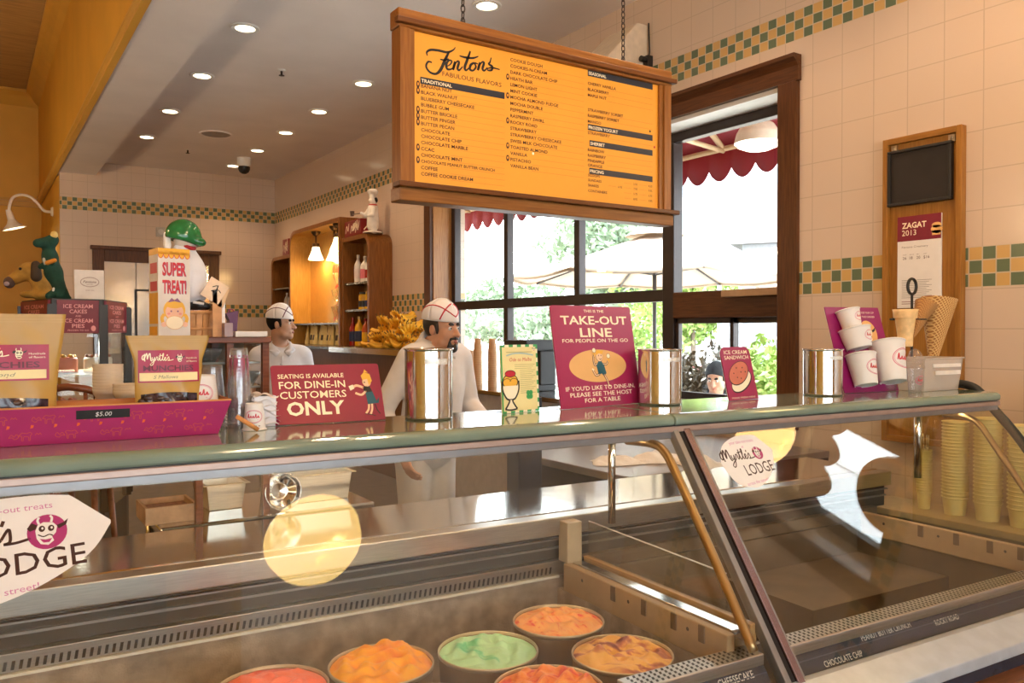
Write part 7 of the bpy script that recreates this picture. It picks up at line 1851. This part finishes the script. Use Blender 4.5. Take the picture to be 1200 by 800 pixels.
# dark blue tool crock standing on the rear part between card and sign
q = onD(646, 470, 3.35)
t = thing('caddy', 'tall dark blue caddy of utensils with brass handles behind the yellow card', 'caddy', (q[0], q[1], 0.845))
t.location = (2.47, 3.62, 0.6105)
obj('caddy_box', MB().box((-0.075, -0.06, 0), (0.075, 0.06, 0.58)), mat('dark navy enamel', (0.012, 0.02, 0.045), 0.3), t, bevel=0.006)
for k, x in enumerate((-0.04, 0.0, 0.035)): obj('handle', MB().tube([(x, 0, 0.54), (x+0.004, 0.0, 0.66)], 0.006, 6), BRASS if k == 1 else STEEL, t)

# ------------------------------------------------------------------ people
SKIN = mat('light warm skin', (0.56, 0.30, 0.19), 0.5, var=0.05, scale=25, sss=0.08)
SKIN2 = mat('tan skin', (0.50, 0.29, 0.19), 0.5, var=0.05, scale=25, sss=0.08)
LIP = mat('lip', (0.42, 0.15, 0.11), 0.45)
HAIRD = mat('dark brown hair', (0.02, 0.012, 0.008), 0.5, var=0.3, scale=120)
UNIF = mat('white cotton uniform', (0.74, 0.72, 0.72), 0.75, var=0.03, bump=0.25, bscale=18)
UNIF2 = mat('greyish white uniform', (0.60, 0.60, 0.63), 0.75, var=0.03, bump=0.25, bscale=18)
def rotz(a): return np.array([[math.cos(a), -math.sin(a), 0], [math.sin(a), math.cos(a), 0], [0, 0, 1.0]])
def rotx(a): return np.array([[1.0, 0, 0], [0, math.cos(a), -math.sin(a)], [0, math.sin(a), math.cos(a)]])
def hand(d, wrist, dirv, palmn, side, s=1.0, curl=0.5):
    """palm, four unequal fingers and a thumb; dirv along the fingers, palmn out of the palm"""
    dirv = np.array(dirv, float); dirv /= np.linalg.norm(dirv); n = np.array(palmn, float); n -= dirv*(n@dirv); n /= np.linalg.norm(n)
    sd = np.cross(dirv, n)*side; w = np.array(wrist, float)
    d.cap(w, w+dirv*0.045*s, 0.024*s, 0.026*s, 0.012)
    for k, (o, L_) in enumerate(((0.027, 0.070), (0.009, 0.080), (-0.009, 0.074), (-0.026, 0.058))):
        b0 = w+dirv*0.075*s+sd*o*s; d.cap(w+dirv*0.03*s+sd*o*0.7*s, b0, 0.013*s, 0.0105*s, 0.008)
        a1 = dirv*math.cos(curl)+n*math.sin(curl); b1 = b0+a1*L_*0.5*s; a2 = dirv*math.cos(curl*2)+n*math.sin(curl*2); b2 = b1+a2*L_*0.5*s
        d.cap(b0, b1, 0.0098*s, 0.009*s, 0.003).cap(b1, b2, 0.009*s, 0.0075*s, 0.002)
    t0 = w+dirv*0.022*s+sd*0.024*s; t1 = t0+(dirv*0.6+sd*0.7+n*0.3)*0.035*s; t2 = t1+(dirv*0.85+sd*0.25+n*0.4)*0.032*s
    d.cap(t0, t1, 0.013*s, 0.0115*s, 0.006).cap(t1, t2, 0.0105*s, 0.009*s, 0.003)
def person(name, label, loc, rz, hy, hp, skin, hair, shirt, hat=True, goatee=False, seated=False, sleeves='long', H=1.69, smile=True, pants=None, armp=None, head_dx=0.0, lean=0.0, up=0.0):
    t = thing(name, label, 'person', loc, rz)
    HR = rotz(hy) @ rotx(hp)
    k = H/1.69; zs = (1.385+up)*k if not seated else 0.98
    hz = (1.57*k if not seated else zs+0.185); hc = np.array([head_dx, 0.05+lean, hz])
    h_ = lambda x, y, z: hc+HR@np.array([x, y, z])
    d = SDF()
    d.ell(h_(0, -0.012, 0.035), (0.074, 0.093, 0.092), 0.03, HR)
    d.ell(h_(0, 0.032, -0.045), (0.056, 0.058, 0.072), 0.035, HR).ell(h_(0, 0.066, -0.098), (0.026, 0.022, 0.020), 0.025, HR)
    d.cap(h_(-0.045, 0.03, -0.075), h_(0.045, 0.03, -0.075), 0.026, 0.026, 0.03)
    d.cap(h_(-0.04, 0.070, 0.020), h_(0.04, 0.070, 0.020), 0.012, 0.012, 0.02)
    for s_ in (-1, 1):
        d.ell(h_(s_*0.040, 0.056, -0.030), (0.025, 0.024, 0.026), 0.02, HR)
        d.cut(h_(s_*0.031, 0.094, 0.002), (0.018, 0.014, 0.011), 0.012)
        d.ell(h_(s_*0.075, -0.008, -0.005), (0.010, 0.020, 0.031), 0.006, HR)
    d.cap(h_(0, 0.083, 0.008), h_(0, 0.108, -0.032), 0.010, 0.0145, 0.010).ell(h_(0.013, 0.096, -0.035), (0.009, 0.010, 0.008), 0.006, HR).ell(h_(-0.013, 0.096, -0.035), (0.009, 0.010, 0.008), 0.006, HR)
    d.cap(h_(-0.022, 0.080, -0.066), h_(0.022, 0.080, -0.066), 0.010, 0.010, 0.010)
    d.cap(h_(0, -0.025, -0.06), np.array([0, -0.01+lean*0.6, zs-0.0]), 0.053, 0.060, 0.03)
    # trunk
    tz = zs; hipz = 0.92*k if not seated else 0.52
    L_ = lambda z: lean*max(0, (z-hipz)/(zs-hipz))
    d.cap((-0.13, -0.005+lean, tz-0.045), (0.13, -0.005+lean, tz-0.045), 0.055, 0.055, 0.05)
    d.ell((0, 0.0+lean*0.8, tz-0.20), (0.165, 0.105, 0.19), 0.08).ell((0, 0.01+lean*0.4, tz-0.40), (0.15, 0.105, 0.16), 0.08).ell((0, 0.0, hipz), (0.16, 0.11, 0.12), 0.06)
    arms = armp or {}
    fw = {}
    for s_ in (-1, 1):
        sh = np.array([s_*0.175, -0.01+lean, tz-0.06]); el, wr = arms.get(s_, (np.array([s_*0.235, -0.03+lean*0.6, tz-0.34]), np.array([s_*0.225, 0.06+lean*0.4, tz-0.58])))
        el, wr = np.array(el, float), np.array(wr, float)
        d.cap(sh, el, 0.052, 0.040, 0.03).cap(el, wr, 0.039, 0.026, 0.012); fw[s_] = (sh, el, wr)
        hand(d, wr, wr-el, (-s_*1.0, 0.15, 0), -s_, 1.0, 0.45)
        if seated:
            kn = np.array([s_*0.12, 0.42, 0.47]); an = np.array([s_*0.12, 0.40, 0.07])
        else: kn = np.array([s_*0.095, 0.02, 0.49*k]); an = np.array([s_*0.10, -0.01, 0.08])
        d.cap((s_*0.085, 0, hipz-0.03), kn, 0.085, 0.056, 0.04).cap(kn, an, 0.052, 0.036, 0.02).cap(an, an+np.array([0, 0.15, -0.045]), 0.036, 0.03, 0.02)
    obj('body', d.mesh(0.0075, zmin=0.003), skin, t)
    # clothes: a little larger than the body beneath
    c = SDF()
    c.cap((-0.135, -0.01+lean, tz-0.045), (0.135, -0.01+lean, tz-0.045), 0.070, 0.070, 0.05).ell((0, 0.0+lean*0.8, tz-0.20), (0.19, 0.135, 0.22), 0.08).ell((0, 0.01+lean*0.4, tz-0.42), (0.18, 0.14, 0.20), 0.08).ell((0, 0.0, hipz), (0.19, 0.145, 0.16), 0.06)
    c.cap((0, -0.045+lean*0.8, tz-0.03), (0, -0.03+lean*0.75, tz+0.035), 0.085, 0.066, 0.04)
    for s_ in (-1, 1):
        sh, el, wr = fw[s_]
        c.cap(sh, el, 0.070, 0.058, 0.03)
        if sleeves == 'long': c.cap(el, el+(wr-el)*0.93, 0.056, 0.044, 0.012)
    zlo = hipz-0.12
    def cutc(P, D):
        nk = np.linalg.norm((P-np.array([0, 0.03+lean*0.75, tz+0.06]))/np.array([0.068, 0.075, 0.06]), axis=1)-1
        D = np.maximum(D, -nk*0.06)
        if sleeves == 'short':
            for s_ in (-1, 1):
                sh, el, wr = fw[s_]; ax = (el-sh)/np.linalg.norm(el-sh); far = (P-sh)@ax-np.linalg.norm(el-sh)*0.72
                D = np.where((P[:, 0]*s_ > 0.15) & (P[:, 2] < sh[2]), np.maximum(D, far), D)
        return np.maximum(D, zlo-P[:, 2])
    sm = obj('shirt', c.mesh(0.009, fn=cutc), shirt, t)
    b = MB()
    if not seated:
        b.tube([(0.0, 0.125+lean*0.9, tz-0.06), (0.0, 0.148+lean*0.8, tz-0.2), (0, 0.158+lean*0.4, tz-0.42)], 0.0035, 6)
        for i in range(4): b.lathe([(0.001, 0.004), (0.006, 0.003), (0.007, 0)], (0.014, 0.146+lean*(0.9-0.16*i)-0.0*i, tz-0.12-0.1*i), ax=(0, 1, 0), seg=10)
        obj('placket', b, mat('uniform seam', (0.55, 0.53, 0.53), 0.7), t)
    for s_ in (-1, 1):                                           # collar wings
        b = MB(); P0 = np.array([0, 0.012+lean*0.7, tz+0.028])
        pts = [(s_*0.012, 0.085, -0.055), (s_*0.062, 0.052, 0.004), (s_*0.074, -0.01, 0.022), (s_*0.05, -0.06, 0.03)]
        out = [(s_*0.05, 0.115, -0.09), (s_*0.105, 0.062, -0.042), (s_*0.105, -0.015, -0.02), (s_*0.07, -0.085, -0.005)]
        vs = [tuple(P0+np.array(q)) for q in pts+out]; b.add(vs, [(0,1,5,4),(1,2,6,5),(2,3,7,6)], smooth=True); obj('collar', b, shirt, t, solid=0.006)
    c = SDF()
    for s_ in (-1, 1):
        if seated: kn = np.array([s_*0.12, 0.42, 0.47]); an = np.array([s_*0.12, 0.40, 0.10])
        else: kn = np.array([s_*0.095, 0.02, 0.49*k]); an = np.array([s_*0.10, -0.01, 0.10])
        c.cap((s_*0.085, 0, hipz-0.02), kn, 0.105, 0.078, 0.05).cap(kn, an, 0.075, 0.062, 0.02)
    c.ell((0, 0, hipz), (0.175, 0.13, 0.12), 0.06)
    obj('trousers', c.mesh(0.010, fn=lambda P, D: np.maximum(D, P[:, 2]-(hipz+0.08))), pants or shirt, t)
    for s_ in (-1, 1):
        an = np.array([s_*0.12, 0.40, 0.07]) if seated else np.array([s_*0.10, -0.01, 0.08])
        c = SDF(); c.cap(an+np.array([0, -0.02, -0.03]), an+np.array([0, 0.16, -0.045]), 0.050, 0.042, 0.02); obj('shoe', c.mesh(0.008, zmin=0.002), BLACK, t)
    # face details
    for s_ in (-1, 1):
        b = MB(); b.ball(h_(s_*0.031, 0.0765, 0.003), 0.0115, 14, 10); e = obj('eye', b, mat('eye white', (0.75, 0.72, 0.68), 0.2), t)
        b = MB(); b.ball(h_(s_*0.031+0.001, 0.0862, 0.003), 0.0046, 10, 8); obj('iris', b, mat('dark iris', (0.02, 0.012, 0.008), 0.15), e)
        d2 = SDF(); d2.cap(h_(s_*0.014, 0.088, 0.0225), h_(s_*0.032, 0.085, 0.027), 0.0042, 0.0045).cap(h_(s_*0.032, 0.085, 0.027), h_(s_*0.050, 0.068, 0.021), 0.0045, 0.003); obj('eyebrow', d2.mesh(0.0022), hair, t)
    d2 = SDF(); d2.cap(h_(-0.021, 0.0862, -0.0645), h_(0, 0.0905, -0.067), 0.003, 0.0045).cap(h_(0, 0.0905, -0.067), h_(0.021, 0.0862, -0.0645), 0.0045, 0.003); obj('lips', d2.mesh(0.002), LIP, t)
    if smile:
        b = MB(); b.tube([h_(-0.017, 0.0895, -0.0668), h_(0, 0.0945, -0.069), h_(0.017, 0.0895, -0.0668)], 0.002, 6); obj('teeth', b, PAPER, t)
    d2 = SDF(); d2.ell(h_(0, -0.022, 0.035), (0.080, 0.096, 0.098), 0.01, HR) if hat else d2.ell(h_(0, -0.008, 0.045), (0.084, 0.104, 0.098), 0.01, HR)
    for s_ in (-1, 1): d2.cap(h_(s_*0.072, 0.02, 0.02), h_(s_*0.071, 0.022, -0.022), 0.010, 0.006, 0.01)
    def hcut(P, D):
        Q = (P-hc)@HR
        return np.maximum(D, np.maximum(Q[:, 1]-0.028-2.2*np.maximum(Q[:, 2]-(0.06 if hat else 0.042)+4*Q[:, 0]**2, 0), -0.075-Q[:, 2]+0.6*np.maximum(Q[:, 1]+0.03, 0)))
    obj('hair', d2.mesh(0.006, fn=hcut), hair, t)
    if goatee:
        d2 = SDF(); d2.cap(h_(-0.026, 0.080, -0.053), h_(0.0, 0.0875, -0.049), 0.0085, 0.0085, 0.004).cap(h_(0.0, 0.0875, -0.049), h_(0.026, 0.080, -0.053), 0.0085, 0.0085, 0.004)
        for s_ in (-1, 1): d2.cap(h_(s_*0.028, 0.076, -0.056), h_(s_*0.026, 0.068, -0.092), 0.009, 0.014, 0.006)
        d2.ell(h_(0, 0.073, -0.102), (0.033, 0.022, 0.026), 0.010, HR).cap(h_(0, 0.088, -0.08), h_(0, 0.086, -0.09), 0.006, 0.008, 0.006)
        obj('goatee', d2.mesh(0.003), hair, t)
    if hat:
        rx, ry = 0.088, 0.108
        def hs(a, v):
            # soft side cap: oval band that closes in a long ridge from front to back
            x = rx*math.cos(a)*(1-v**4*0.93); y = ry*math.sin(a)*(1-0.16*v**2)-0.010
            z = 0.046-0.012*(y/ry) + v*(0.060+0.064*abs(math.cos(a-0.25 if math.cos(a) > 0 else a+0.25))**1.2)
            return h_(x, y-0.005, z)
        b = MB(); b.sheet(lambda u, v: tuple(hs(2*PI*u, v)), 40, 10); o = obj('paper_cap', b, mat('white paper cap', (0.80, 0.77, 0.75), 0.6, var=0.02), t, solid=0.003)
        red = mat('red piping', srgb(190, 20, 40), 0.5) if hat == 'red' else mat('dark red piping', srgb(95, 35, 60), 0.5)
        b = MB(); of = lambda a, v: hs(a, v)+(hs(a, v)-h_(0, -0.01, 0.09))*0.02
        b.tube([of(PI*1.45-PI*0.95*i/14, 0.42+0.42*math.sin(PI*i/14)**1.0*0.6) for i in range(15)], 0.0034, 6)
        b.tube([of(-PI*0.45+PI*0.95*i/14, 0.42+0.42*math.sin(PI*i/14)*0.6) for i in range(15)], 0.0034, 6)
        b.tube([of(0.34*PI-0.16*PI*i/6, 0.95-0.86*i/6) for i in range(7)], 0.004, 6); b.tube([of(0.66*PI+0.16*PI*i/6, 0.95-0.86*i/6) for i in range(7)], 0.004, 6)
        obj('cap_piping', b, red, o)
    return t
person('person', 'man with a goatee in white uniform and white cap with red piping', (2.10, 4.055, 0), math.radians(-169), math.radians(11), 0.0, SKIN, HAIRD, UNIF, hat='red', goatee=True, lean=0.10, H=1.675, up=0.085,
       armp={1: ((0.275, -0.02, 1.12), (0.24, 0.12, 0.88)), -1: ((-0.27, 0.06, 1.13), (-0.21, 0.29, 1.03))})
person('person', 'younger man in greyish white short sleeved uniform and white cap by the bar', (2.05, 6.45, 0), math.radians(168), math.radians(62), 0.05, SKIN2, mat('black hair', (0.008, 0.007, 0.007), 0.75, spec=0.1), UNIF2, hat='dark', sleeves='short', smile=False, H=1.72, lean=0.03)
# ------------------------------------------------------------------ outside
struct('pavement', MB().box((XW+0.42, -12, -0.12), (60, 60, -0.02)), mat('pale pavement', (0.55, 0.53, 0.51), 0.8, var=0.06, scale=2))
# seated guest outside
t = person('person', 'dark haired guest seated outside, looking down, behind the small sandwich sign', (5.33, 4.90, -0.02), math.radians(145), math.radians(-32), -0.38, SKIN, mat('black hair', (0, 0, 0)), mat('navy shirt', (0.02, 0.035, 0.07), 0.8), hat=False, seated=True, smile=False, sleeves='short', pants=mat('dark trousers', (0.03, 0.03, 0.035), 0.8),
       armp={1: ((0.23, 0.10, 0.70), (0.12, 0.30, 0.76)), -1: ((-0.23, 0.10, 0.70), (-0.12, 0.30, 0.76))})
t = thing('cafe_chair', 'dark metal chair under the seated guest outside the window', 'chair', (5.33, 4.90, -0.02), math.radians(145))
obj('seat', MB().box((-0.22, -0.2, 0.395), (0.22, 0.22, 0.415)), DBRONZE, t, bevel=0.006)
for x in (-0.2, 0.2):
    for y in (-0.18, 0.2): obj('leg', MB().tube([(x, y, 0), (x, y, 0.4)], 0.013, 8), DBRONZE, t)
    obj('back_post', MB().tube([(x, -0.19, 0.4), (x, -0.26, 0.80)], 0.012, 8), DBRONZE, t)
obj('backrest', MB().box((-0.2, -0.275, 0.62), (0.2, -0.25, 0.80)), DBRONZE, t)
# market umbrellas
CANV = mat('ecru canvas', (0.48, 0.40, 0.32), 0.8, var=0.02)
UPOLE = mat('dark umbrella pole', (0.05, 0.05, 0.055), 0.4)
def canvas_mat():
    m = CANV; nt = m.node_tree; b = nt.nodes['Principled BSDF']; out = [n for n in nt.nodes if n.type == 'OUTPUT_MATERIAL'][0]
    tl_ = nt.nodes.new('ShaderNodeBsdfTranslucent'); tl_.inputs['Color'].default_value = (0.75, 0.58, 0.42, 1)
    mx = nt.nodes.new('ShaderNodeMixShader'); mx.inputs[0].default_value = 0.10
    nt.links.new(b.outputs[0], mx.inputs[1]); nt.links.new(tl_.outputs[0], mx.inputs[2]); nt.links.new(mx.outputs[0], out.inputs[0])
canvas_mat()
def umbrella(x, y, zr, za, R_, label, rot):
    t = thing('market_umbrella', label, 'umbrella', (x, y, -0.02), rot)
    zr += 0.02; za += 0.02
    rim = [Vector((R_*math.cos(2*PI*k/8), R_*math.sin(2*PI*k/8), zr)) for k in range(8)]
    ap = Vector((0, 0, za)); b = MB()
    for k in range(8):
        a, c = rim[k], rim[(k+1) % 8]
        def f(u, v, a=a, c=c):
            e = a.lerp(c, u); p_ = ap.lerp(e, 0.06+0.94*v); sag = 0.05*math.sin(PI*v)+0.05*v*math.sin(PI*u); return (p_.x, p_.y, p_.z-sag)
        b.sheet(f, 6, 8)
        b.sheet(lambda u, v, a=a, c=c: tuple(a.lerp(c, u)*1.0+Vector((0, 0, -0.05*math.sin(PI*u)-0.035*v))), 6, 1)
    obj('canopy', b, CANV, t, solid=0.004)
    b = MB(); b.lathe([(R_*0.2, za-0.06), (R_*0.12, za+0.02), (0.03, za+0.07)], seg=16); obj('vent', b, CANV, t, solid=0.004)
    obj('finial', MB().lathe([(0.03, za+0.06), (0.045, za+0.10), (0.03, za+0.15), (0.001, za+0.17)], seg=12), mat('wood finial', (0.4, 0.25, 0.14), 0.5), t)
    po = obj('pole', MB().tube([(0, 0, 0.05), (0, 0, za)], 0.028, 10), UPOLE, t)
    for k in range(8):
        q = ap.lerp(rim[k], 0.55)-Vector((0, 0, 0.07)); r_ = obj('rib', MB().tube([ap-Vector((0, 0, 0.06)), q-Vector((0, 0, 0.0)), rim[k]-Vector((0, 0, 0.03))], 0.011, 6), UPOLE, t)
        obj('strut', MB().tube([(0, 0, zr+0.02), q], 0.010, 6), UPOLE, r_)
    obj('base', MB().lathe([(0.001, 0.08), (0.06, 0.08), (0.25, 0.04), (0.26, 0.0), (0.001, 0)], seg=24), UPOLE, t)
p = onD(767, 387, 11.0)
umbrella(p[0], p[1], 2.27, 2.87, 2.0, 'big ecru market umbrella filling the middle of the window', 0.3)
p = onD(985, 387, 15.5)
umbrella(p[0], p[1], 2.42, 3.1, 1.6, 'second ecru market umbrella cut off by the right window jamb', 0.1)
# red awning with scalloped valance
XA, ZA = 5.9, 3.28
AY0 = 1.9
t = thing('awning', 'burgundy window awning with a scalloped valance and cream frame', 'awning', (XW+0.42, AY0, 0))
AWN = mat('burgundy awning canvas', (0.22, 0.02, 0.035), 0.8, var=0.04)
nt = AWN.node_tree; _b = nt.nodes['Principled BSDF']; _o = [n for n in nt.nodes if n.type == 'OUTPUT_MATERIAL'][0]
_t = nt.nodes.new('ShaderNodeBsdfTranslucent'); _t.inputs['Color'].default_value = (0.30, 0.025, 0.05, 1); _m = nt.nodes.new('ShaderNodeMixShader'); _m.inputs[0].default_value = 0.35
nt.links.new(_b.outputs[0], _m.inputs[1]); nt.links.new(_t.outputs[0], _m.inputs[2]); nt.links.new(_m.outputs[0], _o.inputs[0])
Lw = 8.6; xa = XA-(XW+0.42)
b = MB(); b.sheet(lambda u, v: (0.02+(xa-0.02)*v, Lw*u, 4.15+(ZA-4.15)*v), 20, 4); obj('canvas_top', b, AWN, t, solid=0.004)
b = MB(); n = int(Lw/0.27); N = n*10
b.sheet(lambda u, v: (xa, Lw*u, ZA-v*(0.22+0.11*abs(math.sin(PI*u*n))**0.8)), N, 1); obj('valance', b, AWN, t, solid=0.004)
b = MB()
for i in range(6):
    y = 0.3+i*1.55; b.tube([(0.03, y, 4.08), (xa-0.03, y, ZA-0.04)], 0.028, 8); b.tube([(0.03, y, 3.32), (xa-0.03, y, ZA-0.06)], 0.024, 8)
b.tube([(xa-0.03, 0, ZA-0.04), (xa-0.03, Lw, ZA-0.04)], 0.026, 8); b.tube([(xa*0.55, 0, 3.63), (xa*0.55, Lw, 3.63)], 0.022, 8)
obj('frame_tubes', b, mat('cream awning frame', (0.62, 0.45, 0.27), 0.5), t)
t = thing('awning', 'shallow burgundy awning with scallops over the entrance window', 'awning', (XW+0.42, -2.2, 0))
b = MB(); b.sheet(lambda u, v: (0.02+0.40*v, 3.6*u, 3.7-0.5*v), 10, 3); AWN2 = mat('dark maroon awning canvas', (0.10, 0.012, 0.02), 0.85)
obj('canvas_top', b, AWN2, t, solid=0.004)
b = MB(); b.sheet(lambda u, v: (0.42, 3.6*u, 3.2-v*(0.20+0.11*abs(math.sin(PI*u*14))**0.8)), 140, 1); obj('valance', b, AWN2, t, solid=0.004)
obj('frame_tubes', MB().tube([(0.40, 0, 3.18), (0.40, 3.6, 3.18)], 0.024, 8), mat('cream awning frame', (0, 0, 0)), t)
# lamp hanging under the awning
p = onX(888, 168, 5.35)
t = thing('awning_lamp', 'white dome lamp hanging under the burgundy awning', 'lamp', p)
obj('dome_shade', MB().lathe([(0.02, 0.21), (0.06, 0.20), (0.13, 0.15), (0.17, 0.08), (0.19, 0.0), (0.185, 0.0), (0.16, 0.08), (0.12, 0.14), (0.02, 0.19)], seg=32), mat('cream enamel dome', (0.80, 0.70, 0.58), 0.4), t)
obj('lit_globe', MB().lathe([(0.181, 0.01), (0.16, -0.025), (0.1, -0.05), (0.001, -0.06)], seg=28), mat('lit globe', (1, .95, .85), 0.5, emit=(1, 0.92, 0.8), es=3), t)
obj('stem', MB().tube([(0, 0, 0.2), (0, 0, 3.76-p[2])], 0.012, 8), mat('cream awning frame', (0, 0, 0)), t)
# buildings
t = thing('tower_block', 'tall pale apartment tower with rows of windows far beyond the umbrella', 'building', (58, 44, -0.02), 0.2)
obj('facade', MB().box((0, 0, 0), (14, 16, 46)), mat('pale concrete', (0.62, 0.62, 0.63), 0.8), t)
PNW = mat('grey blue window', (0.32, 0.36, 0.42), 0.3)
b = MB()
for i in range(15):
    for j in range(6): b.box((-0.05, 0.9+j*2.5, 2+i*3.0), (0, 2.6+j*2.5, 3.5+i*3.0))
    for j in range(5): b.box((0.8+j*2.7, -0.05, 2+i*3.0), (2.4+j*2.7, 0, 3.5+i*3.0))
o = obj('windows', b, PNW, t); o['kind'] = 'stuff'
p = onD(905, 387, 24)
t = thing('grey_house', 'grey blue house with white framed windows beyond the hedge', 'house', (p[0]-2.0, p[1]-0.6, -0.02), math.radians(-58))
obj('wall', MB().box((0, 0, 0), (9, 6, 3.9)), mat('grey blue siding', (0.30, 0.32, 0.38), 0.7), t)
b = MB(); b.prism([(-0.3, 3.9), (6.3, 3.9), (3, 6.0)], -0.3, 9.3, 0); obj('roof', b, mat('slate roof', (0.12, 0.11, 0.12), 0.8), t)
for k, (x, z) in enumerate(((1.2, 1.4), (3.1, 1.4), (5.0, 1.4), (7.0, 1.4))):
    w_ = obj('window', MB().box((x-0.42, -0.06, z-0.1), (x+0.42, -0.001, z+1.35)), WHITEP, t)
    obj('pane', MB().box((x-0.32, -0.08, z), (x+0.32, -0.06, z+1.25)), PNW, w_)
# trees and hedges of many leaves
def leafmesh(blobs, n, size, seed):
    rg = np.random.RandomState(seed); bl = np.array(blobs, float); vol = bl[:, 3]*bl[:, 4]*bl[:, 5]; pick = rg.choice(len(bl), n, p=vol/vol.sum())
    q = rg.normal(size=(n, 3)); q /= np.linalg.norm(q, axis=1)[:, None]; q *= (rg.uniform(0.25, 1, n)**0.45)[:, None]
    c = bl[pick, :3]+q*bl[pick, 3:6]
    a = rg.normal(size=(n, 3)); a /= np.linalg.norm(a, axis=1)[:, None]; d_ = rg.normal(size=(n, 3)); b_ = np.cross(a, d_); b_ /= np.linalg.norm(b_, axis=1)[:, None]
    s = size*rg.uniform(0.6, 1.3, n)[:, None]
    V = np.stack([c-a*s, c+b_*s*0.45, c+a*s, c-b_*s*0.45], 1).reshape(-1, 3)
    mb = MB(); mb.v = [tuple(x) for x in V.tolist()]; mb.f = [[4*i, 4*i+1, 4*i+2, 4*i+3] for i in range(n)]; mb.mi = [0]*n; mb.sm = [False]*n
    return mb
def leaf(name, c, c2): return mat(name, c, 0.6, col2=c2, scale=3)
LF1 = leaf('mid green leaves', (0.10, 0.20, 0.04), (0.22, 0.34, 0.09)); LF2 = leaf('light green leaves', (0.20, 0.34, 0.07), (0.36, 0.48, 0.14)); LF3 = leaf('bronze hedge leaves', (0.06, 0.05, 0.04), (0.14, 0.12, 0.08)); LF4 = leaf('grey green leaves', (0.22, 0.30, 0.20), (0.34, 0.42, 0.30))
TR = mat('grey bark', (0.16, 0.12, 0.09), 0.85)
def plant(name, cat, label, u, D, h, r, m, n, size, seed, trunk=True, squash=1.0, z0=None):
    p = onD(u, 387, D); t = thing(name, label, cat, (p[0], p[1], -0.02))
    rg = random.Random(seed); bl = []; zb = h*0.35 if trunk else 0.0
    for k in range(12):
        zz = zb+(h-zb)*(0.15+0.8*k/11); rr = r*(0.45+0.55*math.sin(PI*min(0.15+0.8*k/11, 1)))
        a = rg.uniform(0, 6.28); bl.append((rr*0.55*math.cos(a), rr*0.55*math.sin(a), zz, rr*0.75, rr*0.75, (h-zb)*0.17))
    obj('foliage', leafmesh(bl, n, size, seed), m, t)
    b = MB(); b.tube([(0, 0, 0), (0.03*r, 0.02, h*0.4), (-0.02*r, 0.03*r, h*0.8)], [0.05*r+0.02, 0.04*r+0.015, 0.015], 8); obj('trunk', b, TR, t)
    return t
plant('young_tree', 'tree', 'light green young tree behind the take-out sign right of the umbrella pole', 748, 15.5, 2.35, 0.9, LF2, 2600, 0.07, 1)
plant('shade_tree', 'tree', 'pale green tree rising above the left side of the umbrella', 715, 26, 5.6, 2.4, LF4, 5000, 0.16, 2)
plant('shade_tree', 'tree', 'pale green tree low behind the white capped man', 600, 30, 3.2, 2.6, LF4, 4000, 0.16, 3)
plant('shade_tree', 'tree', 'hazy tree standing between the umbrella pole and the grey house', 812, 22, 3.2, 1.2, LF2, 3600, 0.12, 4)
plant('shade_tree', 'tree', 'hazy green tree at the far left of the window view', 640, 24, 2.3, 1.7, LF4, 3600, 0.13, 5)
plant('hedge_bush', 'bush', 'dark bronze leaved bush behind the seated guest', 824, 8.0, 1.30, 0.33, LF3, 2600, 0.045, 6, trunk=False)
plant('hedge_bush', 'bush', 'dark bronze leaved bush right of the steel canister outside', 800, 8.9, 1.22, 0.33, LF3, 2200, 0.045, 7, trunk=False)
plant('hedge_bush', 'bush', 'bright green bush at the right edge of the window behind the sandwich sign', 905, 8.4, 1.36, 0.50, LF2, 3000, 0.05, 8, trunk=False)
plant('hedge_bush', 'bush', 'mid green bush between the bronze bush and the bright green bush', 872, 10.2, 1.25, 0.45, LF1, 2400, 0.05, 9, trunk=False)
plant('hedge_bush', 'bush', 'mid green bush behind the steel canister and umbrella pole', 716, 17.5, 1.65, 0.6, LF2, 2600, 0.06, 10, trunk=False)
plant('shade_tree', 'tree', 'leafy tree outside the entrance window', 1500, 9.0, 2.6, 1.2, LF1, 4000, 0.09, 12)
plant('shade_tree', 'tree', 'broad leafy tree outside the entrance window, farther right', 1900, 11.0, 2.7, 1.6, LF1, 4500, 0.10, 13)
# pale parked car roofline as a low wall with flowers
t = thing('street_pole', 'thin grey street pole beyond the right window sash', 'pole', (*onD(843, 387, 18)[:2], -0.02))
obj('pole', MB().tube([(0, 0, 0), (0, 0, 4.2)], 0.05, 10), mat('green grey pole', (0.30, 0.36, 0.36), 0.5), t)
obj('base_flange', MB().lathe([(0.001, 0.06), (0.1, 0.06), (0.12, 0.0)], seg=16), mat('green grey pole', (0, 0, 0)), t)
t = thing('garden_wall', 'low pale wall with a red strip beyond the bushes', 'wall', (*onD(880, 387, 14)[:2], -0.02), math.radians(-58))
obj('wall', MB().box((-1.6, 0, 0), (4, 0.2, 0.85)), mat('pale stucco', (0.62, 0.60, 0.58), 0.8), t)
obj('red_strip', MB().box((-1.6, -0.01, 0.85), (4, 0.22, 0.93)), mat('rose strip', (0.55, 0.16, 0.17), 0.6), t)
